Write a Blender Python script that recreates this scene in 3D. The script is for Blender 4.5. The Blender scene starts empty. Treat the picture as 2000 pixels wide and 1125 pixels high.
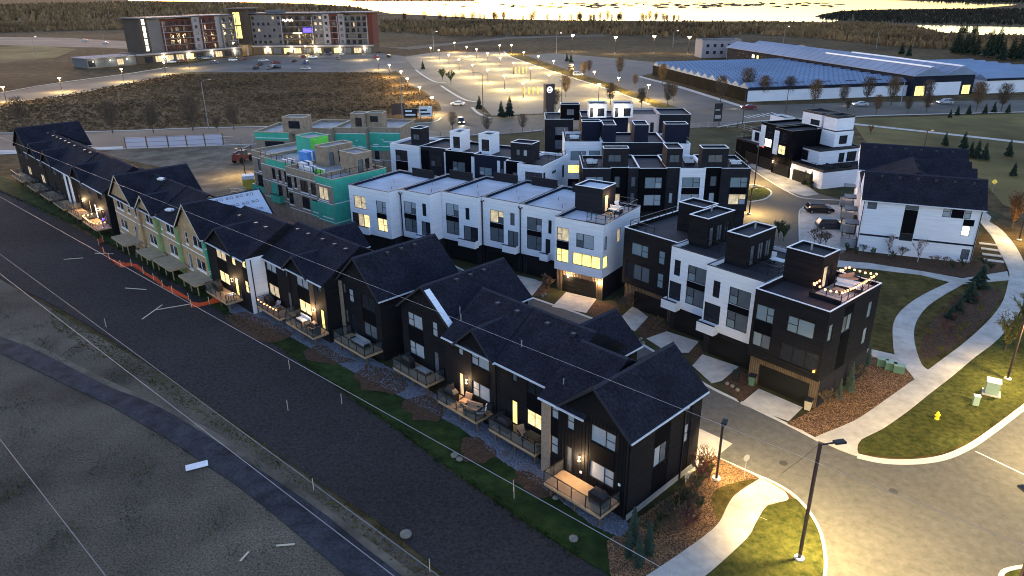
import bpy, math, random
from math import sin, cos, pi, radians, hypot, atan2
from mathutils import Matrix, Vector
RN = random.Random(11)
sc = bpy.context.scene
COL = sc.collection

# ------------------------------------------------------------------ camera, sky, sun, exposure
PITCH, ROLL, CAM_H = radians(22.52), radians(-0.50), 36.0
cp, sp, cr_, sr_ = cos(PITCH), sin(PITCH), cos(ROLL), sin(ROLL)
ax_r = (cr_, sr_, 0.0); ax_h = (sr_*sp, -cr_*sp, cp); ax_u = (sr_*cp, -cr_*cp, -sp)
cam_d = bpy.data.cameras.new('camera'); cam = bpy.data.objects.new('camera', cam_d); COL.objects.link(cam)
cam.matrix_world = Matrix(((ax_r[0], -ax_r[1], -ax_r[2], 0), (ax_h[0], -ax_h[1], -ax_h[2], 0), (ax_u[0], -ax_u[1], -ax_u[2], CAM_H), (0, 0, 0, 1)))
cam_d.sensor_width = 36.0; cam_d.lens = 1407.0/2000*36; cam_d.clip_start = 0.5; cam_d.clip_end = 20000
sc.camera = cam
SUN_EL, SUN_AZ = radians(3.0), radians(-28.0)      # low, out of frame to the left
world = bpy.data.worlds.new('World'); sc.world = world; world.use_nodes = True
wn = world.node_tree.nodes; wl = world.node_tree.links; wn.clear()
sky = wn.new('ShaderNodeTexSky'); sky.sky_type = 'NISHITA'; sky.sun_disc = False
sky.sun_elevation = SUN_EL; sky.sun_rotation = SUN_AZ; sky.altitude = 650; sky.air_density = 1.0; sky.dust_density = 1.0; sky.ozone_density = 1.8
bg = wn.new('ShaderNodeBackground'); bg.inputs[1].default_value = 0.15
wo = wn.new('ShaderNodeOutputWorld'); wb = wn.new('ShaderNodeMix'); wb.data_type = 'RGBA'; wb.blend_type = 'MULTIPLY'; wb.inputs[0].default_value = 1; wb.inputs[7].default_value = (1.06, .96, 1.12, 1)   # camera white balance
wl.new(sky.outputs[0], wb.inputs[6]); wl.new(wb.outputs[2], bg.inputs[0]); wl.new(bg.outputs[0], wo.inputs[0])
sun_d = bpy.data.lights.new('sun', 'SUN'); sun_d.energy = 0.02; sun_d.angle = radians(12); sun_d.color = (1, .8, .55)
sun = bpy.data.objects.new('sun', sun_d); COL.objects.link(sun)
sun.rotation_euler = (radians(90)-SUN_EL-radians(3), 0, pi-SUN_AZ)
vs = sc.view_settings; vs.view_transform = 'Standard'; vs.look = 'None'; vs.gamma = 1.0; vs.use_curve_mapping = False
vs.exposure = 2.85
sc.cycles.use_denoising = True; sc.cycles.max_bounces = 5; sc.cycles.diffuse_bounces = 3
sc.cycles.filter_width = 1.05; sc.cycles.use_light_tree = True; sc.cycles.sample_clamp_indirect = 4.0
LAMP = 0.33      # scales every electric lamp
LITE = 0.27      # scales lit windows

# ------------------------------------------------------------------ materials
MATS = {}
def mat(name, c, rough=.8, var=.2, nsc=1.5, bump=0., bsc=30., wave=None, metal=0., emit=0., spec=.3, c2=None, nsc2=None, stretch=None, big=(.6, 1.35)):
    """procedural material: noise-varied colour, optional wave relief (axis, period, depth), optional emission"""
    m = bpy.data.materials.new(name); m.use_nodes = True; nt = m.node_tree; n = nt.nodes; l = nt.links
    b = n['Principled BSDF']; b.inputs['Roughness'].default_value = rough; b.inputs['Metallic'].default_value = metal
    b.inputs['Specular IOR Level'].default_value = spec
    tc = n.new('ShaderNodeTexCoord')
    nz = n.new('ShaderNodeTexNoise'); nz.inputs['Scale'].default_value = nsc; nz.inputs['Detail'].default_value = 6; nz.inputs['Roughness'].default_value = .65
    if stretch:
        mp = n.new('ShaderNodeMapping'); mp.inputs['Scale'].default_value = stretch; l.new(tc.outputs['Object'], mp.inputs['Vector']); l.new(mp.outputs[0], nz.inputs['Vector'])
    else: l.new(tc.outputs['Object'], nz.inputs['Vector'])
    rp = n.new('ShaderNodeValToRGB'); rp.color_ramp.elements[0].position = .3; rp.color_ramp.elements[1].position = .7
    lo = tuple(x*(1-var) for x in c)+(1,); hi = (tuple(c2)+(1,)) if c2 else tuple(min(1, x*(1+var)) for x in c)+(1,)
    rp.color_ramp.elements[0].color = lo; rp.color_ramp.elements[1].color = hi
    l.new(nz.outputs['Fac'], rp.inputs[0]); col = rp.outputs[0]
    if nsc2:                                   # second, larger pattern multiplies in
        n2 = n.new('ShaderNodeTexNoise'); n2.inputs['Scale'].default_value = nsc2; n2.inputs['Detail'].default_value = 3
        l.new(tc.outputs['Object'], n2.inputs['Vector'])
        mr = n.new('ShaderNodeMapRange'); mr.inputs[1].default_value = .3; mr.inputs[2].default_value = .7; mr.inputs[3].default_value = big[0]; mr.inputs[4].default_value = big[1]
        l.new(n2.outputs['Fac'], mr.inputs[0])
        mx = n.new('ShaderNodeMix'); mx.data_type = 'RGBA'; mx.blend_type = 'MULTIPLY'; mx.inputs[0].default_value = 1
        l.new(col, mx.inputs[6]); l.new(mr.outputs[0], mx.inputs[7]); col = mx.outputs[2]
    h = None
    if wave:
        w = n.new('ShaderNodeTexWave'); w.wave_type = 'BANDS'; w.bands_direction = wave[0]; w.wave_profile = 'SAW' if wave[0] == 'Z' else 'SIN'
        w.inputs['Scale'].default_value = 2*pi/(20*wave[1]); w.inputs['Distortion'].default_value = 0
        l.new(tc.outputs['Object'], w.inputs['Vector']); h = w.outputs['Fac']
        bp = n.new('ShaderNodeBump'); bp.inputs['Distance'].default_value = wave[2]; bp.inputs['Strength'].default_value = 1.0
        l.new(h, bp.inputs['Height']); l.new(bp.outputs[0], b.inputs['Normal'])
    elif bump:
        nb = n.new('ShaderNodeTexNoise'); nb.inputs['Scale'].default_value = bsc; nb.inputs['Detail'].default_value = 4
        l.new(tc.outputs['Object'], nb.inputs['Vector'])
        bp = n.new('ShaderNodeBump'); bp.inputs['Distance'].default_value = bump; l.new(nb.outputs['Fac'], bp.inputs['Height']); l.new(bp.outputs[0], b.inputs['Normal'])
    l.new(col, b.inputs['Base Color'])
    if emit:
        l.new(col, b.inputs['Emission Color']); b.inputs['Emission Strength'].default_value = emit
    MATS[name] = m; return m
mat('charcoal', (.014, .0137, .016), .75, .45, 1.0, wave=('Z', .18, .03), stretch=(.3, .3, 7), spec=.08)
mat('batten', (.009, .009, .0105), .7, .15, 1.0, spec=.08)
mat('blackpanel', (.0045, .0045, .006), .8, .2, .7, spec=.05)
mat('darkgrey', (.021, .0205, .025), .8, .3, 1.0, wave=('Z', .2, .02), stretch=(.3, .3, 5), spec=.08)
mat('navygrey', (.015, .017, .032), .8, .1, .6, wave=('Z', .2, .01), spec=.08)
mat('white', (.76, .76, .79), .75, .10, 1.0, wave=('Z', .25, .03), stretch=(.2, .2, 5))
mat('stucco', (.74, .74, .78), .85, .10, 1.0, wave=('Z', .3, .02), stretch=(.25, .25, 4), nsc2=.15, big=(.93, 1.05))
mat('pinkish', (.62, .47, .43), .85, .06, .7)  # even pinkish wall colour
mat('tanbrick', (.26, .20, .15), .85, .25, 6, wave=('Z', .09, .01))
mat('woodslat', (.10, .07, .045), .7, .35, 1.2, wave=('X', .22, .05))
mat('shingle', (.0165, .016, .0225), .95, .5, 4.5, c2=(.030, .029, .039), bump=.03, bsc=12, nsc2=.5, spec=.04, big=(.8, 1.2))
mat('ridge', (.036, .035, .046), .9, .3, 4, spec=.05)
mat('membrane', (.42, .44, .48), .8, .12, .35, nsc2=.15)
mat('darkmembrane', (.019, .0185, .024), .8, .25, .5)
mat('trim', (.72, .72, .74), .4, .05, 1)
mat('darktrim', (.03, .03, .035), .4, .1, 1)
mat('gutter', (.60, .60, .62), .4, .05, 1)
mat('frame', (.015, .015, .017), .4, .1, 1)
mat('whiteframe', (.7, .7, .7), .5, .05, 1)
mat('garage', (.010, .0098, .010), .45, .12, .5, wave=('Z', .55, .03))
mat('osb', (.34, .225, .115), .9, .25, 1.3, c2=(.46, .32, .18))
mat('osbgrey', (.24, .175, .125), .9, .2, 1.1, c2=(.33, .25, .18))
mat('greensheath', (.05, .34, .235), .8, .15, .8)
mat('limewrap', (.14, .55, .07), .8, .2, .8)
mat('greenedge', (.10, .28, .10), .8, .2, .8)
mat('tape', (.75, .75, .75), .7, .1, 2)
mat('underlay', (.40, .43, .52), .6, .08, .8)
mat('ink', (.02, .02, .05), .7, .1, 2)
mat('concrete', (.43, .39, .34), .85, .16, 1.2, nsc2=.35, big=(.82, 1.12), bump=.004, bsc=40)
mat('concretedark', (.28, .275, .27), .85, .15, .9, nsc2=.3)
mat('kerb', (.45, .43, .40), .8, .12, 1.5)
mat('asphalt', (.078, .075, .070), .85, .2, 1.6, c2=(.105, .099, .092), nsc2=.07, big=(.85, 1.15), bump=.006, bsc=60)
mat('asphaltdark', (.035, .034, .034), .8, .2, 2)
mat('asphaltold', (.10, .083, .062), .85, .12, 1.5, nsc2=.05)
mat('trail', (.020, .021, .026), .85, .35, 5.0, c2=(.040, .041, .048), nsc2=.6, big=(.6, 1.7), bump=.01, bsc=20, spec=.1)
mat('parking', (.16, .14, .11), .85, .15, .6, nsc2=.06, big=(.8, 1.2))
mat('gravellot', (.12, .105, .09), .9, .2, .3, nsc2=.05)
mat('soil', (.033, .028, .026), .95, .4, 4.0, c2=(.056, .048, .046), nsc2=.05, big=(.8, 1.2), bump=.05, bsc=8.0, spec=.05)
mat('dirt', (.072, .054, .038), .95, .5, 7.0, c2=(.19, .15, .11), nsc2=.09, big=(.5, 1.3), bump=.05, bsc=9.0, spec=.05)
mat('dirtpale', (.13, .105, .075), .95, .3, .5, nsc2=.2, bump=.06, bsc=4, spec=.1)
mat('field', (.060, .039, .018), .95, .5, .25, c2=(.12, .082, .038), nsc2=.018, big=(.6, 1.4), bump=.3, bsc=.8, spec=.05)
mat('fielddark', (.062, .036, .016), .95, .5, .35, c2=(.135, .082, .038), nsc2=.03, big=(.6, 1.4), bump=.3, bsc=1.0, spec=.05)
mat('lawn', (.030, .046, .011), .95, .4, 2.0, c2=(.085, .080, .022), nsc2=.16, big=(.55, 1.45), bump=.08, bsc=16, spec=.05)
mat('lawndry', (.060, .055, .016), .95, .4, 1.2, c2=(.13, .095, .03), nsc2=.25, big=(.6, 1.35), bump=.08, bsc=16, spec=.05)
mat('lawngreen', (.016, .034, .008), .95, .4, .9, c2=(.035, .055, .013), nsc2=.2, bump=.05, bsc=20, spec=.1)
mat('meadow', (.14, .105, .034), .95, .3, .08, c2=(.18, .14, .05), nsc2=.02, spec=.1)
mat('mulch', (.06, .034, .022), .95, .5, 5, c2=(.13, .075, .045), bump=.06, bsc=14, spec=.1)
mat('rock', (.07, .072, .09), .9, .5, 9, c2=(.18, .185, .225), bump=.08, bsc=9)
mat('rockgrain', (.12, .125, .155), .85, .4, 2)
mat('leaflitter', (.24, .13, .06), .9, .45, 1.0)
mat('boulder', (.17, .155, .13), .9, .25, 2)
mat('deckwood', (.34, .235, .14), .7, .2, 1.5)
mat('yard', (.075, .055, .03), .95, .4, .8, c2=(.05, .055, .02), nsc2=.15, bump=.05, bsc=12, spec=.1)
mat('deckwoodshade', (.11, .075, .045), .8, .2, 1.5)  # deck wood darkened: the shade under the decks is put into its colour
mat('rawwood', (.30, .225, .14), .8, .2, 1.5)
mat('lumber', (.5, .42, .3), .8, .15, 2)
mat('rail', (.012, .012, .013), .4, .1, 1)
mat('metalpole', (.05, .032, .028), .5, .1, 1)
mat('greypole', (.25, .25, .25), .5, .1, 1)
mat('blackgear', (.015, .015, .018), .6, .2, 1)
mat('tancushion', (.42, .25, .15), .8, .1, 2)
mat('whitegear', (.65, .65, .65), .6, .1, 2)
mat('green_box', (.07, .14, .11), .5, .1, 1)
mat('palegreen', (.22, .30, .25), .6, .1, 1)
mat('hydrant', (.75, .65, .03), .4, .08, 2)
mat('orange_net', (.65, .10, .035), .8, .25, 3)
mat('bin_tan', (.36, .32, .26), .6, .1, 2)
mat('tyre', (.012, .012, .012), .9, .1, 3)
mat('rim', (.35, .35, .36), .35, .05, 3, metal=.7)
mat('carglass', (.012, .014, .018), .06, .1, 1, spec=.8)
for k, c in dict(black=(.010, .010, .012), dark=(.03, .032, .04), silver=(.40, .41, .43), white=(.65, .65, .66), red=(.18, .015, .015), blue=(.03, .05, .14), grey=(.14, .14, .15)).items():
    mat('paint_'+k, c, .22, .04, 1, spec=.6)
mat('bark', (.075, .058, .045), .9, .3, 4)
mat('birchbark', (.45, .42, .38), .9, .3, 4)
mat('twig', (.085, .060, .042), .9, .3, 2)
mat('twigbrown', (.085, .06, .04), .9, .3, 2)
mat('twigorange', (.13, .08, .04), .9, .3, 2)
mat('leafyellow', (.15, .13, .03), .9, .4, 2)
mat('leaforange', (.20, .085, .03), .9, .4, 2)
mat('leafgreen', (.045, .065, .022), .9, .4, 2)
mat('leafred', (.14, .035, .03), .9, .4, 2)
mat('needle', (.035, .055, .033), .9, .4, 2)
mat('bluespruce', (.06, .085, .065), .9, .3, 2)
mat('woods', (.20, .118, .052), .95, .45, .03, c2=(.34, .21, .10), nsc2=.01)
mat('woodsdark', (.035, .033, .022), .95, .45, .05, c2=(.06, .05, .033))
mat('reed', (.05, .038, .022), .95, .3, 1)
mat('hotelgrey', (.11, .105, .115), .85, .08, .1)
mat('hotellight', (.22, .215, .24), .85, .08, .1)
mat('hoteldark', (.075, .07, .072), .85, .15, .15)
mat('hotelbrown', (.06, .045, .036), .85, .15, .15)
mat('hotelred', (.085, .025, .02), .85, .15, .15)
mat('hotelroof', (.06, .075, .11), .6, .1, .2)
mat('slate', (.11, .11, .12), .85, .1, .2)
mat('ghroof', (.185, .23, .31), .6, .12, .10, nsc2=.03, big=(.85, 1.15), spec=.15)
mat('ghrib', (.10, .12, .17), .7, .1, .2, spec=.1)
mat('ghridge', (.75, .78, .82), .4, .05, .2)
mat('ghwall', (.62, .63, .68), .8, .06, .2)
mat('ghdark', (.018, .021, .03), .8, .2, .3, spec=.05)
mat('ghside', (.014, .014, .013), .9, .4, .15, wave=('Z', 1.1, .12), spec=.02)
mat('brownsign', (.055, .035, .032), .6, .1, .5)
mat('bluewrap', (.08, .25, .62), .5, .25, .9)
mat('machine', (.22, .05, .035), .5, .3, 1)
mat('machinegrey', (.10, .10, .105), .5, .2, 1)
mat('yellowbin', (.42, .34, .04), .6, .15, 1)
mat('wire', (.33, .33, .36), .4, .05, 1)
mat('fencegrey', (.30, .29, .28), .6, .1, 1)
mat('paint_line', (.6, .58, .52), .8, .15, 2)
# window panes: blinds, dark glass, lit rooms
mat('pane_blind', (.34, .37, .40), .18, .10, .6, spec=.6)
mat('pane_teal', (.20, .25, .27), .12, .12, .5, spec=.7)
mat('pane_dark', (.020, .022, .028), .06, .3, .6, spec=.8)
mat('pane_grey', (.11, .125, .14), .10, .25, .5, spec=.7)
mat('pane_lit', (.80, .50, .15), .6, .65, 2.2, emit=1.0*LITE, c2=(1.0, .78, .38))
mat('pane_dim', (.55, .40, .22), .6, .5, 1.8, emit=.40*LITE, c2=(.85, .66, .40))
mat('pane_bright', (.95, .88, .68), .6, .2, .8, emit=1.6*LITE)
mat('pane_yellow', (.85, .62, .12), .6, .5, 1.6, emit=1.1*LITE, c2=(1, .84, .28))
def glow(name, c, s):
    m = bpy.data.materials.new(name); m.use_nodes = True; b = m.node_tree.nodes['Principled BSDF']
    b.inputs['Base Color'].default_value = c+(1,); b.inputs['Emission Color'].default_value = c+(1,); b.inputs['Emission Strength'].default_value = s
    MATS[name] = m
glow('bulb_warm', (1, .62, .28), 1.2); glow('bulb_string', (1, .40, .12), 1.1); glow('bulb_white', (1, .86, .62), 1.6); glow('bulb_red', (1, .06, .03), .6); glow('bulb_orange', (1, .35, .05), .7)
glow('bulb_blue', (.06, .04, 1), .5); glow('bulb_cool', (.9, .93, 1), .9); glow('head_white', (1, .85, .58), 3.0); glow('emblem_white', (.95, .95, 1), .16); glow('sign_yellow', (.8, .55, .08), .05)
def glassmat(name, c, a):
    m = bpy.data.materials.new(name); m.use_nodes = True; b = m.node_tree.nodes['Principled BSDF']
    b.inputs['Base Color'].default_value = c+(1,); b.inputs['Alpha'].default_value = a; b.inputs['Roughness'].default_value = .05
    MATS[name] = m
glassmat('mesh_panel', (.62, .64, .75), .45); glassmat('railglass', (.10, .11, .12), .28); glassmat('netting', (.75, .11, .035), .72)
def water(name):
    m = mat(name, (.05, .055, .06), .07, .05, .01, spec=.9)
    nt = m.node_tree; b = nt.nodes['Principled BSDF']; tc = nt.nodes.new('ShaderNodeTexCoord'); nz = nt.nodes.new('ShaderNodeTexNoise'); nz.inputs['Scale'].default_value = .25; nz.inputs['Detail'].default_value = 4
    bp = nt.nodes.new('ShaderNodeBump'); bp.inputs['Distance'].default_value = .05
    nt.links.new(tc.outputs['Object'], nz.inputs['Vector']); nt.links.new(nz.outputs['Fac'], bp.inputs['Height']); nt.links.new(bp.outputs[0], b.inputs['Normal'])
water('lakewater')

# ------------------------------------------------------------------ mesh helpers
class MB:
    def __init__(s): s.v = []; s.f = []
    def add(s, vs_, fs):
        k = len(s.v); s.v += vs_; s.f += [tuple(i+k for i in f) for f in fs]; return s
    def box(s, x0, x1, y0, y1, z0, z1):
        return s.add([(x0,y0,z0),(x1,y0,z0),(x1,y1,z0),(x0,y1,z0),(x0,y0,z1),(x1,y0,z1),(x1,y1,z1),(x0,y1,z1)],
                     [(0,3,2,1),(4,5,6,7),(0,1,5,4),(1,2,6,5),(2,3,7,6),(3,0,4,7)])
    def bar(s, p, q, w, h=None):        # box beam from p to q
        p, q = Vector(p), Vector(q); d = (q-p).normalized(); h = h or w
        a = d.cross(Vector((0,0,1))); a = a.normalized() if a.length > 1e-4 else Vector((1,0,0)); b = a.cross(d)
        a *= w/2; b *= h/2
        return s.add([tuple(x) for x in (p-a-b,p+a-b,p+a+b,p-a+b,q-a-b,q+a-b,q+a+b,q-a+b)], [(0,1,2,3),(7,6,5,4),(0,4,5,1),(1,5,6,2),(2,6,7,3),(3,7,4,0)])
    def tube(s, p, q, r0, r1, n=6, caps=True):
        p, q = Vector(p), Vector(q); d = (q-p).normalized()
        a = d.cross(Vector((0,0,1))); a = a.normalized() if a.length > 1e-3 else Vector((1,0,0)); b = d.cross(a)
        vv = [tuple(p+(a*cos(2*pi*i/n)+b*sin(2*pi*i/n))*r0) for i in range(n)]+[tuple(q+(a*cos(2*pi*i/n)+b*sin(2*pi*i/n))*r1) for i in range(n)]
        ff = [(i,(i+1)%n,n+(i+1)%n,n+i) for i in range(n)]
        if caps: ff += [tuple(range(n-1,-1,-1)), tuple(range(n,2*n))]
        return s.add(vv, ff)
    def prism(s, pts, z0, z1):          # pts counter-clockwise
        n = len(pts); s.add([(x,y,z0) for x,y in pts]+[(x,y,z1) for x,y in pts], [tuple(range(n,2*n)), tuple(range(n-1,-1,-1))]+[(i,(i+1)%n,n+(i+1)%n,n+i) for i in range(n)]); return s
    def extrude_y(s, pts, y0, y1):      # pts (x,z) closed outline, extruded along y
        n = len(pts); return s.add([(x,y0,z) for x,z in pts]+[(x,y1,z) for x,z in pts], [tuple(range(n)), tuple(range(2*n-1,n-1,-1))]+[(i,n+i,n+(i+1)%n,(i+1)%n) for i in range(n)])
    def extrude_x(s, pts, x0, x1):      # pts (y,z)
        n = len(pts); return s.add([(x0,y,z) for y,z in pts]+[(x1,y,z) for y,z in pts], [tuple(range(n-1,-1,-1)), tuple(range(n,2*n))]+[(i,(i+1)%n,n+(i+1)%n,n+i) for i in range(n)])
    def ball(s, c, r, rz=None, n=6):
        rz = rz or r; vv = []; m = n//2+1
        for j in range(1, m): 
            for i in range(n): t = pi*j/m; vv.append((c[0]+r*sin(t)*cos(2*pi*i/n), c[1]+r*sin(t)*sin(2*pi*i/n), c[2]+rz*cos(t)))
        vv += [(c[0],c[1],c[2]+rz),(c[0],c[1],c[2]-rz)]; T = len(vv)-2; ff = []
        for j in range(m-2):
            for i in range(n): ff.append((j*n+i, (j+1)*n+i, (j+1)*n+(i+1)%n, j*n+(i+1)%n))
        for i in range(n): ff.append((T, i, (i+1)%n)); ff.append((T+1, (m-2)*n+(i+1)%n, (m-2)*n+i))
        return s.add(vv, ff)
    def mesh(s, name, m):
        me = bpy.data.meshes.new(name); me.from_pydata(s.v, [], s.f); me.update()
        me.materials.append(MATS[m]); return me
def link(name, me, parent=None, loc=None, rz=0., scale=None):
    o = bpy.data.objects.new(name, me); COL.objects.link(o)
    if parent: o.parent = parent
    if loc: o.location = loc
    if rz: o.rotation_euler = (0, 0, rz)
    if scale: o.scale = scale
    return o
def ob(name, mb, m, parent=None, loc=None, rz=0., smooth=False):
    me = mb.mesh(name, m)
    if smooth: me.polygons.foreach_set('use_smooth', [True]*len(me.polygons))
    return link(name, me, parent, loc, rz)
def tag(o, label, cat, group=None):
    o['label'] = label; o['category'] = cat
    if group: o['group'] = group
    return o
def thing(name, label, cat, loc=(0,0,0), rz=0., group=None):
    o = bpy.data.objects.new(name, None); COL.objects.link(o); o.location = loc; o.rotation_euler = (0,0,rz); o.empty_display_size = .5
    return tag(o, label, cat, group)
def copy_tree(o, loc, rz=0., label=None, scale=None, parent=None):
    c = o.copy(); COL.objects.link(c); c.parent = parent
    if parent is None:
        c.location = loc; c.rotation_euler = (0,0,rz)
        if scale: c.scale = (scale,)*3
        if label: c['label'] = label
    for ch in o.children: copy_tree(ch, None, parent=c)
    return c
def lamp(kind, loc, energy, color, parent=None, size=.1, cone=150):
    d = bpy.data.lights.new('light', kind); d.energy = energy*LAMP; d.color = color; d.shadow_soft_size = size
    if kind == 'SPOT': d.spot_size = radians(cone); d.spot_blend = .7
    o = bpy.data.objects.new('light', d); COL.objects.link(o); o.location = loc
    if parent: o.parent = parent
    return o
SODIUM = (1.0, .73, .29); WARM = (1.0, .66, .34)

# ------------------------------------------------------------------ ground helpers
def area2(p): return sum(p[i][0]*p[(i+1)%len(p)][1]-p[(i+1)%len(p)][0]*p[i][1] for i in range(len(p)))
def smooth(pts, k=4, closed=False):
    out = []; n = len(pts)
    for i in range(n if closed else n-1):
        p = [pts[(i+j) % n] if closed else pts[max(0, min(n-1, i+j))] for j in (-1, 0, 1, 2)]
        for t in range(k):
            t /= k
            out.append(tuple(.5*((2*p[1][c])+(-p[0][c]+p[2][c])*t+(2*p[0][c]-5*p[1][c]+4*p[2][c]-p[3][c])*t*t+(-p[0][c]+3*p[1][c]-3*p[2][c]+p[3][c])*t**3) for c in (0,1)))
    if not closed: out.append(tuple(pts[-1]))
    return out
def sheet(name, pts, z, m, kind='structure', thick=0.):
    if area2(pts) < 0: pts = pts[::-1]
    mb = MB()
    if thick: mb.prism(pts, z-thick, z)
    else: mb.add([(x,y,z) for x,y in pts], [tuple(range(len(pts)))])
    o = ob(name, mb, m); o['kind'] = kind; return o
def strip(name, pts, w, z0, z1, m, k=4):
    """a band of width w along a polyline, raised from z0 to z1"""
    p = smooth(pts, k) if k > 1 else pts; L = []; Rr = []
    for i in range(len(p)):
        a = p[max(0,i-1)]; b = p[min(len(p)-1,i+1)]; d = hypot(b[0]-a[0], b[1]-a[1]) or 1; nx, ny = -(b[1]-a[1])/d*w/2, (b[0]-a[0])/d*w/2
        L.append((p[i][0]+nx, p[i][1]+ny)); Rr.append((p[i][0]-nx, p[i][1]-ny))
    mb = MB(); n = len(p)
    mb.v = [(x,y,z1) for x,y in L]+[(x,y,z1) for x,y in Rr]+[(x,y,z0) for x,y in L]+[(x,y,z0) for x,y in Rr]
    for i in range(n-1):
        mb.f += [(n+i,n+i+1,i+1,i),(i,i+1,2*n+i+1,2*n+i),(n+i+1,n+i,3*n+i,3*n+i+1)]
    o = ob(name, mb, m); o['kind'] = 'structure'; return o
def inside(pt, poly):
    x, y = pt; c = False; n = len(poly)
    for i in range(n):
        x1, y1 = poly[i]; x2, y2 = poly[i-1]
        if (y1 > y) != (y2 > y) and x < (x2-x1)*(y-y1)/(y2-y1)+x1: c = not c
    return c
def scatter(poly, n, seed=1):
    r = random.Random(seed); xs = [p[0] for p in poly]; ys = [p[1] for p in poly]; out = []; k = 0
    while len(out) < n and k < n*60:
        k += 1; q = (r.uniform(min(xs), max(xs)), r.uniform(min(ys), max(ys)))
        if inside(q, poly): out.append(q)
    return out

# ------------------------------------------------------------------ building helpers: u runs to the left along a facade, v into depth
class Frame:
    def __init__(s, o, ang):
        a = radians(ang); s.o = o; s.u = (sin(a), cos(a)); s.v = (cos(a), -sin(a)); s.rz = atan2(-s.u[1], -s.u[0])
    def pt(s, u, v, z=0.): return (s.o[0]+u*s.u[0]+v*s.v[0], s.o[1]+u*s.u[1]+v*s.v[1], z)
PANE = {}
def pane_mesh(m):
    if m not in PANE: PANE[m] = MB().box(0, 1, 0, .02, 0, 1).mesh('pane', m)
    return PANE[m]
KIND = dict(b='pane_blind', t='pane_teal', d='pane_dark', g='pane_grey', l='pane_lit', i='pane_dim', w='pane_bright', y='pane_yellow')
LAY = dict(S=[(0,1,0,1)], V=[(0,1,0,.48),(0,1,.52,1)], H=[(0,.49,0,1),(.51,1,0,1)], RL=[(0,.60,0,1),(.63,1,0,.48),(.63,1,.52,1)],
           LR=[(.40,1,0,1),(0,.37,0,.48),(0,.37,.52,1)], T=[(0,.32,0,1),(.34,.66,0,1),(.68,1,0,1)], H4=[(i*.25+.01,i*.25+.24,0,1) for i in range(4)], Q=[(0,.49,0,.48),(.51,1,0,.48),(0,.49,.52,1),(.51,1,.52,1)])
FRM = {}
def window(parent, loc, rz, w, h, style='S', kind='b', fmat='frame', name='window'):
    key = (round(w,2), round(h,2), style, fmat); t = .06
    if key not in FRM:
        mb = MB(); mb.box(0,t,0,.09,0,h).box(w-t,w,0,.09,0,h).box(t,w-t,0,.09,0,t).box(t,w-t,0,.09,h-t,h)
        xs = sorted(set(a for a,b,c,d in LAY[style] if a > .01)); 
        for a in xs: mb.box(t+(w-2*t)*(a-.025), t+(w-2*t)*(a-.002), .005, .08, t, h-t)
        for a,b,c,d in LAY[style]:
            if c > .01: mb.box(t+(w-2*t)*a, t+(w-2*t)*b, .01, .08, t+(h-2*t)*(c-.035), t+(h-2*t)*(c-.002))
        FRM[key] = mb.mesh(name, fmat)
    f = link(name, FRM[key], parent, loc, rz)
    for i, (a,b,c,d) in enumerate(LAY[style]):
        k = kind[i % len(kind)]
        link('pane', pane_mesh(KIND[k]), f, (t+(w-2*t)*a, .055, t+(h-2*t)*c), scale=((w-2*t)*(b-a), 1, (h-2*t)*(d-c)))
    return f
def face(mb, P, a0, a1, b0, b1, holes, dep=.12):
    A = sorted(set([a0,a1]+[x for h in holes for x in h[:2]])); B = sorted(set([b0,b1]+[x for h in holes for x in h[2:4]]))
    for i in range(len(A)-1):
        for j in range(len(B)-1):
            ca, cb = (A[i]+A[i+1])/2, (B[j]+B[j+1])/2
            if any(h[0] < ca < h[1] and h[2] < cb < h[3] for h in holes): continue
            mb.add([P(A[i],B[j],0),P(A[i+1],B[j],0),P(A[i+1],B[j+1],0),P(A[i],B[j+1],0)], [(0,1,2,3)])
    for h in holes:
        q = [(h[0],h[2]),(h[1],h[2]),(h[1],h[3]),(h[0],h[3])]
        for i in range(4):
            p, r = q[i], q[(i+1)%4]; mb.add([P(*p,0),P(*p,dep),P(*r,dep),P(*r,0)], [(0,1,2,3)])
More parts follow.
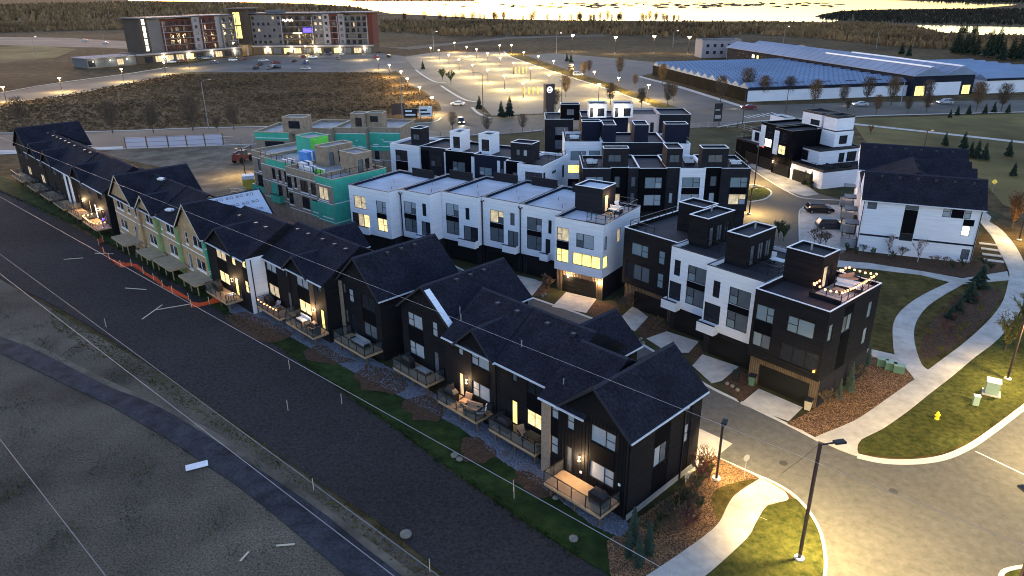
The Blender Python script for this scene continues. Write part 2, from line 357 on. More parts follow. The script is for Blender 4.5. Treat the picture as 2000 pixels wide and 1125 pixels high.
class Unit:
    def __init__(s, fr, name, label, cat, u0, v0, group=None):
        s.fr = fr; s.u0 = u0; s.v0 = v0; s.root = thing(name, label, cat, fr.pt(u0, v0), fr.rz, group)
    def X(s, u): return -(u-s.u0)
    def Y(s, v): return v-s.v0
    def box(s, name, u0, u1, v0, v1, z0, z1, m, parent=None):
        return ob(name, MB().box(s.X(u1), s.X(u0), s.Y(v0), s.Y(v1), z0, z1), m, parent or s.root)
    def mass(s, name, u0, u1, v0, v1, z0, z1, m, F=(), R=(), L=(), fm='frame', wn='window'):
        """a wall volume; F/R/L list (a0,a1,z0,z1,style,panes[,name]) openings in the front, right and left face"""
        g = .002; x0, x1, y0, y1 = s.X(u1)+g, s.X(u0)-g, s.Y(v0), s.Y(v1); mb = MB()
        FH = [(s.X(w[1]), s.X(w[0]), w[2], w[3]) for w in F]; RH = [(s.Y(w[0]), s.Y(w[1]), w[2], w[3]) for w in R]; LH = [(s.Y(w[0]), s.Y(w[1]), w[2], w[3]) for w in L]
        face(mb, lambda a,b,d: (a, y0+d, b), x0, x1, z0, z1, FH)
        face(mb, lambda a,b,d: (x1-d, a, b), y0, y1, z0, z1, RH)
        face(mb, lambda a,b,d: (x0+d, y0+y1-a, b), y0, y1, z0, z1, [(y0+y1-h[1], y0+y1-h[0], h[2], h[3]) for h in LH])
        mb.add([(x1,y1,z0),(x0,y1,z0),(x0,y1,z1),(x1,y1,z1)], [(0,1,2,3)]).add([(x0,y0,z1),(x1,y0,z1),(x1,y1,z1),(x0,y1,z1)], [(0,1,2,3)]).add([(x0,y0,z0),(x0,y1,z0),(x1,y1,z0),(x1,y0,z0)], [(0,1,2,3)])
        o = ob(name, mb, m, s.root)
        nm = lambda w: w[6] if len(w) > 6 else wn
        for w, h in zip(F, FH): window(s.root, (h[0], y0+.035, h[2]), 0, h[1]-h[0], h[3]-h[2], w[4], w[5], fm, nm(w))
        for w, h in zip(R, RH): window(s.root, (x1-.035, h[0], h[2]), pi/2, h[1]-h[0], h[3]-h[2], w[4], w[5], fm, nm(w))
        for w, h in zip(L, LH): window(s.root, (x0+.035, h[1], h[2]), -pi/2, h[1]-h[0], h[3]-h[2], w[4], w[5], fm, nm(w))
        return o
    def panel(s, u0, u1, z0, z1, v, m, name='panel', th=.03):
        return s.box(name, u0, u1, v-th, v+.004, z0, z1, m)
    def rpanel(s, v0, v1, z0, z1, u, m, name='panel', th=.03):
        return s.box(name, u-th, u+.004, v0, v1, z0, z1, m)
    def flat(s, u0, u1, v0, v1, z1, wall, roof='darkmembrane', cap='trim', d=.4, t=.2):
        """parapet ring on a mass that ends at z1-d, with roofing inside and a cap on top"""
        g = .002; x0, x1, y0, y1 = s.X(u1)+g, s.X(u0)-g, s.Y(v0), s.Y(v1); z0 = z1-d
        def ring(o_, i_, za, zb):
            mb = MB(); X0, X1, Y0, Y1 = x0-o_, x1+o_, y0-o_, y1+o_; a, b, c, e = x0+i_, x1-i_, y0+i_, y1-i_
            return mb.box(X0,X1,Y0,c,za,zb).box(X0,X1,e,Y1,za,zb).box(X0,a,c,e,za,zb).box(b,X1,c,e,za,zb)
        ob('parapet', ring(0, t, z0, z1), wall, s.root)
        if roof == 'membrane': ob('parapet_liner', MB().box(x0+t,x1-t,y0+t,y0+t+.04,z0+.03,z1-.01).box(x0+t,x1-t,y1-t-.04,y1-t,z0+.03,z1-.01).box(x0+t,x0+t+.04,y0+t+.04,y1-t-.04,z0+.03,z1-.01).box(x1-t-.04,x1-t,y0+t+.04,y1-t-.04,z0+.03,z1-.01), 'navygrey', s.root)
        ob('parapet_cap', ring(.03, .10, z1, z1+.07), cap, s.root)
        return ob('roof', MB().box(x0+t, x1-t, y0+t, y1-t, z0-.05, z0+.03), roof, s.root)
    def pent(s, u0, u1, v0, v1, z0, z1, m, cap='trim', F=(), R=(), L=(), roof='darkmembrane'):
        s.mass('penthouse', u0, u1, v0, v1, z0, z1-.25, m, F, R, L); s.flat(u0, u1, v0, v1, z1, m, roof, cap, .25)
    def rail(s, pts, z, h=1.05, glass=False, name='railing', parent=None, post=1.3):
        mb = MB(); gb = MB()
        for i in range(len(pts)-1):
            a = (s.X(pts[i][0]), s.Y(pts[i][1])); b = (s.X(pts[i+1][0]), s.Y(pts[i+1][1])); L = hypot(b[0]-a[0], b[1]-a[1]); n = max(1, round(L/post))
            for k in range(n+1):
                if k == 0 and i: continue
                x, y = a[0]+(b[0]-a[0])*k/n, a[1]+(b[1]-a[1])*k/n; mb.box(x-.03,x+.03,y-.03,y+.03,z,z+h)
            mb.bar((*a,z+h),(*b,z+h),.07,.05); mb.bar((*a,z+.10),(*b,z+.10),.04,.04)
            if glass: gb.bar((*a,z+.55),(*b,z+.55),.012,.82)
            else: mb.bar((*a,z+h*.55),(*b,z+h*.55),.03,.03)
        r = ob(name, mb, 'rail', parent or s.root)
        if glass: ob('glass_panel', gb, 'railglass', r if parent is None else parent)
        return r
    def gable(s, uc, half, v0, v1, ze, zp, wall, oh=.3, roof='shingle', ohl=None, vents=0, face_mat=None):
        """roof with its ridge along v, and the gable walls under it"""
        sl = (zp-ze)/half; x = s.X(uc); a = half+oh; zE = ze-oh*sl; t = .2; y0, y1 = s.Y(v0)-.35, s.Y(v1)+.35
        r = ob('roof', MB().extrude_y([(x-a,zE-t),(x,zp-t),(x+a,zE-t),(x+a,zE),(x,zp+.01),(x-a,zE)], y0, y1), roof, s.root)
        ob('gable_wall', MB().extrude_y([(x-half+.01,ze-.01),(x+half-.01,ze-.01),(x,zp-.2)], s.Y(v0)+.001, s.Y(v1)-.001), wall, s.root)
        ob('ridge_cap', MB().extrude_y([(x-.16,zp-.16*sl+.012),(x+.16,zp-.16*sl+.012),(x,zp+.06)], y0+.02, y1-.02), 'ridge', r)
        for sg in (-1, 1): ob('gutter', MB().box(x+sg*a-(.1 if sg < 0 else -.003), x+sg*a+(-.003 if sg < 0 else .1), y0+.02, y1-.02, zE-.15, zE-.03), 'gutter', r)
        for sg in (-1, 1):
            f = MB(); f.add([(x+sg*a,y0-.03,zE-.24),(x,y0-.03,zp-.24),(x,y0-.03,zp+.03),(x+sg*a,y0-.03,zE+.03),(x+sg*a,y0,zE-.24),(x,y0,zp-.24),(x,y0,zp+.03),(x+sg*a,y0,zE+.03)], [(0,1,2,3),(4,7,6,5),(0,4,5,1),(3,2,6,7),(0,3,7,4),(1,5,6,2)])
            ob('rake_board', f, face_mat or 'darktrim', r)
        return r
    def mainroof(s, u0, u1, v0, v1, ze, zr, vr=None, oh=.35, roof='shingle', wall='charcoal', gut=True):
        """roof with its ridge along u"""
        vr = (v0+v1)/2 if vr is None else vr; sl = (zr-ze)/(vr-v0); sb = (zr-ze)/(v1-vr); t = .2
        ys = [(s.Y(v0)-oh, ze-oh*sl), (s.Y(vr), zr), (s.Y(v1)+oh, ze-oh*sb)]; x0, x1 = s.X(u1)+.003, s.X(u0)-.003
        r = ob('roof', MB().extrude_x([(ys[0][0],ys[0][1]-t),(ys[1][0],ys[1][1]-t),(ys[2][0],ys[2][1]-t),ys[2],ys[1],ys[0]], x0, x1), roof, s.root)
        ob('gable_wall', MB().extrude_x([(s.Y(v0)+.01,ze-.01),(s.Y(v1)-.01,ze-.01),(s.Y(vr),zr-.2)], x0+.01, x1-.01), wall, s.root)
        ob('ridge_cap', MB().extrude_x([(ys[1][0]-.16,zr-.16*sl+.01),(ys[1][0]+.16,zr-.16*sb+.01),(ys[1][0],zr+.05)], x0+.01, x1-.01), 'ridge', r)
        if gut: ob('gutter', MB().box(x0+.01, x1-.01, ys[0][0]-.12, ys[0][0]-.003, ys[0][1]-.16, ys[0][1]-.03), 'gutter', r)
        return r
    def sconce(s, u, v, z, e=18., color=WARM):
        x, y = s.X(u), s.Y(v); w = ob('wall_lamp', MB().box(x-.06,x+.06,y-.14,y-.01,z-.16,z+.16), 'rail', s.root)
        ob('bulb', MB().box(x-.075,x+.075,y-.16,y-.03,z+.162,z+.20).box(x-.075,x+.075,y-.16,y-.03,z-.20,z-.162), 'bulb_warm', w)
        lamp('POINT', (x, y-.32, z), e*3.6, color, s.root, .10)
    def deck(s, u0, u1, v0, v1, z=1.4, m='deckwood', rail=True, step=.145, open_r=True, posts=3):
        d = ob('deck', MB().box(s.X(u1), s.X(u0), s.Y(v0)+.04, s.Y(v1)-.01, z-.26, z-.05), m, s.root); mb = MB(); y = s.Y(v0)
        while y < s.Y(v1)-.05:
            mb.box(s.X(u1)-.03, s.X(u0)+.03, y, min(y+step-.012, s.Y(v1)-.01), z-.04, z); y += step
        b = ob('deck_boards', mb, m, d); b['kind'] = 'stuff'
        for k in range(posts): 
            x = s.X(u0)-(u1-u0)*(k+.15)/(posts-.7); ob('post', MB().box(x-.06,x+.06,s.Y(v0)+.45,s.Y(v0)+.57,0,z-.262), 'deckwoodshade' if rail else m, d)
        if rail: s.rail([(u1,v1-.05),(u1,v0+.05),(u0,v0+.05),(u0,v1-.05)], z, 1.05, True, parent=d)
        return d

# ================================================================== GROUND, ROADS, WATER
sheet('ground', [(-9000,-400),(9000,-400),(9000,14000),(-9000,14000)], 0, 'field')
LAKE = [(-1891.59,3852.04),(-986.11,2900.95),(-631,2417.4),(-381.34,1888.26),(-204.7,1310.07),(-23.98,1016.61),(59.74,947.47),(198.21,887.56),(281.49,869.95),(347.2,829.19),(377.84,877.98),(384.96,939.15),(392.47,990.44),(438.57,1080.8),(518.26,1209.5),(597,1275.41),(669.17,1283.93),(770.71,1282.59),(945.06,1454.25),(1032.9,1566.55),(959.53,1600.35),(1058.61,1807.34),(1029.81,1983.58),(1026.65,2409.85),(-116.82,3216.08),(-122.84,2654.03),(-588.91,2925.12),(-937.85,4008.38),(-2511.04,5487.98)]
sheet('lake', LAKE, .3, 'lakewater')
sheet('pond', smooth([(397.11,748.35),(416.19,744.77),(436.51,720.2),(466.7,685.84),(404.56,592.6),(382.68,595.88),(356.85,599.74),(364.87,659.24)], 3, True), .3, 'lakewater')
sheet('dry_field', [(-178.08,257.16),(-171.51,283.05),(-165.39,318.07),(-161.25,353.67),(-129.6,360.14),(-62.58,356.95),(-44.94,316.59),(-31.78,275.48),(-24.27,249.32),(-22.42,230.72),(-22.85,213.79),(-87.62,208.52),(-142.81,203.18)], .02, 'fielddark')
sheet('meadow', [(99.88,214.58),(164.11,222.46),(87.14,111.36),(87.28,123.36),(91.02,133.09),(96.93,150.58),(86.35,172.33)], .02, 'meadow')
sheet('grass_verge', [(-372.58,554.93),(-362.21,574.61),(-301.13,527.3),(-275.97,459.48),(-285.11,421.02)], .02, 'meadow')
# foreground: dirt, dark topsoil, asphalt trail
sheet('bare_earth', [(-93.14,108.52),(-69.94,91.62),(-37.2,65.86),(-14.49,45.79),(-4.93,36.93),(-0.19,30.01),(-33.77,24.4),(-68.88,50.53)], .02, 'dirt')
SOIL = smooth([(-115.3,151.05),(-88.42,128.57),(-73.51,115.43),(-46.61,91.07),(-35.69,80.37),(-27.61,72.54),(-17.12,61.38),(-11.13,55.01),(-5.11,48.23),(0.23,42.54),(4.39,38.36),(8.25,34.41),(-1.45,33.71),(-4.96,37.25),(-9.03,41.4),(-14.56,46.1),(-18.82,49.8),(-24.98,55.23),(-37.3,66.08),(-55.5,81.09),(-69.94,91.62),(-78.41,97.79)], 3, True)
sheet('topsoil', SOIL, .06, 'soil')
TR_U = [(-64.22,77.3),(-58.2,73.65),(-52.62,70.52),(-46.92,66.81),(-40.02,62.17),(-34.23,58.93),(-28.49,54.79),(-23.15,50.51),(-18.39,46.72),(-14.13,43.12),(-11,40.13),(-7.29,36.73),(-5.05,34.56)]
TR_L = [(-61.37,73.19),(-55.56,69.61),(-49.91,66.09),(-46.28,63.79),(-38.29,58.81),(-33.73,55.61),(-28.91,52.13),(-25.4,49.34),(-21.76,46.51),(-18.24,43.46),(-14.63,40.17),(-11.25,37.01),(-8.95,34.6)]
sheet('trail', smooth(TR_U, 4)+smooth(TR_L, 4)[::-1], .10, 'trail', thick=.09)
sheet('trail_shoulder', smooth([(-65.43,79.05),(-53.54,72.02),(-40.7,63.49),(-28.96,55.95),(-18.73,47.89),(-11.2,41.17),(-5.16,35.74)], 4)+smooth(TR_U, 4)[::-1], .05, 'dirtpale')
# grass strip, river rock and mulch beside the decks
sheet('lawn_strip', [(-107.75,144.69),(-89.06,129.61),(-72.96,115.98),(-58.69,102.79),(-46.61,91.07),(-35.74,80.52),(-27.69,72.8),(-17.18,61.68),(-11.16,55.26),(-5.12,48.44),(0.23,42.71),(4.4,38.55),(6.87,36.13),(7.58,37.47),(7.25,41.47),(2.33,47.47),(-4.74,55.74),(-16.57,68.89),(-27.16,78.99),(-38.57,88.15),(-53.99,102.67),(-69.35,117.31),(-87.97,134.21),(-105.2,148.9),(-115.49,156.19)], .08, 'lawngreen')
ROCK = [(-34.15,79.58),(-25.56,73.4),(-16.27,64.63),(-9.79,58.89),(-4.65,54.26),(-0.97,49.41),(3.01,45.06),(5.77,41.49),(7.53,40.31),(8.44,41.45),(7.21,43.99),(3.96,47.44),(-0.11,52.46),(-4.85,57.46),(-11.52,64.33),(-20.9,73.31),(-30.11,80.56),(-36.03,83.03)]
sheet('river_rock_bed', ROCK, .11, 'rock')
MULCH = [[(-34.35,78.41),(-32.28,79.55),(-29.05,77.15),(-26.38,75.42),(-25.1,73.39),(-25.94,71.74),(-28.07,72.16),(-31.05,74.17)], [(-22.54,69),(-21.35,70.42),(-18.78,68.93),(-16.77,67.16),(-17.58,66.39),(-19.3,66.42),(-21.37,67.24)], [(-15.86,63.88),(-15.01,66.34),(-12.7,65.21),(-10.22,62.25),(-10.49,60.5),(-12.69,60.34),(-14.57,61.14)], [(-10.11,58.44),(-8.46,60.08),(-6.08,57.93),(-6.59,55.6),(-8.18,55.38),(-9.48,56.49)], [(-4.58,51.77),(-3.22,52.66),(-1.2,50.62),(-1.81,49.42),(-3.28,49.23),(-4.17,49.95)], [(0.03,47.5),(1.12,48.28),(2.89,46.49),(3.81,45.23),(2.22,44.95),(0.46,45.89)]]
MULCH = [[(x+RN.uniform(-.35, .35), y+RN.uniform(-.35, .35)) for x, y in smooth(p, 2, True)] for p in MULCH]
for p in MULCH: sheet('mulch_bed', smooth(p, 3, True), .13, 'mulch')
# ground of the townhouse plots
sheet('yard', [(-78.89,157.24),(-60.69,178.62),(-31.4,186.44),(8.74,197.52),(57.2,201.42),(66.79,187.49),(79.01,166.8),(83.38,117.2),(40.86,74.07),(25.25,54.04),(16.74,49.29),(12.87,45.11),(8.34,41.78),(2.33,47.47),(-4.74,55.74),(-16.57,68.89),(-27.16,78.99),(-38.57,88.15),(-53.99,102.67)], .012, 'yard')
# lane and intersection
FA = Frame((8.35, 41.89), -44.4)
sheet('driveway', [FA.pt(u, v)[:2] for u, v in ((-.3, 9.2), (8, 9.2), (8, 14.2), (-.3, 14.2))], .06, 'concrete')
KERB_FAR = [(-31.23,117.65),(-15.56,104),(-4.86,91.02),(2.38,83.65),(9.34,77.21),(13.41,71.61),(16.45,66.21),(18.97,61.45),(21.85,57.74),(24.38,54.54),(26.21,51.91)]
KERB_COR = [(28.48,49.9),(30.17,49.17),(32.61,48.99),(35.41,49.51),(38.39,50.98),(41.72,53.22),(47.28,57.24),(57.43,64.7),(69.62,73.49)]
KERB_NEAR = [(16.55,49.86),(18.16,48.38),(19.76,46.9),(20.43,46.25),(21.3,45),(21.81,43.22),(21.88,41.28),(21.62,39.72),(21.02,37.78),(20.15,35.98),(18.13,32.33)]
lane = [FA.pt(u, 14.)[:2] for u in (70, 40, 20, 5, 0)]
sheet('road', KERB_FAR+KERB_COR+[(92.36,73.04),(46.52,29.54),(18.61,29.83)]+KERB_NEAR[::-1]+lane[::-1], .03, 'asphalt')
strip('kerb', KERB_COR, .22, 0, .14, 'kerb'); strip('gutter_pan', [(x*.995+.1,y*.995) for x,y in KERB_COR], .45, 0, .045, 'kerb')
strip('kerb', KERB_NEAR[2:], .22, 0, .14, 'kerb'); strip('kerb', KERB_FAR, .35, 0, .06, 'kerb'); strip('kerb', KERB_NEAR[:3], .35, 0, .06, 'kerb')
strip('kerb', smooth([(31.56,35.84),(32.32,36.73),(33.3,37.08),(34.43,37.25),(36.23,37.37)], 3), .3, 0, .14, 'kerb', 1)
sheet('lawn', smooth([(31.58,35.76),(32.33,36.64),(33.3,36.99),(35.39,37.15),(34.6,34.12)], 2, True), .10, 'lawn')
# near path, lawns and bed beside the end wall
PL = [(6.39,35.06),(8.83,36.77),(11.39,38.71),(13.65,40.54),(14.95,41.86),(16.12,43.76),(17.13,44.99),(19.59,46.9)]; PR = [(10.32,35.01),(12.69,36.73),(15.24,39.01),(16.73,40.5),(17.62,41.82),(18.99,43.6),(20.75,44.22),(20.86,45.18)]
sheet('sidewalk', smooth(PL, 5)+smooth(PR, 5)[::-1], .12, 'concrete', thick=.11)
END_BED = [(6.5,39.91),(8.32,41.67),(13.1,45.78),(14.33,47.63),(16.74,49.78),(19.45,46.97),(17.13,44.99),(16.12,43.76),(14.95,41.86),(13.65,40.54),(11.39,38.71),(8.83,36.77),(6.39,35.06),(6.37,37.49)]
sheet('mulch_bed', END_BED, .09, 'mulch')
sheet('lawn', smooth([(15.3,45.08),(17.13,46.23),(19.13,46.71),(17.32,45.23),(16.24,43.93),(15.07,42.02),(14.85,42.74)], 4, True), .105, 'lawndry')
sheet('lawn', [(18.99,43.6),(20.75,44.22),(21.51,44.39),(21.82,43.05),(21.88,41.28),(21.62,39.72),(20.98,37.78),(20.15,35.98),(18.42,33.1),(10.32,35.01),(12.69,36.73),(15.24,39.01),(16.73,40.5),(17.62,41.82)], .08, 'lawn')
sheet('driveway', [(13.39,46.03),(14.46,51.34),(15.63,51.32),(16.76,49.85)], .065, 'concrete')
# corner lawn and paths on the far side
sheet('lawn', [(28.64,50.25),(29.86,52.01),(32.46,53.6),(36.17,56.45),(39.56,59.28),(43.66,62.63),(48.22,66.53),(53.57,70.96),(58.5,75.5),(66.75,85.74),(72.6,85.6),(69.05,73.5),(47.57,57.68),(42.02,53.7),(38.65,51.42),(35.65,49.93),(32.82,49.41),(30.37,49.58)], .09, 'lawn')
sheet('lawn', [(46.35,95.31),(54.12,93.49),(59.8,88.57),(67,90.26),(65.63,84.06),(55.03,72.46),(44.12,63.35),(40.02,62.39),(36.18,59.33),(36.93,66.74),(47.46,86.18)], .05, 'lawndry')
PA = [(25.93,52.3),(26.52,52.67),(30.45,54.85),(33.43,57.11),(36.18,59.33),(39.11,61.7),(39.66,62.19),(39.96,64.26),(40.05,66),(40.46,67.82),(42.58,72.45),(44,75.1),(46.05,77.9),(49.12,81.02),(52.74,84.01),(57.42,87.36)]
PB = [(58.74,86.62),(54.34,83.15),(50.45,79.75),(47.45,76.29),(45.3,73.05),(43.53,69.42),(42.02,65.31),(42.01,64.01)]
PC = [(48.03,68.98),(51.76,72.27),(56.23,76.53),(60.53,81.24),(65.08,87.36),(67.07,90.26),(68.92,93.93),(70.89,98.31),(73.76,104.49),(76.3,111.4)]
PD = [(78.54,113.28),(77.82,108.94),(75.32,102.05),(72.65,96.12),(69.51,90.2),(65.51,84.57),(60.77,78.33),(53.57,70.96),(48.22,66.53),(43.66,62.63),(39.56,59.28),(36.17,56.45),(32.46,53.6),(29.86,52.01),(28.85,50.54),(28.55,49.68),(27.4,50.56)]
sheet('path', smooth(PA, 3)+smooth(PB, 3)+smooth(PC, 3)+smooth(PD, 3), .12, 'concrete', thick=.11)
sheet('path', [(43.9,96.42),(50.15,94.6),(55.87,91.29),(59.74,88.57),(67.27,91.01),(65.55,87.89),(58.74,86.62),(57.42,87.36),(55.04,89.98),(49.14,92.42),(42.92,93.97)], .115, 'concrete', thick=.1)
sheet('path', [(38.09,68.81),(40.29,67.36),(40.1,66),(39.92,64.8),(38.42,66.48),(37.24,67.42)], .11, 'concrete', thick=.1)
sheet('path', [(76.3,111.4),(78.54,113.28),(80.44,115.81),(82.91,125.16),(84.56,130.35),(83.09,128.96)], .115, 'concrete', thick=.1)
sheet('planting_bed', smooth([(42.77,66.63),(47.33,73.94),(54.18,81.07),(59.1,84.54),(62.63,84.97),(58.52,79.43),(52.98,73.83),(47.26,68.87)], 4, True), .07, 'mulch')
SIDE_BED = [(24.38,54.54),(28.38,57.37),(37.45,67.88),(38.42,66.48),(39.92,64.8),(39.66,62.19),(36.18,59.33),(33.43,57.11),(30.45,54.85),(26.29,52.45)]
sheet('mulch_bed', SIDE_BED, .08, 'mulch')
for a, b in (((69.38, 100.36), (71.37, 99.19)), ((68.07, 97.95), (70.17, 96.82)), ((66.81, 95.63), (69.02, 94.54)), ((70.46, 102.66), (72.46, 101.66))): strip('step_slab', [a, b], .9, .05, .14, 'concrete', 1)
sheet('planting_bed', [(47.69,98.47),(46.7,96.14),(50.24,94.8),(55.97,91.48),(59.95,88.93),(67.26,91.21),(68.8,94.75),(64.53,94.24),(59.51,99.72),(51.23,101.07)], .06, 'mulch')
# back lane behind the flat-roofed rows
sheet('road', [(51.96,158.21),(52.96,154.18),(54.91,145.32),(55.59,135.82),(60.66,126.89),(46.37,93.68),(35.76,93.94),(35.56,102.64),(36.16,112.83),(44.75,139.37)], .03, 'asphaltold')
strip('kerb', [(43.36,102.44),(49.15,118.23),(50.97,121.9),(52.94,123.78),(56.81,124.32)], .25, 0, .12, 'kerb'); sheet('driveway', [(42.59,100.16),(49.24,118.23),(50.94,121.59),(52.82,123.46),(59.51,124.24),(49.24,99.99)], .07, 'concrete')
strip('kerb', [(51.39,152.31),(51.84,142.42),(52.77,132.14),(54.28,128.49),(60.66,126.89)], .4, 0, .08, 'kerb')
sheet('driveway', [(52.13,156.18),(52.12,143.26),(52.82,133.62),(54.53,129.9),(57.73,131.24),(57.96,142.21),(55.25,159.62)], .05, 'concretedark')
sheet('traffic_island', smooth([(45.52,134.63),(47.93,137.26),(49.21,134.5),(48.52,131.54),(46.36,128.75),(43.32,127.45)], 3, True), .10, 'lawn', thick=.1); strip('kerb', smooth([(46.71,138.49),(48.38,138.03),(49.53,134.87),(48.81,131.53),(46.32,128.05),(43.01,126.44)], 3), .3, 0, .13, 'kerb', 1)
# avenue, entry road, car parks
sheet('avenue', [(-167.61,198.28),(-141.26,200.8),(-114.28,203.38),(-87.29,207.69),(-52.59,209.29),(-30.81,211.59),(-22.85,213.79),(-21.23,220.94),(-5.79,222.95),(10,226.95),(40.23,227.29),(55.05,236.85),(74.2,240.13),(85.15,242.88),(120.72,246.57),(192.37,250.68),(173.69,224.92),(116.7,221.16),(99.95,218.26),(72.07,212.44),(57.62,203.01),(48.77,201.83),(8.87,200.61),(0.37,196.4),(-31.82,189.21),(-72.43,182.94),(-101.61,179.12),(-124.95,175.84),(-147.99,173.27)], .03, 'asphaltold')
strip('kerb', [(-156.48,202.28),(-114.7,204.19),(-87.62,208.52),(-52.78,210.14),(-32.44,212.53),(-22.94,214.67),(-21.09,222.81)], .5, 0, .14, 'kerb'); strip('kerb', [(-136.99,175.16),(-101.61,179.12),(-72.43,182.94),(-31.82,189.21),(0.37,196.4),(8.87,200.61)], .4, 0, .14, 'kerb'); strip('kerb', [(57.41,202.21),(71.8,211.57),(99.56,217.35),(116.24,220.23),(165.43,224.38)], .5, 0, .14, 'kerb')
sheet('sidewalk', [(96.87,207.69),(110.58,194.92),(131.44,175.3),(129.77,172.89),(109.42,192.72),(95.79,205.21)], .05, 'concrete')
sheet('sidewalk', [(-138.76,177.62),(-126.99,178.96),(-114.12,180.9),(-98.33,182.77),(-96.41,178.9),(-123.76,174.02),(-134.83,172.16)], .05, 'concrete')
sheet('entry_road', [(-70.23,416.18),(-48.04,336.23),(-41.37,305.69),(-32.57,282.76),(-24.41,252.88),(-22.51,239.09),(-23.72,230.79),(-22.68,212.04),(-4.96,220.09),(-6.7,227.86),(-10.89,240.61),(-9.45,247.28),(-12.82,257.07),(-26.13,304.6),(-31.87,312.01),(-44.36,357.76),(-61.88,438.06),(-67.31,438.6)], .037, 'asphaltold')
LOT = [(-62.35,441.54),(-46.79,473.3),(-3.51,472.58),(1.15,431.75),(20.18,352.43),(36.76,290.33),(46.63,245.15),(49.51,233.96),(41.8,227.2),(10.08,228.94),(-5.86,225.85),(-9.45,247.28),(-12.82,257.07),(-26.13,304.6),(-31.87,312.01),(-44.36,357.76)]
sheet('car_park', LOT, .04, 'parking')
for p in ([(-45.96,364.98),(-38.28,335.47),(-31.79,315.62),(-27.12,311.67)], [(-27.94,301.35),(-22.75,282.11),(-16.71,262.38),(-11.82,254.55)], [(-12.68,242.93),(-9.98,230.04),(-5.73,220.13)], [(-3.51,472.58),(1.15,431.75),(20.18,352.43),(36.76,290.33),(46.63,245.15)]): strip('kerb', p, .9, 0, .14, 'kerb')
sheet('lot_verge', [(-2.89,476.55),(7.36,452.23),(25.95,366.16),(42.03,299.75),(51.14,250.76),(53.88,239.09),(49.31,232.92),(46.43,244.01),(36.57,288.77),(20.06,350.17),(1.14,428.42)], .06, 'lawndry')
sheet('side_road', [(7.24,444.99),(24.09,376.43),(35.95,319.9),(44.82,277.64),(55.05,236.85),(75.84,240.04),(67.06,291.42),(55.99,328.14),(70.03,348.31),(80.27,387.49),(53.31,426.53),(26.07,457.72)], .044, 'asphalt')
sheet('sidewalk', [(55.99,328.14),(66.03,286.75),(75.36,235.69),(77.15,237.76),(68.29,289.73),(57.88,330.01)], .06, 'concrete')
sheet('hotel_lot', [(-166.41,365.48),(-160.58,409.59),(-155.23,461.75),(-79.74,468.99),(-62.22,445.02),(-51.27,383.07),(-57.28,354.24),(-97.51,359.82),(-130.42,362.52)], .047, 'gravellot')
sheet('west_road', [(-202.27,271.19),(-199.02,289.23),(-196.24,318.49),(-182.53,357.6),(-176.57,388.76),(-167.98,445.21),(-150.41,446.92),(-144.14,402.32),(-160.26,351.39),(-165.39,318.07),(-170.97,278.76),(-183.1,264.86),(-186.15,248.35)], .052, 'asphaltold')
strip('kerb', [(-200.2,279.21),(-200.04,290.8),(-197.35,320.37),(-183.68,359.95),(-177.78,391.53)], .4, 0, .14, 'kerb'); strip('kerb', [(-183.83,255.12),(-182.24,263.55),(-170.97,278.76),(-164.47,316.22),(-159.28,349.15)], .4, 0, .14, 'kerb')
sheet('highway', [(-514.56,713.7),(-461.03,690.34),(-386.46,665.02),(-293.04,600.06),(-253.67,517.35),(-290.12,540.3),(-320.46,548.79),(-387.45,577.69),(-430.15,594.09)], .04, 'asphaltold')
sheet('building_site', [(-100.3,174.23),(-96.39,180.15),(-72.19,182.28),(-62.23,187.82),(-51.45,156.2),(-44.53,121.06),(-50.85,121.25),(-75.44,157.11)], .025, 'dirtpale')
sheet('gravel_lane', [(-90.97,526.56),(-72.25,519.56),(1.8,624.09),(79.4,641.25),(77.68,627.05),(1.73,604.1),(-65.74,496.15)], .04, 'dirtpale')
for a, b in (((-78.16, 194.89), (-74.92, 195.47)), ((-70.51, 196.74), (-66.75, 198.06)), ((-89.55, 192.53), (-86.38, 193.1)), ((-60.1, 199.27), (-56.23, 200.62))): strip('road_marking', [a, b], .25, .03, .036, 'paint_line', 1)
for a, b in (((70.4, 220.79), (71.39, 216.99)), ((72.11, 221.84), (73.08, 218.01)), ((73.85, 222.9), (74.79, 219.04)), ((75.59, 223.98), (76.51, 220.08)), ((77.35, 225.06), (78.25, 221.13)), ((79.13, 226.15), (80, 222.18)), ((80.93, 227.26), (81.77, 223.25))): strip('road_marking', [a, b], .5, .03, .036, 'paint_line', 1)
strip('road_marking', [(38.6, 50.25), (40.8, 46.8)], .12, .03, .036, 'paint_line', 1)
for p in [(22.07,48.87),(29.27,45.19)]: o = ob('manhole_cover', MB().tube((0,0,.028),(0,0,.042),.34,.34,18), 'asphaltdark', None, (*p, 0)); o['kind'] = 'structure'
for a, b in (((21.48, 47.53), (26.18, 51.61)),): strip('dark_strip', [a, ((a[0]*.5+b[0]*.5)+.12, a[1]*.5+b[1]*.5), b], .07, .03, .034, 'asphaltdark', 3)  # one narrow dark strip across the asphalt
o = ob('storm_drain', MB().box(-.45,.45,-.22,.22,.03,.06), 'blackgear', None, (*(21.46, 43.63), 0), .8); o['kind'] = 'structure'
for a, b in (((12.93, 39.83), (14.12, 37.86)), ((16.21, 43.7), (18.45, 41.97)), ((11.39, 38.71), (12.74, 36.95)), ((50.15, 94.6), (49.23, 92.62)), ((55.8, 91.29), (55.04, 89.98))): strip('pavement_joint', [a, b], .03, .12, .124, 'concretedark', 1)
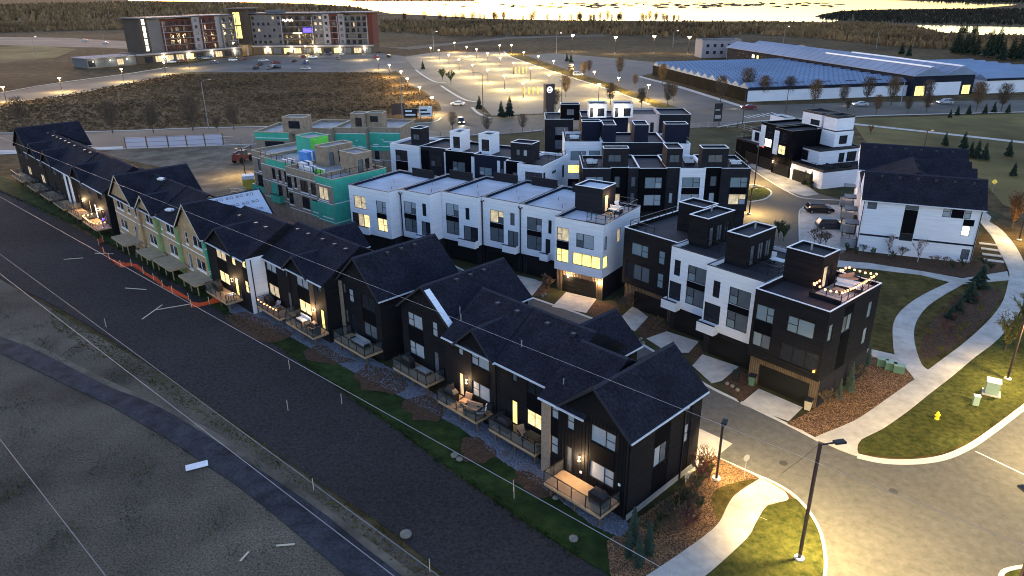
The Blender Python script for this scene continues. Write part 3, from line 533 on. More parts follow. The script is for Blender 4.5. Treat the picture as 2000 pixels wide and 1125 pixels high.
# driveways of the flat-roofed rows
for p in ([(0.71,91.27),(2.76,89.91),(4.23,88.77),(2.59,84.13),(-0,85.88)], [(4.87,80.58),(6.96,85.21),(10.58,82.82),(8.88,78.68),(6.51,79.78)], [(12.03,76.03),(14.85,80.67),(16.09,77.36),(13.9,73.54)], [(14.85,71.71),(17.48,73.47),(20.5,70.85),(18.77,68.22),(16.6,68.27)], [(18.49,65.4),(20.15,67.85),(23.2,65.1),(20.68,62.22),(19.55,61.74)], [(21.19,57.93),(23.84,60.68),(26.8,57.22),(24.67,54.94)]): sheet('driveway', p, .07, 'concrete')
for p in ([(2.59,84.13),(4.23,88.77),(5.28,88.03),(3.98,83.12)], [(8.88,78.68),(10.52,82.33),(13.43,80.39),(11.91,76.03),(10.25,77.2)], [(13.9,73.54),(15.9,77.66),(18.17,74.53),(17.37,73.47),(14.85,71.71)], [(18.77,68.22),(20.5,70.85),(20.32,67.85),(18.57,65.73)], [(20.6,61.92),(23.2,65.1),(23.93,60.97),(21.24,58.11)]): sheet('planting_bed', p, .06, 'mulch')

# ================================================================== GABLED ROW (townhouse by townhouse)
ROW = 'dark gabled townhouses in the long row'
def big(ua, ub, up='b', lo='b', st='RL', z=(5.3, 6.78, 2.15, 3.65)): return [(ua, ub, z[0], z[1], st, up), (ua, ub, z[2], z[3], st, lo)]
def row_house(label, u0, u1, v, W, wall='charcoal', depth=9.6, ze=7.2, zr=10.2, gab=None, door=None, R=(), L=(), panels=(), lamp_u=None, le=16., deck=None, lane=None, mw=True, gwall=None, fm='frame', rake=None, main=None, cat='townhouse', name='townhouse', roof='shingle', group=ROW):
    s = Unit(FA, name, label, cat, u0, v, group); v1 = v+depth; F = list(W)
    if door: F.append((door[0], door[1], 1.42, 3.75, 'S', door[2], 'door'))
    s.mass('wall', u0, u1, v, v1, 0, ze-.012, wall, F, R, L, fm)
    for p in panels: s.panel(*p[:4], v, p[4], th=p[5] if len(p) > 5 else .03)
    if main is not None:
        r = s.mainroof(main[0], main[1], v, v1, ze, zr, roof=roof, wall=wall)
    s.r = []
    for g in (gab or []):
        s.r.append(s.gable(g[0], g[1], v-(g[4] if len(g) > 4 else 0), g[3] if len(g) > 3 and g[3] else v1, ze, g[2], gwall or wall, face_mat=rake, roof=roof))
    if lane:
        s.box('lane_bay', lane[0]-lane[1], lane[0]+lane[1], v1-.02, v1+1.0, 0, ze-.02, wall); s.gable(lane[0], lane[1], v1-4.2, v1+1.0, ze, lane[2], wall, roof=roof)
    if lamp_u: s.sconce(lamp_u, v, 3.25, le)
    if deck: s.d = s.deck(deck[0], deck[1], v-deck[2], v, **(deck[3] if len(deck) > 3 else {}))
    return s
def vent(s, parent, u, v, z, sl):      # small box vent lying on a roof slope
    x, y = s.X(u), s.Y(v); ob('roof_vent', MB().box(x-.2, x+.2, y-.2, y+.2, z-.12, z+.16), 'darktrim', parent)

h1 = row_house('black board-and-batten end townhouse with bare lit deck beside the street', .3, 8.8, 0, big(1.55, 3.85)+[(5.42, 6.14, 5.3, 6.75, 'V', 'b'), (7.0, 7.74, 5.55, 7.0, 'V', 'b'), (7.0, 7.74, 2.35, 3.95, 'V', 'b')], 'batten', 9.3, 7.3,
    gab=[(3.5, 3.2, 10.05)], door=(5.5, 6.12, 'g'), main=(4.2, 8.8), zr=10.2, lamp_u=4.75, le=55, deck=(.9, 6.35, 2.3),
    R=[(3.15, 4.8, 2.95, 4.75, 'H', 'bg'), (6.95, 7.75, 6.1, 7.25, 'V', 'b'), (6.95, 7.75, 3.2, 4.9, 'V', 'b')],
    panels=[(1.55, 3.85, 3.72, 5.25, 'blackpanel'), (7.78, 8.72, 0, 7.15, 'tanbrick', .06), (7.0, 7.74, 4.0, 5.5, 'blackpanel')])
for k, (a, b) in enumerate(((.02, 2.95), (5.0, 6.85))): h1.rpanel(a, b, .75, 7.2, .3, 'charcoal', 'siding', .04)
h1.rpanel(7.85, 9.28, .75, 7.2, .3, 'charcoal', 'siding', .04); h1.rpanel(2.97, 4.98, 4.78, 7.2, .3, 'blackpanel', 'panel', .03); h1.rpanel(2.97, 4.98, .75, 2.92, .3, 'blackpanel', 'panel', .03)
h1.rpanel(.02, 9.28, 0, .55, .3, 'concretedark', 'foundation', .05)
mb = MB()
for i in range(21):
    x = h1.X(.32+i*.31); u = .32+i*.31
    if u > 6.85: break
    for z0, z1 in ((.1, 7.2),):
        for za, zb in ((.1, 1.38), (1.4, 2.1), (3.8, 5.2), (6.85, 7.25)) if (1.5 < u < 3.9 or 5.4 < u < 6.2) else ((.1, 7.25),):
            if (1.5 < u < 3.9) and za == 3.8: continue
            mb.box(x-.03, x+.03, -.028, .002, za, zb)
bt = ob('battens', mb, 'batten', h1.root); bt['kind'] = 'stuff'
ob('downspout', MB().box(h1.X(.3)-.16, h1.X(.3)-.06, -.14, -.03, .1, 7.1), 'rail', h1.root); ob('downspout', MB().box(h1.X(.3)+.05, h1.X(.3)+.15, 6.98-.2, 6.98-.08, .1, 7.2), 'rail', h1.root)
for q in ((1.0, 2.9), (4.6, 2.1)): ob('wall_vent', MB().box(h1.X(q[0])-.1, h1.X(q[0])+.1, -.08, -.031, q[1]-.1, q[1]+.1), 'whitegear', h1.root)
h2 = row_house('townhouse with a yellow-lit patio door and glass-railed deck of wicker chairs', 8.85, 15.75, 1.75, big(10.28, 12.08, 'd', 'l', 'H')+[(13.25, 13.82, 5.6, 6.95, 'V', 'g')], depth=9.6, ze=7.1, main=(8.85, 15.75), zr=10.2, door=(13.2, 13.9, 'y'), panels=[(10.28, 12.08, 3.72, 5.25, 'blackpanel')], lane=(11.6, 2.85, 9.5), deck=(9.3, 14.7, 2.0))
h3 = row_house('townhouse with small batten gable and lit deck of brown armchairs', 15.8, 22.55, 1.7, big(16.6, 18.92, 'b', 'b', 'LR')+[(20.02, 20.68, 5.6, 6.9, 'V', 'b')], depth=9.6, ze=7.1, main=(15.8, 22.55), zr=10.2, gab=[(18.15, 2.3, 9.15, 6.2, .25)], gwall='batten', door=(20.1, 20.72, 'i'), panels=[(16.6, 18.92, 3.72, 5.25, 'blackpanel')], lamp_u=19.55, le=30, deck=(16.2, 21.4, 2.1))
h3.panel(15.75, 19.95, .05, 7.05, 1.7-.22, 'batten', 'siding', .02) if False else None
h4 = row_house('tall-gabled townhouse with a white rake board and covered grill on its deck', 22.8, 30.5, 2.7, big(27.15, 29.5, 'b', 'b', 'LR')+[(24.85, 25.65, 5.4, 6.95, 'V', 'b')], depth=10.2, ze=7.35, gab=[(26.65, 3.85, 10.35)], door=(24.9, 25.65, 'g'), panels=[(27.15, 29.5, 3.72, 5.25, 'blackpanel'), (22.82, 23.2, .1, 7.2, 'white', .05)], deck=(24.1, 29.4, 2.3))
h4.box('rake_trim', 22.5, 22.72, 2.36, 2.6, 7.0, 7.3, 'white')
o_ = h4; sl_ = (10.35-7.35)/3.85; x0 = o_.X(26.65)
ob('rake_trim', MB().add([(x0+.5,-.30,10.35-.5*sl_+.06),(x0+4.1,-.30,7.35-.25*sl_+.06),(x0+4.1,.35,7.35-.25*sl_+.06),(x0+.5,.35,10.35-.5*sl_+.06),(x0+.5,-.30,10.35-.5*sl_),(x0+4.1,-.30,7.35-.25*sl_),(x0+4.1,.35,7.35-.25*sl_),(x0+.5,.35,10.35-.5*sl_)], [(3,2,1,0),(0,1,5,4),(1,2,6,5),(2,3,7,6),(3,0,4,7)]), 'white', h4.r[0])
h5 = row_house('unlit tall-gabled townhouse with tan brick edge and empty pale deck', 33.1, 40.75, 1.93, big(34.1, 36.48, 'd', 'g', 'H')+[(38.0, 38.85, 5.22, 6.72, 'V', 'b'), (39.45, 39.98, 5.9, 7.0, 'V', 'g'), (39.45, 39.98, 2.4, 3.95, 'V', 'g')], depth=10.2, ze=7.3, gab=[(36.95, 3.8, 10.75)], door=(38.02, 38.9, 'd'), panels=[(34.1, 36.48, 3.72, 5.25, 'blackpanel'), (40.05, 40.73, .05, 7.2, 'tanbrick', .06)], deck=(33.2, 39.0, 2.3))
h6 = row_house('townhouse with lit patio window, wood-lit wall lamp and party deck', 40.8, 48.5, .2, big(44.35, 46.95, 'b', 'l', 'H')+[(41.58, 42.36, 5.8, 7.1, 'V', 'g')], depth=9.8, ze=7.2, main=(40.8, 48.5), zr=10.2, gab=[(46.4, 2.4, 9.0, 4.9, .2)], gwall='batten', door=(41.58, 42.36, 'y'), panels=[(44.35, 46.95, 3.72, 5.25, 'blackpanel'), (43.2, 44.2, 1.5, 7.0, 'woodslat', .04)], lamp_u=43.7, le=30, deck=(40.9, 46.8, 2.0))
h7 = row_house('townhouse with a string of globe lights along its dark deck', 48.55, 54.15, .1, big(51.5, 53.95, 'b', 'i', 'H')+[(48.85, 49.35, 5.7, 6.8, 'S', 'g')], depth=9.8, ze=7.1, main=(48.55, 54.15), zr=10.2, door=(48.6, 49.4, 'g'), panels=[(51.5, 53.95, 3.72, 5.25, 'blackpanel')], deck=(48.0, 53.4, 2.1), lane=(51.3, 2.6, 9.4))
h8 = row_house('townhouse with four lit windows and white side wall beside the green-sheathed house', 54.2, 65.3, -2.2, big(59.75, 62.55, 'i', 'l', 'H')+[(57.2, 58.2, 5.45, 6.95, 'V', 'l'), (54.45, 55.4, 5.85, 7.05, 'V', 'l'), (54.45, 55.4, 2.65, 4.2, 'V', 'l')], depth=11.5, ze=7.2, main=(54.2, 65.3), zr=10.25, gab=[(60.6, 3.7, 9.6, 2.6, .2)], door=(57.35, 58.3, 'y'), panels=[(59.75, 62.55, 3.72, 5.25, 'blackpanel'), (54.45, 55.4, 4.25, 5.8, 'blackpanel')], lamp_u=58.8, le=30, deck=(56.6, 62.4, 2.1))
h8.rpanel(-2.18, .08, .1, 7.1, 54.2, 'white', 'siding', .05)
ob('downspout', MB().box(h8.X(54.2)+.06, h8.X(54.2)+.16, .5, .6, .1, 6.9), 'rail', h8.root)
# the row still under construction: bare strand board, taped joints, green sheathing, high decks
CROW = 'unfinished gabled townhouses'
def tapes(s, u0, u1, v, zs):
    for z in zs: s.panel(u0, u1, z-.07, z+.07, v, 'tape', 'sheathing_tape', .012)
def raw_house(label, u0, u1, v, W, gab=None, main=None, green=(), zr=10.4, deck=None):
    s = row_house(label, u0, u1, v, W, 'osb', 10.0, 7.3, zr, gab=gab, main=main, fm='whiteframe', deck=deck, group=CROW, name='unfinished_townhouse', rake='lumber')
    for a, b in green: s.panel(a, b, .05, 7.2, v, 'greenedge', 'sheathing', .03)
    tapes(s, u0+.05, u1-.05, v-.031, (4.45,)); tapes(s, u0+.05, u1-.05, v-.031, (1.2,)); 
    for w in W: s.panel(w[0]-.12, w[1]+.12, w[2]-.22, w[2]-.03, v, 'tape', 'sill_tape', .02)
    return s
DK = dict(z=1.75, m='rawwood', rail=False)
k1 = raw_house('strand-board house frame with tall gable next to the finished lit townhouse', 65.6, 73.4, -2.4, big(66.3, 69.2, 'd', 'd', 'H')+[(70.75, 71.7, 5.05, 6.7, 'V', 'd'), (70.7, 71.8, 1.45, 3.65, 'S', 'g', 'door')], gab=[(69.5, 3.9, 10.9, None, .15)], deck=(64.2, 69.4, 2.6, DK))
k1.rpanel(-2.38, .6, .05, 7.2, 65.6, 'greensheath', 'sheathing', .03); k1.panel(65.62, 66.2, 4.7, 7.1, -2.4, 'greensheath', 'sheathing', .025)
for z in (2.2, 2.5, 5.6): k1.rpanel(-2.37, .55, z-.06, z+.06, 65.57, 'tape', 'sheathing_tape', .012)
k2 = raw_house('strand-board house frame with straight eave between two green strips', 73.45, 80.3, -2.6, big(75.0, 77.85, 'd', 'd', 'H')+[(79.2, 79.7, 5.4, 6.6, 'S', 'd')], main=(73.45, 80.3), green=[(73.5, 74.5), (79.75, 80.28)], deck=(72.0, 78.1, 2.5, DK))
k3 = raw_house('strand-board house frame with low centre gable behind a raw deck', 80.35, 86.5, -2.9, big(81.9, 84.7, 'd', 'd', 'H'), main=(80.35, 86.5), gab=[(83.6, 2.9, 9.5, 3.2, .2)], green=[(80.4, 81.2)], deck=(78.6, 83.8, 2.5, DK))
k4 = raw_house('strand-board house frame with double rake gable at the far end of its block', 86.55, 97.4, -3.2, big(93.0, 96.1, 'd', 'd', 'H')+[(90.2, 91.4, 5.4, 6.9, 'V', 'd'), (89.0, 90.0, 1.45, 3.65, 'S', 'd', 'door'), (87.2, 88.3, 5.4, 6.9, 'S', 'd')], main=(86.55, 97.4), gab=[(92.6, 4.7, 10.95, None, .15)], deck=(87.2, 93.1, 2.6, DK))
# printed roofing underlay not yet shingled over, on the tall gable's right slope
def on_k1(u, v, up=.03): return (k1.X(u), k1.Y(v), 10.9-(69.5-u)*3.6/3.9+up)
edge = [(69.45-.42*i, .5+.86*i+(.18 if i % 2 else 0)) for i in range(9)]
ul = ob('roofing_underlay', MB().add([on_k1(u, v) for u, v in edge]+[on_k1(65.75, 7.7), on_k1(69.45, 7.7)], [tuple(range(11))]), 'underlay', k1.r[0])
def flat_text(txt, parent, size, m, loc, rot, name='printed_text', ext=.0):
    c = bpy.data.curves.new(name, 'FONT'); c.body = txt; c.size = size; c.align_x = 'CENTER'; c.align_y = 'CENTER'; c.extrude = ext
    c.materials.append(MATS[m]); t_ = bpy.data.objects.new(name, c); COL.objects.link(t_); bpy.context.view_layer.update(); me = bpy.data.meshes.new_from_object(t_); bpy.data.objects.remove(t_); o = link(name, me, parent); o.location = loc; o.rotation_euler = rot
    return o
tl = atan2(3.6, 3.9)
for row, (du, vs_) in enumerate(((.45, (1.9, 3.3, 4.7, 6.1)), (1.35, (3.6, 5.0, 6.4)), (2.25, (5.2, 6.4)), (2.9, (6.3,)))):
    for v in vs_:
        p = on_k1(69.5-du, v, .045); t = flat_text('IKO', ul, .62, 'ink', p, (0, 0, 0))
        t.rotation_euler = Matrix(((0, cos(tl), sin(tl)), (1, 0, 0), (0, -sin(tl), cos(tl)))).transposed().to_euler() if False else (Matrix(((0,-cos(tl),sin(tl)),(1,0,0),(0,sin(tl),cos(tl)))) if row != 2 else Matrix(((0,cos(tl),sin(tl)),(-1,0,0),(0,-sin(tl),cos(tl))))).to_euler()

# far block of the gabled row
FROW = 'finished gabled townhouses in the distant block'
LB = ['dark townhouse with a string-lit deck and blue lantern at the block corner', 'dark townhouse with two warm wall lamps and a low front gable', 'dark townhouse with tall white window strip on its wall', 'dark townhouse beyond the white strip, with a shallow gable', 'dark townhouse next to last in the distant block', 'farthest dark townhouse, with high gable roof near the avenue']
f1 = row_house(LB[0], 99.4, 108.4, -3.7, [(105.6, 108.0, 5.3, 6.8, 'H', 'g'), (101.5, 103.5, 5.3, 6.8, 'H', 'd'), (101.5, 103.5, 2.0, 3.7, 'H', 'd')], depth=10, main=(99.4, 108.4), zr=10.4, lamp_u=104.7, le=60, door=(106, 107, 'w'), deck=(99.6, 106.5, 2.3), group=FROW)
f2 = row_house(LB[1], 108.45, 116.2, -3.7, [(110.8, 113.2, 5.3, 6.8, 'H', 'g'), (109.2, 109.9, 1.5, 3.9, 'S', 'l')], depth=10, main=(108.45, 116.2), zr=10.2, gab=[(112.6, 3.0, 9.4, 2.4, .2)], lamp_u=113.0, le=60, deck=(108.6, 115.0, 2.3), group=FROW, door=(114.5, 115.4, 'd'))
f3 = row_house(LB[2], 116.25, 124.8, -3.9, [(118.5, 120.0, 1.9, 7.0, 'V', 'd'), (121.5, 123.6, 5.3, 6.8, 'H', 'g')], depth=10, main=(116.25, 124.8), zr=10.2, panels=[(120.05, 121.4, .2, 7.1, 'white', .05), (117.2, 118.45, .2, 7.1, 'white', .05)], deck=(116.6, 123.0, 2.3), group=FROW)
f4 = row_house(LB[3], 124.85, 134, -3.9, [(126.5, 129, 5.3, 6.8, 'H', 'g'), (126.5, 129, 2, 3.7, 'H', 'd'), (130.5, 131.5, 5.3, 6.8, 'V', 'g')], depth=10, main=(124.85, 134), zr=10.2, gab=[(130, 3.2, 9.5, 2.4, .2)], deck=(125.6, 132.0, 2.3), group=FROW)
f5 = row_house(LB[4], 134.05, 143.2, -4.0, [(136, 138.4, 5.3, 6.8, 'H', 'g'), (136, 138.4, 2, 3.7, 'H', 'i')], depth=10, main=(134.05, 143.2), zr=10.2, gab=[(139.5, 3.0, 9.5, 2.4, .2)], deck=(135, 141, 2.3), group=FROW)
f6 = row_house(LB[5], 143.25, 155, -4.0, [(146, 148.5, 5.3, 6.8, 'H', 'g'), (146, 148.5, 2, 3.7, 'H', 'i'), (151, 153, 5.3, 6.8, 'H', 'd')], depth=11, main=(143.25, 146), zr=10.4, gab=[(149.2, 5.7, 11.2)], deck=(145, 153, 2.3), group=FROW)
f6.box('wall_lamp', 155.02, 155.2, 1, 1.2, 3.2, 3.5, 'rail'); lamp('POINT', (f6.X(156.6), f6.Y(-1.5), 3.4), 700, SODIUM, f6.root, .2)  # assumed lamp, added to light the ground at the row end; source unknown
for s, us in ((f3, (118, 121)), (f4, (127, 130.5, 133)), (f5, (136, 138.5, 141)), (f6, (145,))):
    for u in us: vent(s, s.root, u, .3, 10.0, 0)
for s, us in ((h2, (10.5, 13.4)), (h3, (17, 19.5)), (h6, (42.2, 44.5, 47)), (h7, (50, 52.5)), (h8, (56, 58.5, 63))):
    for u in us: vent(s, s.root, u, s.v0+3.9, 7.1+3.1*(3.9/4.8)+.05, 0)
for s, uc, z in ((h4, 26.65, 10.35), (h5, 36.95, 10.75)):
    for v in (3.6, 5.4, 7.2): vent(s, s.root, uc-.55, s.v0+v, z-.4, 0)
for s, (u, v) in ((h4, (23.2, 4.2)), (h3, (21.9, 3.2)), (h2, (14.2, 3.3)), (h1, (7.6, 1.2))):
    x, y = s.X(u), s.Y(v); z = 7.2+.62*y+.1; ob('vent_pipe', MB().tube((x,y,z-.3),(x,y,z+.45),.06,.06), 'greypole', s.root)

# ================================================================== FLAT-ROOFED ROWS
# ---- white row opposite the gabled houses
FB = Frame((10.98, 81.91), -55.0); BROW = 'white flat-roofed townhouses with pale roofs'
def modern(fr, label, u0, u1, v, wall, F, depth=10., top=10., roof='darkmembrane', R=(), L=(), gd=None, seg=(), cap='trim', group=None, gw='woodslat', bays=(), g0=3.1, base='darkgrey', gset=.6, spans=()):
    s = Unit(fr, 'flat_roof_townhouse', label, 'townhouse', u0, v, group); v1 = v+depth
    s.mass('wall', u0, u1, v, v1, g0, top-.4, wall, F, R, L); s.flat(u0, u1, v, v1, top, wall, roof, cap)
    s.mass('garage_wall', u0+.06, u1-.06, v+gset, v1-.05, 0, g0-.004, base)
    if gd:
        gv = v+gset; d = s.box('garage_door', gd[0], gd[1], gv-.03, gv+.004, .02, 2.25, 'garage'); ob('door_handle', MB().box(s.X((gd[0]+gd[1])/2)-.15, s.X((gd[0]+gd[1])/2)+.15, s.Y(gv)-.06, s.Y(gv)-.033, .7, .75), 'frame', d)
        if gw: s.box('cladding', u0+.08, gd[0]-.02, gv-.05, gv+.004, .02, g0-.02, gw); s.box('cladding', gd[1]+.02, u1-.08, gv-.05, gv+.004, .02, g0-.02, gw); s.box('cladding', gd[0]-.015, gd[1]+.015, gv-.05, gv+.004, 2.3, g0-.02, gw)
    for p in spans: s.panel(*p[:4], v, p[4] if len(p) > 4 else 'blackpanel')
    for b in bays: balcony(s, *b)
    return s
def balcony(s, u0, u1, v, m, z=3.1, h=1.05, out=.85, rec=None):
    """projecting balcony tray with solid front and dark door recess behind"""
    x0, x1, y = s.X(u1), s.X(u0), s.Y(v); t = .12
    b = ob('balcony', MB().box(x0,x1,y-out,y-.004,z,z+.2).box(x0,x1,y-out,y-out+t,z+.2,z+h).box(x0,x0+t,y-out+t,y-.004,z+.2,z+h).box(x1-t,x1,y-out+t,y-.004,z+.2,z+h), m, s.root)
    ob('balcony_rail', MB().box(x0-.03,x1+.03,y-out-.03,y-out+t+.03,z+h,z+h+.07), 'rail', b)
def stack(ua, ub, up, lo, st, z=(6.7, 8.45, 4.0, 5.9)): return [(ua, ub, z[0], z[1], st, up), (ua, ub, z[2], z[3], st, lo)]
b0 = modern(FB, 'white end townhouse with yellow-lit corner window and rooftop terrace', 0, 6.8, 0, 'stucco', [(.25, 4.15, 4.25, 5.85, 'T', 'y'), (1.25, 3.7, 6.6, 8.4, 'LR', 'bg'), (4.75, 6.5, 7.0, 8.7, 'LR', 'i'), (4.75, 6.5, 4.2, 5.95, 'LR', 'y')],
    R=[(.2, 1.4, 4.25, 5.85, 'S', 'y'), (.35, 1.0, 6.7, 8.4, 'S', 'b'), (3.7, 4.6, 6.7, 8.5, 'S', 'i')], roof='membrane', gd=(1.0, 5.9), group=BROW, spans=[(4.75, 6.5, 5.98, 6.97)], cap='darktrim')
b0.pent(2.85, 6.8, 4.85, 8.4, 9.6, 12.9, 'darkgrey', roof='membrane', R=[(5.6, 6.6, 9.75, 11.9, 'S', 'i', 'door')]); b0.rail([(2.8, 2.0), (2.8, .9), (.3, .9), (.3, 9.6), (2.8, 9.6)], 9.7, 1.2); b0.sconce(5.0, .6, 2.3, 45); b0.sconce(.5, .6, 2.3, 45)
b0.box('terrace_deck', .35, 2.75, 1.0, 9.5, 9.64, 9.72, 'concretedark')
b1 = modern(FB, 'white townhouse next to the lit end house, with a slit window', 6.85, 13.65, 2.3, 'stucco', stack(10.2, 12.5, 'gb', 'g', 'RL')+[(8.7, 9.2, 6.7, 8.5, 'S', 'd'), (8.85, 9.6, 3.6, 5.9, 'S', 'd', 'door')], depth=11, roof='membrane', gd=(8, 12.8), group=BROW, cap='darktrim', gw=None, spans=[(10.2, 12.5, 5.93, 6.67)], bays=[(8.75, 10.0, 2.3, 'stucco', 3.1, 1.0)])
b2 = modern(FB, 'white townhouse in mid row with half-lit upper blind', 13.7, 19.95, 2.3, 'stucco', stack(16.3, 18.6, 'ig', 'g', 'RL')+[(14.5, 15.2, 6.8, 8.5, 'S', 'g'), (13.9, 15.6, 3.6, 6.0, 'H', 'g', 'door')], depth=11, roof='membrane', gd=(14.5, 19.2), group=BROW, cap='darktrim', gw=None, spans=[(16.3, 18.6, 5.93, 6.67)], bays=[(13.8, 16.0, 2.3, 'stucco', 3.1, 1.0)])
b3 = modern(FB, 'white townhouse with wide recessed corner balcony facing the gabled roofs', 20.0, 26.4, 1.5, 'stucco', stack(23.4, 25.7, 'bg', 'g', 'RL')+[(21.5, 22.2, 6.6, 8.3, 'S', 'd'), (20.1, 22.6, 3.6, 5.7, 'H', 'gd', 'door')], depth=10.5, roof='membrane', gd=(20.8, 25.6), group=BROW, cap='darktrim', gw=None, spans=[(23.4, 25.7, 5.93, 6.67)], bays=[(20.0, 23.0, 1.5, 'stucco', 2.9, 1.0)])
b4 = modern(FB, 'white townhouse second from the green-sheathed building', 26.45, 32.1, -.95, 'stucco', stack(29.1, 31.4, 'bg', 'g', 'RL')+[(27.2, 27.9, 6.8, 8.6, 'S', 'd'), (26.6, 28.2, 3.9, 6.0, 'H', 'gd', 'door')], depth=10.8, roof='membrane', gd=(27.2, 31.6), group=BROW, cap='darktrim', gw=None, spans=[(29.1, 31.4, 5.93, 6.67)], bays=[(26.5, 28.6, -.95, 'stucco', 3.1, 1.0)])
b5 = modern(FB, 'white end townhouse against the green-sheathed building, with lit lower windows', 32.15, 40.2, -3.0, 'stucco', stack(32.9, 34.8, 'b', 'l', 'RL')+[(36.9, 39.3, 6.7, 8.6, 'RL', 'i'), (36.4, 39.9, 3.9, 5.95, 'T', 'dil')], depth=10.8, roof='membrane', gd=(33.5, 38.5), group=BROW, cap='darktrim', gw=None, spans=[(32.9, 34.8, 5.93, 6.67)], bays=[(36.3, 40.15, -3.0, 'stucco', 3.1, 1.1, .5)])
for s, u in ((b1, 13.6), (b2, 19.9), (b4, 31.9)): 
    x = s.X(u); y = s.Y(s.v0); ob('downspout', MB().box(x+.02, x+.12, y-.14, y-.02, .2, 9.3).bar((x-.25,y-.1,9.6),(x+.07,y-.1,9.25),.1).bar((x+.4,y-.1,9.6),(x+.07,y-.1,9.25),.1), 'rail', s.root)
for s in (b1, b2, b3, b4, b5): s.box('parapet_wall', s.u0+.5, s.u0+4.8, s.v0+10.2, s.v0+10.4, 9.62, 10.9, 'darkgrey'); 
for s in (b1, b2, b3, b4, b5):
    for k in range(2): x, y = s.X(s.u0+1.8+2.4*k), s.Y(s.v0+2.5+3*k); ob('vent_pipe', MB().tube((x,y,9.6),(x,y,10.1),.06,.06), 'greypole', s.root)
# ---- dark and white row by the street corner
FD = Frame((28.38, 57.37), -40.6); FD.o = FD.pt(0, -1.2)[:2]; DROW = 'flat-roofed townhouses by the street corner'
d0 = modern(FD, 'charcoal corner townhouse with string lights around its roof terrace', 0, 7.2, 0, 'charcoal', [(5.05, 6.9, 7.0, 8.6, 'RL', 't'), (5.05, 6.9, 4.3, 5.75, 'H', 'tg'), (1.1, 3.7, 6.9, 8.5, 'LR', 't'), (.3, 4.0, 3.9, 5.6, 'T', 'd')],
    R=[(-0.2+.6, 1.2, 6.9, 8.6, 'S', 't'), (3.0, 4.7, 6.9, 8.6, 'H', 'gt'), (7.9, 8.8, 6.9, 8.6, 'S', 't'), (7.9, 8.8, 4.1, 5.85, 'S', 't')], depth=9.9, gd=(.95, 6.05), group=DROW, spans=[(5.05, 6.9, 5.78, 6.97)])
d0.rpanel(3.0, 4.7, 3.2, 6.85, 0, 'blackpanel'); d0.rpanel(3.0, 4.7, 8.65, 9.55, 0, 'blackpanel')
d0.box('balcony_sill', .25, 4.05, -.12, -.005, 3.72, 3.86, 'rail'); d0.pent(3.4, 7.15, 4.6, 7.6, 9.6, 13.0, 'charcoal', R=[(5.0, 6.6, 9.75, 11.9, 'H', 'id')])
d0.rail([(3.3, 2.9), (.5, 2.9), (.5, 9.6), (3.3, 9.6)], 9.7, 1.15); d0.box('terrace_curb', .4, 3.4, 2.72, 2.85, 9.6, 10.1, 'charcoal'); d0.box('terrace_deck', .45, 3.35, 2.9, 9.5, 9.64, 9.72, 'concretedark')
d1 = modern(FD, 'white-faced townhouse beside the string-lit corner house', 7.25, 13.95, 1.95, 'white', [(8.7, 11.1, 4.1, 5.9, 'LR', 'gt'), (8.7, 11.1, 6.7, 8.5, 'LR', 'gt'), (12.2, 13.0, 6.8, 8.6, 'S', 'd'), (11.9, 13.8, 3.9, 6.0, 'S', 'd', 'door')], depth=10.3, gd=(8.0, 13.2), group=DROW, gw=None, spans=[(8.7, 11.1, 5.93, 6.67)], bays=[(11.9, 14.0, 1.95, 'white', 2.9, 1.05)], cap='darktrim')
d1.pent(11.2, 13.7, 4.6, 9.6, 9.6, 13.0, 'charcoal', R=[(5.2, 6.0, 9.75, 11.9, 'S', 'g', 'door'), (6.6, 7.6, 10.1, 11.9, 'H', 'g'), (8.0, 9.0, 10.1, 11.9, 'H', 'g')]); d1.rail([(11.1, 4.6), (7.6, 4.6), (7.6, 9.8)], 9.7, 1.1)
d2 = modern(FD, 'white-faced townhouse in mid row with a projecting white balcony', 14.0, 19.95, 3.95, 'white', [(15.2, 17.6, 4.0, 5.9, 'LR', 'gt'), (15.2, 17.6, 6.7, 8.5, 'LR', 'gt'), (18.6, 19.4, 6.8, 8.6, 'S', 'd'), (18.3, 19.85, 3.9, 6.0, 'S', 'd', 'door')], depth=10.3, gd=(14.6, 19.2), group=DROW, gw=None, spans=[(15.2, 17.6, 5.93, 6.67)], bays=[(18.2, 20.2, 3.95, 'white', 2.9, 1.05)], cap='darktrim')
d2.pent(17.5, 19.95, 6.7, 11.7, 9.6, 13.0, 'charcoal', R=[(7.2, 8.0, 9.75, 11.9, 'S', 'g', 'door'), (8.6, 9.6, 10.1, 11.9, 'H', 'g'), (10.0, 11.0, 10.1, 11.9, 'H', 'd')]); d2.rail([(17.4, 6.7), (14.3, 6.7), (14.3, 12)], 9.7, 1.1)
d3 = modern(FD, 'charcoal townhouse at the inner end of the corner row', 20.0, 27.8, 5.2, 'charcoal', [(24.1, 26.6, 7.0, 8.5, 'RL', 't'), (23.7, 27.3, 4.0, 5.9, 'T', 'dgg'), (21.7, 22.6, 6.9, 8.5, 'V', 't'), (21.7, 22.6, 4.0, 5.8, 'V', 't')], depth=10.2, gd=(21.2, 26.2), group=DROW, L=[(6.2, 7.2, 4.0, 5.9, 'S', 'g')])
d3.pent(20.3, 23.8, 9.9, 12.6, 9.6, 13.0, 'charcoal'); d3.rail([(24, 5.9), (27.5, 5.9), (27.5, 15.2), (21, 15.2)], 9.7, 1.1)
for s in (d0, d1, d2):
    x, y = s.X(s.u0+5.5), s.Y(s.v0+6.2); ob('vent_pipe', MB().tube((x,y,12.7),(x,y,13.5),.1,.1), 'greypole', s.root)
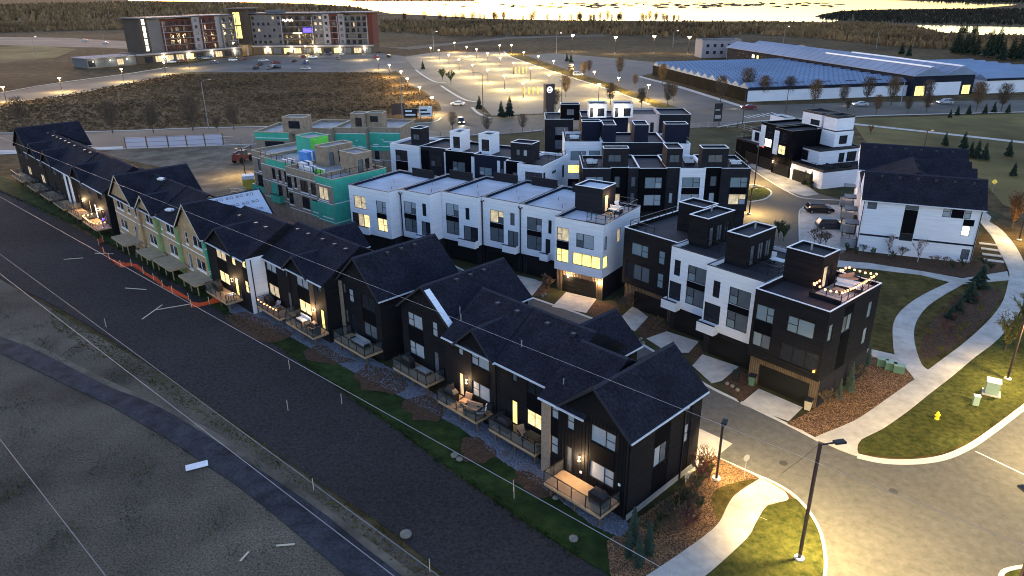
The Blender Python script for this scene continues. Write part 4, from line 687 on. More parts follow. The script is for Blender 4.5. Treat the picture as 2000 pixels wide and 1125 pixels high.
# ---- middle row behind the white one
FE = Frame((5.1, 112.87), -62.0); EROW = 'flat-roofed townhouses in the middle row'
e0 = modern(FE, 'white end townhouse with black penthouse and long corner window in the middle row', 0, 4.6, 0, 'stucco', [(.1, 3.2, 7.2, 8.9, 'T', 'd')], depth=10, group=EROW, R=[(.1, .9, 7.2, 8.9, 'S', 'd'), (3.5, 5.0, 8.0, 8.5, 'S', 'g'), (7.5, 8.3, 6.5, 8.6, 'S', 'd')], cap='trim')
e0.rail([(4.4, 5.6), (.4, 5.6), (.4, 9.7)], 9.7, 1.1)
e1 = modern(FE, 'black recessed entry bay below a black penthouse with pale-framed windows', 4.65, 7.4, 1.3, 'blackpanel', [(5.4, 6.2, 6.6, 8.2, 'S', 'g')], depth=8.7, group=EROW)
e1.pent(2.75, 6.6, 1.5, 4.4, 9.98, 13.0, 'darkgrey', F=[(3.6, 4.3, 11.0, 12.0, 'S', 'b'), (4.9, 5.6, 11.0, 12.0, 'S', 'g')])
e2 = modern(FE, 'navy-fronted townhouse with a white slip of wall beside it', 7.45, 14.7, 3.4, 'navygrey', [(11.3, 13.8, 6.5, 7.9, 'LR', 'tb'), (9.0, 9.6, 6.4, 8.0, 'S', 'g')], depth=8.5, group=EROW); e2.panel(7.5, 8.9, 3.2, 9.3, 3.4, 'stucco', 'siding', .05); e2.panel(9.65, 10.2, 3.2, 9.3, 3.4, 'stucco', 'siding', .05)
e3 = modern(FE, 'black-fronted townhouse carrying the nearer white penthouse', 14.75, 20.9, 3.9, 'blackpanel', [(16.9, 19.5, 6.2, 8.2, 'LR', 'gt')], depth=8.5, group=EROW); e3.panel(14.8, 15.6, 3.2, 9.4, 3.9, 'stucco', 'siding', .05)
e2.pent(12.6, 15.0, 5.5, 8.6, 9.62, 13.0, 'stucco', F=[(12.9, 14.4, 10.2, 12.2, 'S', 'd')])
e4 = modern(FE, 'grey-fronted townhouse carrying the farther white penthouse', 20.95, 26.9, 5.0, 'darkgrey', [(22.5, 24.8, 6.6, 8.6, 'LR', 'dg')], depth=8, group=EROW); e3.pent(18.6, 20.85, 5.5, 8.6, 9.62, 13.0, 'stucco', F=[(18.8, 20.2, 10.2, 12.2, 'S', 'd')])
e4.panel(20.97, 21.9, 3.2, 9.4, 5.0, 'stucco', 'siding', .05); e4.panel(25.1, 26.85, 3.2, 9.4, 5.0, 'blackpanel', 'panel', .04)
e5 = modern(FE, 'white townhouse with black penthouse at the construction end of the middle row', 26.95, 33.4, 4.6, 'stucco', [(29.6, 32.3, 7.0, 9.0, 'LR', 'dg')], depth=8, group=EROW, spans=[(29.6, 32.3, 3.4, 6.95)]); e4.pent(25.2, 26.88, 6.0, 8.0, 9.62, 13.0, 'darkgrey') if False else None
e5.pent(26.96, 29.05, 5.3, 8.0, 9.62, 13.0, 'darkgrey', F=[(27.3, 28.6, 11, 12, 'H', 'g')])
# ---- row facing the camera squarely
FF = Frame((37.3, 110.34), -88.0); FROW2 = 'dark townhouses in the square-on row'
g_ = dict(depth=9.5, group=FROW2)
ff0 = modern(FF, 'charcoal end townhouse with rooftop furniture near the back lane', 0, 4.5, 0, 'darkgrey', [(.3, 3.0, 6.95, 8.6, 'RL', 't'), (.3, 3.0, 4.2, 5.9, 'RL', 'ib')], spans=[(.3, 3.0, 5.95, 6.9)], **g_)
ff0.rail([(3.4, 1.0), (.3, 1.0), (.3, 9.2)], 9.7, 1.1)
ff1 = modern(FF, 'black recess with slim windows under a boxy grey penthouse', 4.55, 6.9, .5, 'blackpanel', [(5.0, 6.0, 7.05, 8.65, 'S', 'g'), (5.1, 6.0, 4.3, 6.0, 'S', 'b')], **g_); ff1.pent(3.55, 7.6, .62, 3.1, 9.99, 13.0, 'darkgrey', F=[(4.4, 6.6, 10.8, 12.0, 'H', 'g')])
ff2 = modern(FF, 'single white-fronted townhouse in the dark square-on row', 6.95, 10.9, -.1, 'stucco', [(7.7, 10.5, 7.0, 8.6, 'RL', 't'), (7.7, 10.5, 4.2, 5.85, 'RL', 'b')], spans=[(7.7, 10.5, 5.9, 6.95)], **g_)
ff3 = modern(FF, 'narrow dark bay with a small square penthouse beside the white front', 10.95, 12.9, .4, 'darkgrey', [(11.6, 12.4, 7.0, 8.6, 'S', 'd'), (11.7, 12.3, 4.3, 6.0, 'S', 'b')], **g_); ff3.pent(10.6, 13.05, .62, 4.8, 9.99, 13.0, 'darkgrey', F=[(11.0, 12.6, 10.8, 12.0, 'H', 'g')])
ff4 = modern(FF, 'black-panelled townhouse with two wide blinds in the square-on row', 12.95, 17.2, 0, 'blackpanel', [(13.6, 16.3, 6.8, 8.6, 'RL', 'tb'), (13.6, 16.3, 4.0, 5.8, 'RL', 'b')], **g_)
ff5 = modern(FF, 'slim dark bay with stacked slit windows', 17.25, 18.9, .3, 'darkgrey', [(17.7, 18.4, 7.0, 8.6, 'S', 'g'), (17.7, 18.4, 4.2, 6.0, 'S', 'g')], **g_)
ff6 = modern(FF, 'black recess with one lamp-lit lower window', 18.95, 21.6, .6, 'blackpanel', [(20.1, 21.0, 6.8, 8.6, 'S', 'g'), (20.0, 21.0, 4.1, 5.8, 'S', 'i')], **g_); ff6.pent(18.95, 22.9, .7, 2.5, 9.99, 13.0, 'darkgrey', F=[(20.1, 22.1, 10.9, 12.0, 'H', 'g')])
ff7 = modern(FF, 'charcoal townhouse with cluttered roof terrace at the left end of the square-on row', 21.65, 26.1, 0, 'darkgrey', [(22.8, 25.6, 7.2, 8.7, 'RL', 't'), (22.8, 25.6, 4.2, 5.8, 'RL', 'g')], L=[(2, 4, 6.8, 8.6, 'S', 'd')], **g_); ff7.rail([(23.1, .6), (25.9, .6), (25.9, 9.3)], 9.7, 1.2)
# ---- next row back
FG = Frame(FF.pt(0, 21.0)[:2], -88.0); GROW = 'townhouses in the row behind the square-on row'; g_ = dict(depth=10, group=GROW)
gg0 = modern(FG, 'white end townhouse with a lit slit window behind the square-on row', 5.6, 10.0, -1.9, 'stucco', [(7.2, 8.8, 7.0, 8.0, 'H', 'l')], **g_); gg0.rail([(5.8, -1.2), (5.8, 7.8), (9.6, 7.8)], 9.7, 1.1)
gg1 = modern(FG, 'dark wide-fronted townhouse behind the square-on row', 10.05, 21.2, -.6, 'darkgrey', [(11.8, 14.2, 6.6, 7.8, 'S', 'd'), (15.4, 16.4, 6.6, 7.8, 'S', 'd')], **g_)
gg1.pent(5.7, 9.9, 1.0, 3.8, 9.62, 13.0, 'darkgrey') if False else None
for u0, u1, v0, v1 in ((12.9, 15.45, .5, 5.2), (18.8, 21.15, .5, 5.8)): gg1.pent(u0, u1, v0, v1, 9.62, 13.0, 'navygrey')
gg0.pent(5.65, 9.8, 1.2, 3.8, 9.62, 13.0, 'navygrey')
gg2 = modern(FG, 'white townhouse with a bright yellow window at the left end of its row', 21.25, 28.2, .2, 'stucco', [(24.2, 27.0, 6.6, 8.3, 'RL', 'tg'), (21.6, 23.6, 6.9, 8.4, 'RL', 't'), (24.3, 27.6, 4.2, 5.8, 'RL', 'y')], **g_); gg2.rail([(24.6, .8), (27.9, .8), (27.9, 9.8)], 9.7, 1.1); gg2.pent(21.3, 24.85, 4.1, 6.8, 9.62, 13.0, 'navygrey')
# ---- farthest flat-roofed row beside the avenue
FH2 = Frame(FF.pt(0, 47.0)[:2], -88.0); HROW = 'farthest flat-roofed townhouses beside the avenue'; g_ = dict(depth=9, group=HROW)
m0 = modern(FH2, 'low-roofed dark end townhouse at the right of the farthest row', -1.0, 5.8, 5.2, 'darkgrey', [(0, 3.2, 6.8, 8.4, 'S', 'b')], **g_)
m1 = modern(FH2, 'pinkish pale townhouse in the farthest row', 5.85, 13.2, 5.6, 'pinkish', [(7.0, 7.8, 5.6, 8.2, 'S', 'd'), (9.5, 10.3, 5.6, 8.2, 'S', 'i'), (12.2, 12.9, 5.6, 8.2, 'S', 'i')], cap='darktrim', **g_)
m2 = modern(FH2, 'dark townhouse under the two white penthouses with bright wall lamps', 13.25, 23.5, 2.0, 'navygrey', [(16.2, 18.4, 6.0, 8.2, 'S', 'i')], **g_)
for u0, u1 in ((12.4, 16.6), (18.1, 22.0)): 
    m2.pent(u0, u1, 1.2, 5.2, 9.99, 13.0, 'stucco', F=[(u0+.5, u0+2, 10.3, 12, 'S', 'd'), (u1-1.0, u1-.3, 10.1, 12.2, 'S', 'd', 'door')], cap='darktrim'); m2.sconce(u1-1.3, 1.2, 11.6, 60, (1, .9, .75))
m3 = modern(FH2, 'tall charcoal corner townhouse with stacked windows nearest the avenue crossing', 25.4, 31.5, -.9, 'darkgrey', [(26.4, 29.3, 6.6, 8.4, 'RL', 'gt'), (26.4, 29.3, 3.6, 5.6, 'RL', 'gt')], L=[(2, 3, 4, 8, 'S', 'd')], spans=[(26.4, 29.3, 5.65, 6.55)], **g_); m3.pent(24.0, 28.1, .2, 3.0, 9.62, 13.0, 'blackpanel', F=[(25.2, 26.8, 10.7, 12, 'T', 'g')]); m3.rail([(28.2, 0), (31.2, 0), (31.2, 7.8)], 9.7, 1.2); m3.sconce(28.35, 1.2, 11.6, 40, (1, .9, .75))

# ---- stepped white and black block by the back lane
FHh = Frame((59.54, 134.99), -20.0); LROW = 'stepped townhouses along the back lane'
t0 = Unit(FHh, 'stepped_townhouse', 'white stepped end townhouse with furnished terrace beside the back lane', 'townhouse', 0, 0, LROW)
t0.mass('wall', 0, 8.9, 0, 12.5, 0, 3.2, 'stucco', R=[(8.6, 9.4, .6, 2.9, 'S', 'd')]); t0.flat(0, 8.9, 0, 12.5, 3.6, 'darktrim', 'darkmembrane', 'darktrim'); t0.box('garage_door', 3.2, 8.2, -.03, .004, .02, 2.3, 'garage'); t0.sconce(2.6, 0, 2.4, 40); t0.sconce(8.6, 0, 2.4, 40)
t0.mass('wall', 4.2, 9.8, 2.3, 12.4, 3.62, 6.2, 'stucco', F=[(7.2, 9.0, 3.9, 5.9, 'Q', 'd')], R=[(7.2, 8.6, 3.7, 5.6, 'S', 'd', 'door'), (9.2, 11.6, 3.7, 5.7, 'H', 'd')]); t0.flat(4.2, 9.8, 2.3, 12.4, 6.6, 'darktrim', 'darkmembrane', 'darktrim'); t0.rail([(4.1, .4), (.4, .4), (.4, 12.2)], 3.3, 1.1)
t0.mass('wall', 5.2, 10.2, 6.4, 11.0, 6.62, 9.2, 'stucco', R=[(7.6, 9.6, 7.1, 8.8, 'S', 'd')]); t0.flat(5.2, 10.2, 6.4, 11.0, 9.6, 'stucco', 'darkmembrane', 'darktrim')
t0.mass('penthouse', 6.1, 9.6, 7.2, 11.6, 9.62, 12.0, 'stucco'); t0.flat(6.1, 9.6, 7.2, 11.6, 12.4, 'darktrim', 'darkmembrane', 'darktrim')
t1 = Unit(FHh, 'stepped_townhouse', 'black-sided stepped townhouse with one lit window above its garage', 'townhouse', 8.95, 0, LROW)
t1.mass('wall', 8.95, 15.0, .2, 10, 0, 4.2, 'blackpanel'); t1.box('garage_door', 9.8, 14.3, .17, .204, .02, 2.3, 'garage'); t1.mass('wall', 8.95, 14.0, -.9, 10.4, 4.21, 9.2, 'blackpanel', F=[(10.3, 12.2, 6.9, 8.9, 'Q', 'd'), (10.3, 12.4, 4.6, 6.4, 'Q', 'l')]); t1.flat(8.95, 14.0, -.9, 10.4, 9.6, 'blackpanel', 'darkmembrane', 'darktrim'); t1.sconce(14.6, .2, 2.4, 40); t1.panel(12.5, 13.95, 4.3, 9.1, -.9, 'stucco', 'siding', .04)
t1.mass('penthouse', 10.4, 16.0, 7.4, 11.8, 9.62, 12.0, 'stucco', F=[(10.9, 13.5, 9.8, 10.9, 'S', 'd')]); t1.flat(10.4, 16.0, 7.4, 11.8, 12.4, 'darktrim', 'darkmembrane', 'darktrim')
t2 = Unit(FHh, 'stepped_townhouse', 'black and white stepped townhouse with glowing balcony doors', 'townhouse', 15.05, .8, LROW)
t2.mass('wall', 15.05, 21.0, 1.2, 10, 0, 4.4, 'blackpanel'); t2.box('garage_door', 15.9, 20.3, 1.17, 1.204, .02, 2.3, 'garage'); t2.mass('wall', 15.05, 20.4, .8, 10.2, 4.41, 9.2, 'blackpanel', F=[(16.6, 18.4, 6.9, 8.9, 'Q', 'd'), (16.6, 18.8, 4.8, 6.5, 'Q', 'w')]); t2.flat(15.05, 20.4, .8, 10.2, 9.6, 'blackpanel', 'darkmembrane', 'darktrim'); t2.panel(16.0, 20.35, 4.5, 9.1, .8, 'stucco', 'siding', .034) if False else None; t2.panel(18.85, 20.35, 4.5, 9.1, .8, 'stucco', 'siding', .04)
t3 = Unit(FHh, 'stepped_townhouse', 'low stepped townhouse with white side wall at the fence end of its row', 'townhouse', 21.05, 1.6, LROW)
t3.mass('wall', 21.05, 29.5, 1.8, 11, 0, 4.3, 'blackpanel', F=[(27.9, 28.5, 1.0, 3.2, 'S', 'd')]); t3.panel(26.6, 29.45, .05, 4.2, 1.8, 'stucco', 'siding', .03) if False else None; t3.flat(21.05, 29.5, 1.8, 11, 4.7, 'darktrim', 'darkmembrane', 'darktrim'); t3.box('garage_door', 21.6, 25.8, 1.77, 1.804, .02, 2.3, 'garage'); t3.mass('wall', 21.05, 24.6, 2.0, 10, 4.71, 7.2, 'stucco', F=[(22.2, 23.7, 5.0, 6.9, 'Q', 'd')]); t3.flat(21.05, 24.6, 2.0, 10, 7.6, 'darktrim', 'darkmembrane', 'darktrim'); t3.rail([(24.8, 2.2), (29.2, 2.2), (29.2, 10.5)], 4.35, 1.1)
t3.mass('penthouse', 22.8, 27.4, 8.6, 11.5, 7.0, 9.2, 'stucco'); t3.flat(22.8, 27.4, 8.6, 11.5, 9.6, 'stucco', 'darkmembrane', 'darktrim')

# ---- large white gabled block on the right
FI = Frame((50.73, 99.95), -67.2); IROW = 'white-walled gabled townhouses on the right'
i0 = Unit(FI, 'gabled_townhouse', 'broad white-walled townhouse with a vertical black window strip', 'townhouse', -14.6, 0, IROW)
i0.mass('wall', -14.6, 0, 0, 7.6, 0, 8.0, 'stucco', F=[(-1.6, -.4, 6.5, 7.9, 'V', 'g'), (-6.9, -5.2, 2.3, 3.4, 'S', 'd'), (-6.9, -5.2, 6.9, 7.95, 'S', 'g'), (-10.9, -9.9, 6.3, 7.9, 'V', 'b'), (-13.3, -12.5, 6.3, 7.9, 'V', 'b'), (-13.6, -12.6, 3.9, 5.3, 'V', 'w'), (-14.2, -13.2, .5, 2.0, 'V', 'g')])
i0.panel(-6.9, -5.2, 3.42, 6.88, 0, 'blackpanel'); i0.panel(-12.45, -10.95, 6.3, 7.9, 0, 'blackpanel'); i0.panel(-13.9, -12.6, 5.35, 6.25, 0, 'blackpanel'); i0.panel(-14.55, -6.95, 2.5, 2.75, 0, 'navygrey', 'belt_course', .05); i0.panel(-5.15, -.05, 2.5, 2.75, 0, 'navygrey', 'belt_course', .05)
i0.mainroof(-15.0, .5, 0, 7.6, 8.1, 11.2, vr=3.6, wall='stucco')
i1 = Unit(FI, 'gabled_townhouse', 'dark-roofed townhouse with two white-edged gables behind the broad white wall', 'townhouse', -14.0, 7.65, IROW)
i1.mass('wall', -14.0, -.6, 7.65, 19.5, 0, 7.8, 'stucco')
sI = i1; XX, YY = i1.X, i1.Y
ob('roof', MB().extrude_y([(XX(0.2),7.3),(XX(-7),10.4),(XX(-14.6),7.3),(XX(-14.6),7.5),(XX(-7),10.6),(XX(0.2),7.5)], YY(7.7), YY(19.4)), 'shingle', i1.root)
for v in (11.6, 16.6):
    y = YY(v); x0, x1 = XX(-7.4), XX(-14.9)
    r = ob('roof', MB().extrude_x([(y-2.3,9.2),(y,10.75),(y+2.3,9.2),(y+2.3,9.38),(y,10.95),(y-2.3,9.38)], x0, x1), 'shingle', i1.root); ob('dormer_wall', MB().box(x0, x1-.3, y-2.0, y+2.0, 6.8, 9.4), 'stucco', i1.root)
i2 = Unit(FI, 'gabled_townhouse', 'far townhouse of the white gabled block, its roof facing the stepped row', 'townhouse', -15.2, 19.55, IROW)
i2.mass('wall', -15.2, 0, 19.55, 29.5, 0, 8.0, 'stucco'); i2.mainroof(-15.6, .5, 19.55, 29.5, 8.1, 11.2, vr=25.5, wall='stucco')
for s, vv in ((i0, 3.0), (i2, 24.6)):
    for k in range(6): x, y = s.X(-1.8-k*2.3), s.Y(vv); z = 10.7; ob('roof_vent', MB().box(x-.2,x+.2,y-.2,y+.2,z-.2,z+.12), 'darktrim', s.root)
for k in range(4):      # stair landings up the left side
    i_ = i0.box if k == 0 else (i1.box if k < 3 else i2.box)
    v = 1.0+7.6*k; i_('porch', .15, 2.2, v, v+2.6, 0, 1.3, 'concretedark'); i_('porch_roof', .15, 2.0, v, v+2.6, 3.6, 3.75, 'darktrim')
for k in range(4): s = (i0, i1, i1, i2)[k]; v = 1.0+7.6*k; s.rail([(.2, v+.05), (2.15, v+.05), (2.15, v+2.5)], 1.3, 1.0, name='porch_railing')
for k in range(3): s = (i1, i1, i2)[k]; lamp('POINT', (s.X(1.1), s.Y(9.6+7.4*k), 3.2), 50, WARM, s.root, .2)
ob('downspout', MB().box(i0.X(0)-.14,i0.X(0)-.04,-.14,-.03,.2,7.9), 'rail', i0.root); ob('downspout', MB().box(i0.X(-14.5)-.05,i0.X(-14.5)+.05,-.14,-.03,.2,7.9), 'rail', i0.root)

# ================================================================== BUILDINGS UNDER CONSTRUCTION (flat roofs)
FC = Frame((-26.69, 105.3), -48.0); KROW = 'flat-roofed townhouses under construction'
def shell(fr, label, u0, u1, v, m, F, depth=10.3, R=(), pents=(), L=(), green=(), group=KROW):
    s = Unit(fr, 'unfinished_building', label, 'townhouse', u0, v, group)
    s.mass('wall', u0, u1, v, v+depth, 0, 9.5, m, F, R, L, 'frame'); s.flat(u0, u1, v, v+depth, 10, m, 'concretedark', 'lumber', .5)
    for p in pents: s.pent(*p[:4], 9.5, 12.8, p[4], 'lumber', roof='concretedark', F=p[5] if len(p) > 5 else (), R=p[6] if len(p) > 6 else ())
    for a, b, z0, z1, mm in green: s.panel(a, b, z0, z1, v, mm, 'sheathing', .025)
    for w in F: s.panel(w[0]-.1, w[1]+.1, w[2]-.2, w[2]-.03, v, 'tape', 'sill_tape', .03)
    for z in (6.12, 3.25, 8.85): s.panel(u0+.15, u1-.15, z-.05, z+.05, v-.026, 'tape', 'sheathing_tape', .01)
    ws = sorted(w for w in F if w[2] > 6)
    for a, b in zip(ws[:-1], ws[1:]):
        if b[0]-a[1] > .3: s.panel(a[1]+.05, min(a[1]+.5, b[0]-.02), 7.4, 7.52, v-.026, 'tape', 'sheathing_tape', .01)
    return s
def tri(ua, ub, k='d', st='H'): return [(ua, ub, 6.6, 8.5, st, k), (ua, ub, 3.9, 5.8, st, k)]
c0 = shell(FC, 'green-sheathed unfinished end house with an orange-lit upper window', 0, 4.5, 0, 'osbgrey', [(1.4, 3.8, 6.5, 8.5, 'H', 'i'), (.7, 3.2, 3.9, 5.7, 'T', 'd')], R=[(.4, 1.3, 6.4, 8.5, 'S', 'd'), (.4, 1.6, 4.0, 5.8, 'S', 'd')], pents=[(1.2, 5.2, 5.4, 8.6, 'osbgrey', (), [(5.9, 6.8, 9.7, 11.8, 'S', 'g', 'door'), (7.2, 8.0, 10.2, 11.8, 'S', 'd')])], green=[(.05, 4.45, 3.0, 5.95, 'greensheath'), (.05, 4.45, 9.0, 9.95, 'greensheath')])
c0.rpanel(.02, 10.2, .1, 9.95, 0, 'greensheath', 'sheathing', .03); [c0.rpanel(.02, 10.2, z, z+.12, -.033, 'tape', 'sheathing_tape', .012) for z in (6.2, 3.2)]
c1 = shell(FC, 'strand-board unfinished house with wrapped insulation bundles on its roof', 4.55, 13.3, .4, 'osbgrey', tri(5.1, 6.5, 'd', 'V')+tri(7.3, 9.4)+[(10.4, 11.1, 6.9, 8.7, 'S', 'd')]+tri(11.9, 13.2, 'd', 'S'), pents=[(9.3, 12.0, 5.4, 11.0, 'osbgrey', (), [(6.2, 7.1, 9.7, 11.8, 'S', 'g', 'door'), (8.0, 9.4, 10.0, 11.9, 'S', 'd')])], green=[(4.6, 7.0, 3.0, 5.6, 'greensheath')])
c2 = shell(FC, 'strand-board unfinished house with a blue-tarped stack and lime-green penthouse side', 13.35, 23.6, 1.9, 'osbgrey', tri(14.6, 16.4)+[(17.4, 18.2, 6.6, 8.5, 'S', 'd'), (19.2, 20.2, 6.6, 8.5, 'S', 'd'), (17.6, 18.9, 3.6, 5.8, 'S', 'd')], pents=[(17.9, 22.2, 8.4, 12.2, 'greensheath')], green=[(13.4, 22, 8.9, 9.95, 'greensheath'), (19.1, 21, 2.6, 5.9, 'greensheath')])
c2.rpanel(8.5, 12.1, 9.6, 12.7, 17.9, 'limewrap', 'house_wrap', .03)
c3 = shell(FC, 'strand-board unfinished end house with a green balcony tray above the yard', 23.65, 29.6, 3.7, 'osbgrey', [(25.5, 27.8, 6.6, 8.7, 'H', 'g'), (24.2, 24.9, 6.6, 8.5, 'S', 'd'), (25.6, 28.6, 3.6, 5.8, 'T', 'd')]); balcony(c3, 25.0, 29.5, 3.7, 'greensheath', 2.9, 1.2); balcony(c2, 17.4, 20.2, 1.9, 'greensheath', 2.9, 1.3)
for s, pts in ((c0, [(4.4, .15), (.15, .15), (.15, 10)]), (c1, [(13.2, .55), (4.6, .55)]), (c2, [(23.4, 2.05), (13.4, 2.05)])): s.rail(pts, 10.07, 1.0, name='guard_rail', post=1.6)
FC2 = Frame(FC.o, -80.0); KR2 = 'unfinished flat-roofed row beside the avenue'
q0 = shell(FC2, 'green and brown unfinished end house beside the avenue fence', 3.6, 10.4, 43.5, 'osbgrey', [(4.4, 7.2, 7.2, 8.8, 'S', 'd'), (8.5, 9.5, 6.6, 8.6, 'S', 'd'), (8.4, 9.4, 3.2, 5.2, 'S', 'd')], group=KR2, green=[(3.65, 10.35, 5.2, 9.0, 'greensheath')])
q1 = shell(FC2, 'unfinished house with twin strand-board penthouses facing the field', 10.45, 17.3, 42.2, 'osbgrey', [(11.6, 12.3, 6.4, 8.5, 'S', 'd'), (13.2, 16.2, 6.5, 8.3, 'S', 'd'), (11.4, 12.2, 3.4, 5.4, 'S', 'd')], group=KR2, green=[(10.5, 17.25, 3.2, 8.8, 'greensheath')], pents=[(10.8, 13.8, 42.8, 45.8, 'osbgrey', [(11.4, 12.8, 10.2, 12, 'S', 'd')]), (7.4, 10.7, 43.9, 46.8, 'osbgrey', [(8.3, 10.0, 11, 12.2, 'S', 'd')])])
q2 = shell(FC2, 'unfinished brown house between the green roofs beside the avenue', 17.35, 24.0, 41.0, 'osbgrey', [(18.4, 19.2, 6.8, 8.2, 'S', 'd'), (20.4, 22.6, 6.8, 8.2, 'S', 'd')], group=KR2)
q3 = shell(FC2, 'unfinished house with a lone square penthouse and green parapets', 24.05, 31.5, 35.5, 'osbgrey', [(25.2, 29.4, 6.2, 8.2, 'T', 'd')], group=KR2, depth=11, pents=[(21.1, 25.7, 36.6, 40.2, 'osbgrey', [(22.0, 24.4, 10.6, 12.1, 'S', 'd')])], green=[(24.1, 31.4, 8.4, 9.9, 'greensheath')])
for s in (q0, q1, q2, q3):
    for k in range(3): s.panel(s.u0+.6+k*2.2, s.u0+1.8+k*2.2, 6.0, 6.14, s.v0-.03, 'tape', 'sheathing_tape', .012)

# ================================================================== HOTEL-LIKE BLOCK BEYOND THE FIELD
def hotel_wing(label, fr, W, depth, bays, pent_roofs):
    s = Unit(fr, 'apartment_block', label, 'building', 0, 0); rr = random.Random(W*7)
    s.mass('podium', 0, W, -2.5, depth, 0, 5.3, 'hotelbrown', F=[(u, u+4.6, .4, 3.6, 'T', rr.choice(('i', 'y', 'i', 'g', 'g', 'd'))) for u in [1.5+6.2*k for k in range(int((W-3)/6.2))]])
    s.box('podium_fascia', -.2, W+.2, -2.9, -2.52, 4.3, 5.25, 'hotellight'); s.rail([(W, -2.3), (0, -2.3)], 5.3, 1.1, post=1.5)
    for u0, u1, m, top, kind in bays:
        n = 5; h = (top-5.31)/n; F = []
        if kind == 'w':
            k = max(1, int((u1-u0)/2.6)); F = [(u0+(u1-u0)*(i+.5)/k-.75, u0+(u1-u0)*(i+.5)/k+.75, 5.31+f*h+.9, 5.31+f*h+2.6, 'S', rr.choice('ddddggdi')) for f in range(n) for i in range(k)]
        elif kind == 'b':
            k = max(1, int((u1-u0)/3.4)); F = [(u0+(u1-u0)*(i+.5)/k-1.1, u0+(u1-u0)*(i+.5)/k+1.1, 5.31+f*h+.25, 5.31+f*h+2.6, 'H', rr.choice(('d','d','dg','d','d','d','di','g'))) for f in range(n) for i in range(k)]
        s.mass('wall', u0, u1, 0, depth, 5.31, top, m, F)
        if kind == 'b':
            for f in range(n):
                b = s.box('balcony_slab', u0+.1, u1-.1, -1.6, -.004, 5.31+f*h-.12, 5.31+f*h+.1, 'hotellight' if f else 'hotelgrey')
                s.rail([(u1-.15, -1.5), (u0+.15, -1.5)], 5.31+f*h+.1, 1.0, name='balcony_railing', parent=b, post=2.4)
            for k in range(2): s.box('balcony_column', (u0 if k == 0 else u1-.5)+.02, (u0+.5 if k == 0 else u1)-.02, -1.75, -1.62, 5.31, top-1.2, 'hotellight')
    for u0, u1, z0, z1, over in pent_roofs:
        s.box('roof', u0, u1, -over, depth+1, z0, z1, 'hotelroof')
    for k in range(int(W/15)): 
        u = 5+15*k; b = s.box('lit_pilaster', u, u+1.2, -2.62, -2.504, .3, 5.2, 'hotellight'); lamp('POINT', (s.X(u+.6), s.Y(-3.6), 3.2), 420, (1, .86, .62), s.root, .3)
    return s
FHR = Frame((-83.95, 469.43), -89.0); FHL = Frame((-164.97, 462.76), -144.3)
hr = hotel_wing('long right wing of the balconied grey and red apartment block', FHR, 75, 17, [(0, 3, 'hotelred', 23.5, ''), (3.05, 17.5, 'hotelgrey', 22.3, 'b'), (17.55, 21, 'hotellight', 23.0, 'w'), (21.05, 26.5, 'hotelred', 23.0, 'b'), (26.55, 30.5, 'hotellight', 23.0, 'w'), (30.55, 36.5, 'hotelgrey', 22.8, 'w'), (36.55, 56, 'hotelbrown', 22.8, 'b'), (56.05, 62.5, 'hotelgrey', 22.8, 'w'), (62.55, 74.9, 'hotelgrey', 22.8, 'w')], [(19, 75, 23.3, 23.9, .8)])
hr.box('roof', -1.5, 19, -2.2, 8.5, 23.6, 24.1, 'hotelroof'); hr.box('roof', -1.5, 19, 8.55, 18.5, 23.6, 24.1, 'hotelroof'); hr.box('rooftop_unit', 55, 66, 3, 8, 23.95, 25.4, 'slate')
hr.box('blue_banner', 37.3, 42.6, -1.72, -1.6, 12.6, 15.2, 'bulb_blue'); hr.box('light_strip', 43.5, 49, -1.75, -1.62, 12.0, 12.35, 'bulb_white'); 
hl = hotel_wing('angled left wing of the apartment block with a row of lit stair windows', FHL, 66, 17, [(1, 11, 'hotelgrey', 22.8, 'b'), (11.05, 14, 'hotellight', 22.8, ''), (14.05, 24, 'hotelred', 22.8, 'b'), (24.05, 29, 'hotellight', 22.8, 'w'), (29.05, 48, 'hotelred', 22.0, 'b'), (48.05, 55.5, 'slate', 22.4, ''), (55.55, 60, 'hotelbrown', 23.5, '')], [(1, 29, 23.0, 23.6, .8), (29, 61, 22.8, 23.4, 1.6)])
for f in range(5): window(hl.root, (hl.X(58.6), -.06, 6.2+f*3.4), 0, 1.8, 2.9, 'S', 'w', 'hotelbrown')
lp = Unit(FHL, 'low_annex', 'low glass-fronted annex curving out left of the apartment block', 'building', 66.2, -1.5)
lp.mass('wall', 66.2, 92, -1.5, 14, 0, 4.6, 'slate', F=[(68+5*k, 71.5+5*k, .6, 3.6, 'T', 'giggd'[k]) for k in range(5)]); lp.box('roof', 66, 92.5, -2.4, 14.5, 4.61, 5.0, 'hotellight'); lp.rail([(92, -2.0), (66.5, -2.0)], 5.0, 1.1, post=2)
for k in range(3): lamp('POINT', (lp.X(70+9*k), lp.Y(-3.2), 3), 150, (1, .88, .65), lp.root, .3)
tw = Unit(FHR, 'stair_tower', 'brown stair tower with tall golden window between the two apartment wings', 'tower', 75.1, -3)
tw.mass('wall', 75.1, 86.5, -3, 12, 0, 26.2, 'hotelbrown', F=[(80.0, 84.2, 9.5, 24.5, 'Q', 'y')]); tw.box('roof', 73, 89, -5, 14, 26.2, 26.8, 'hoteldark'); tw.box('canopy', 74, 88, -11, -3.01, 6.2, 6.8, 'hotelbrown'); 
for u in (75, 80.5, 86.5): tw.box('canopy_post', u, u+.7, -10.6, -9.9, 0, 6.19, 'hotellight')
lamp('POINT', (tw.X(81), tw.Y(-7), 4.5), 1500, (1, .78, .4), tw.root, .6)
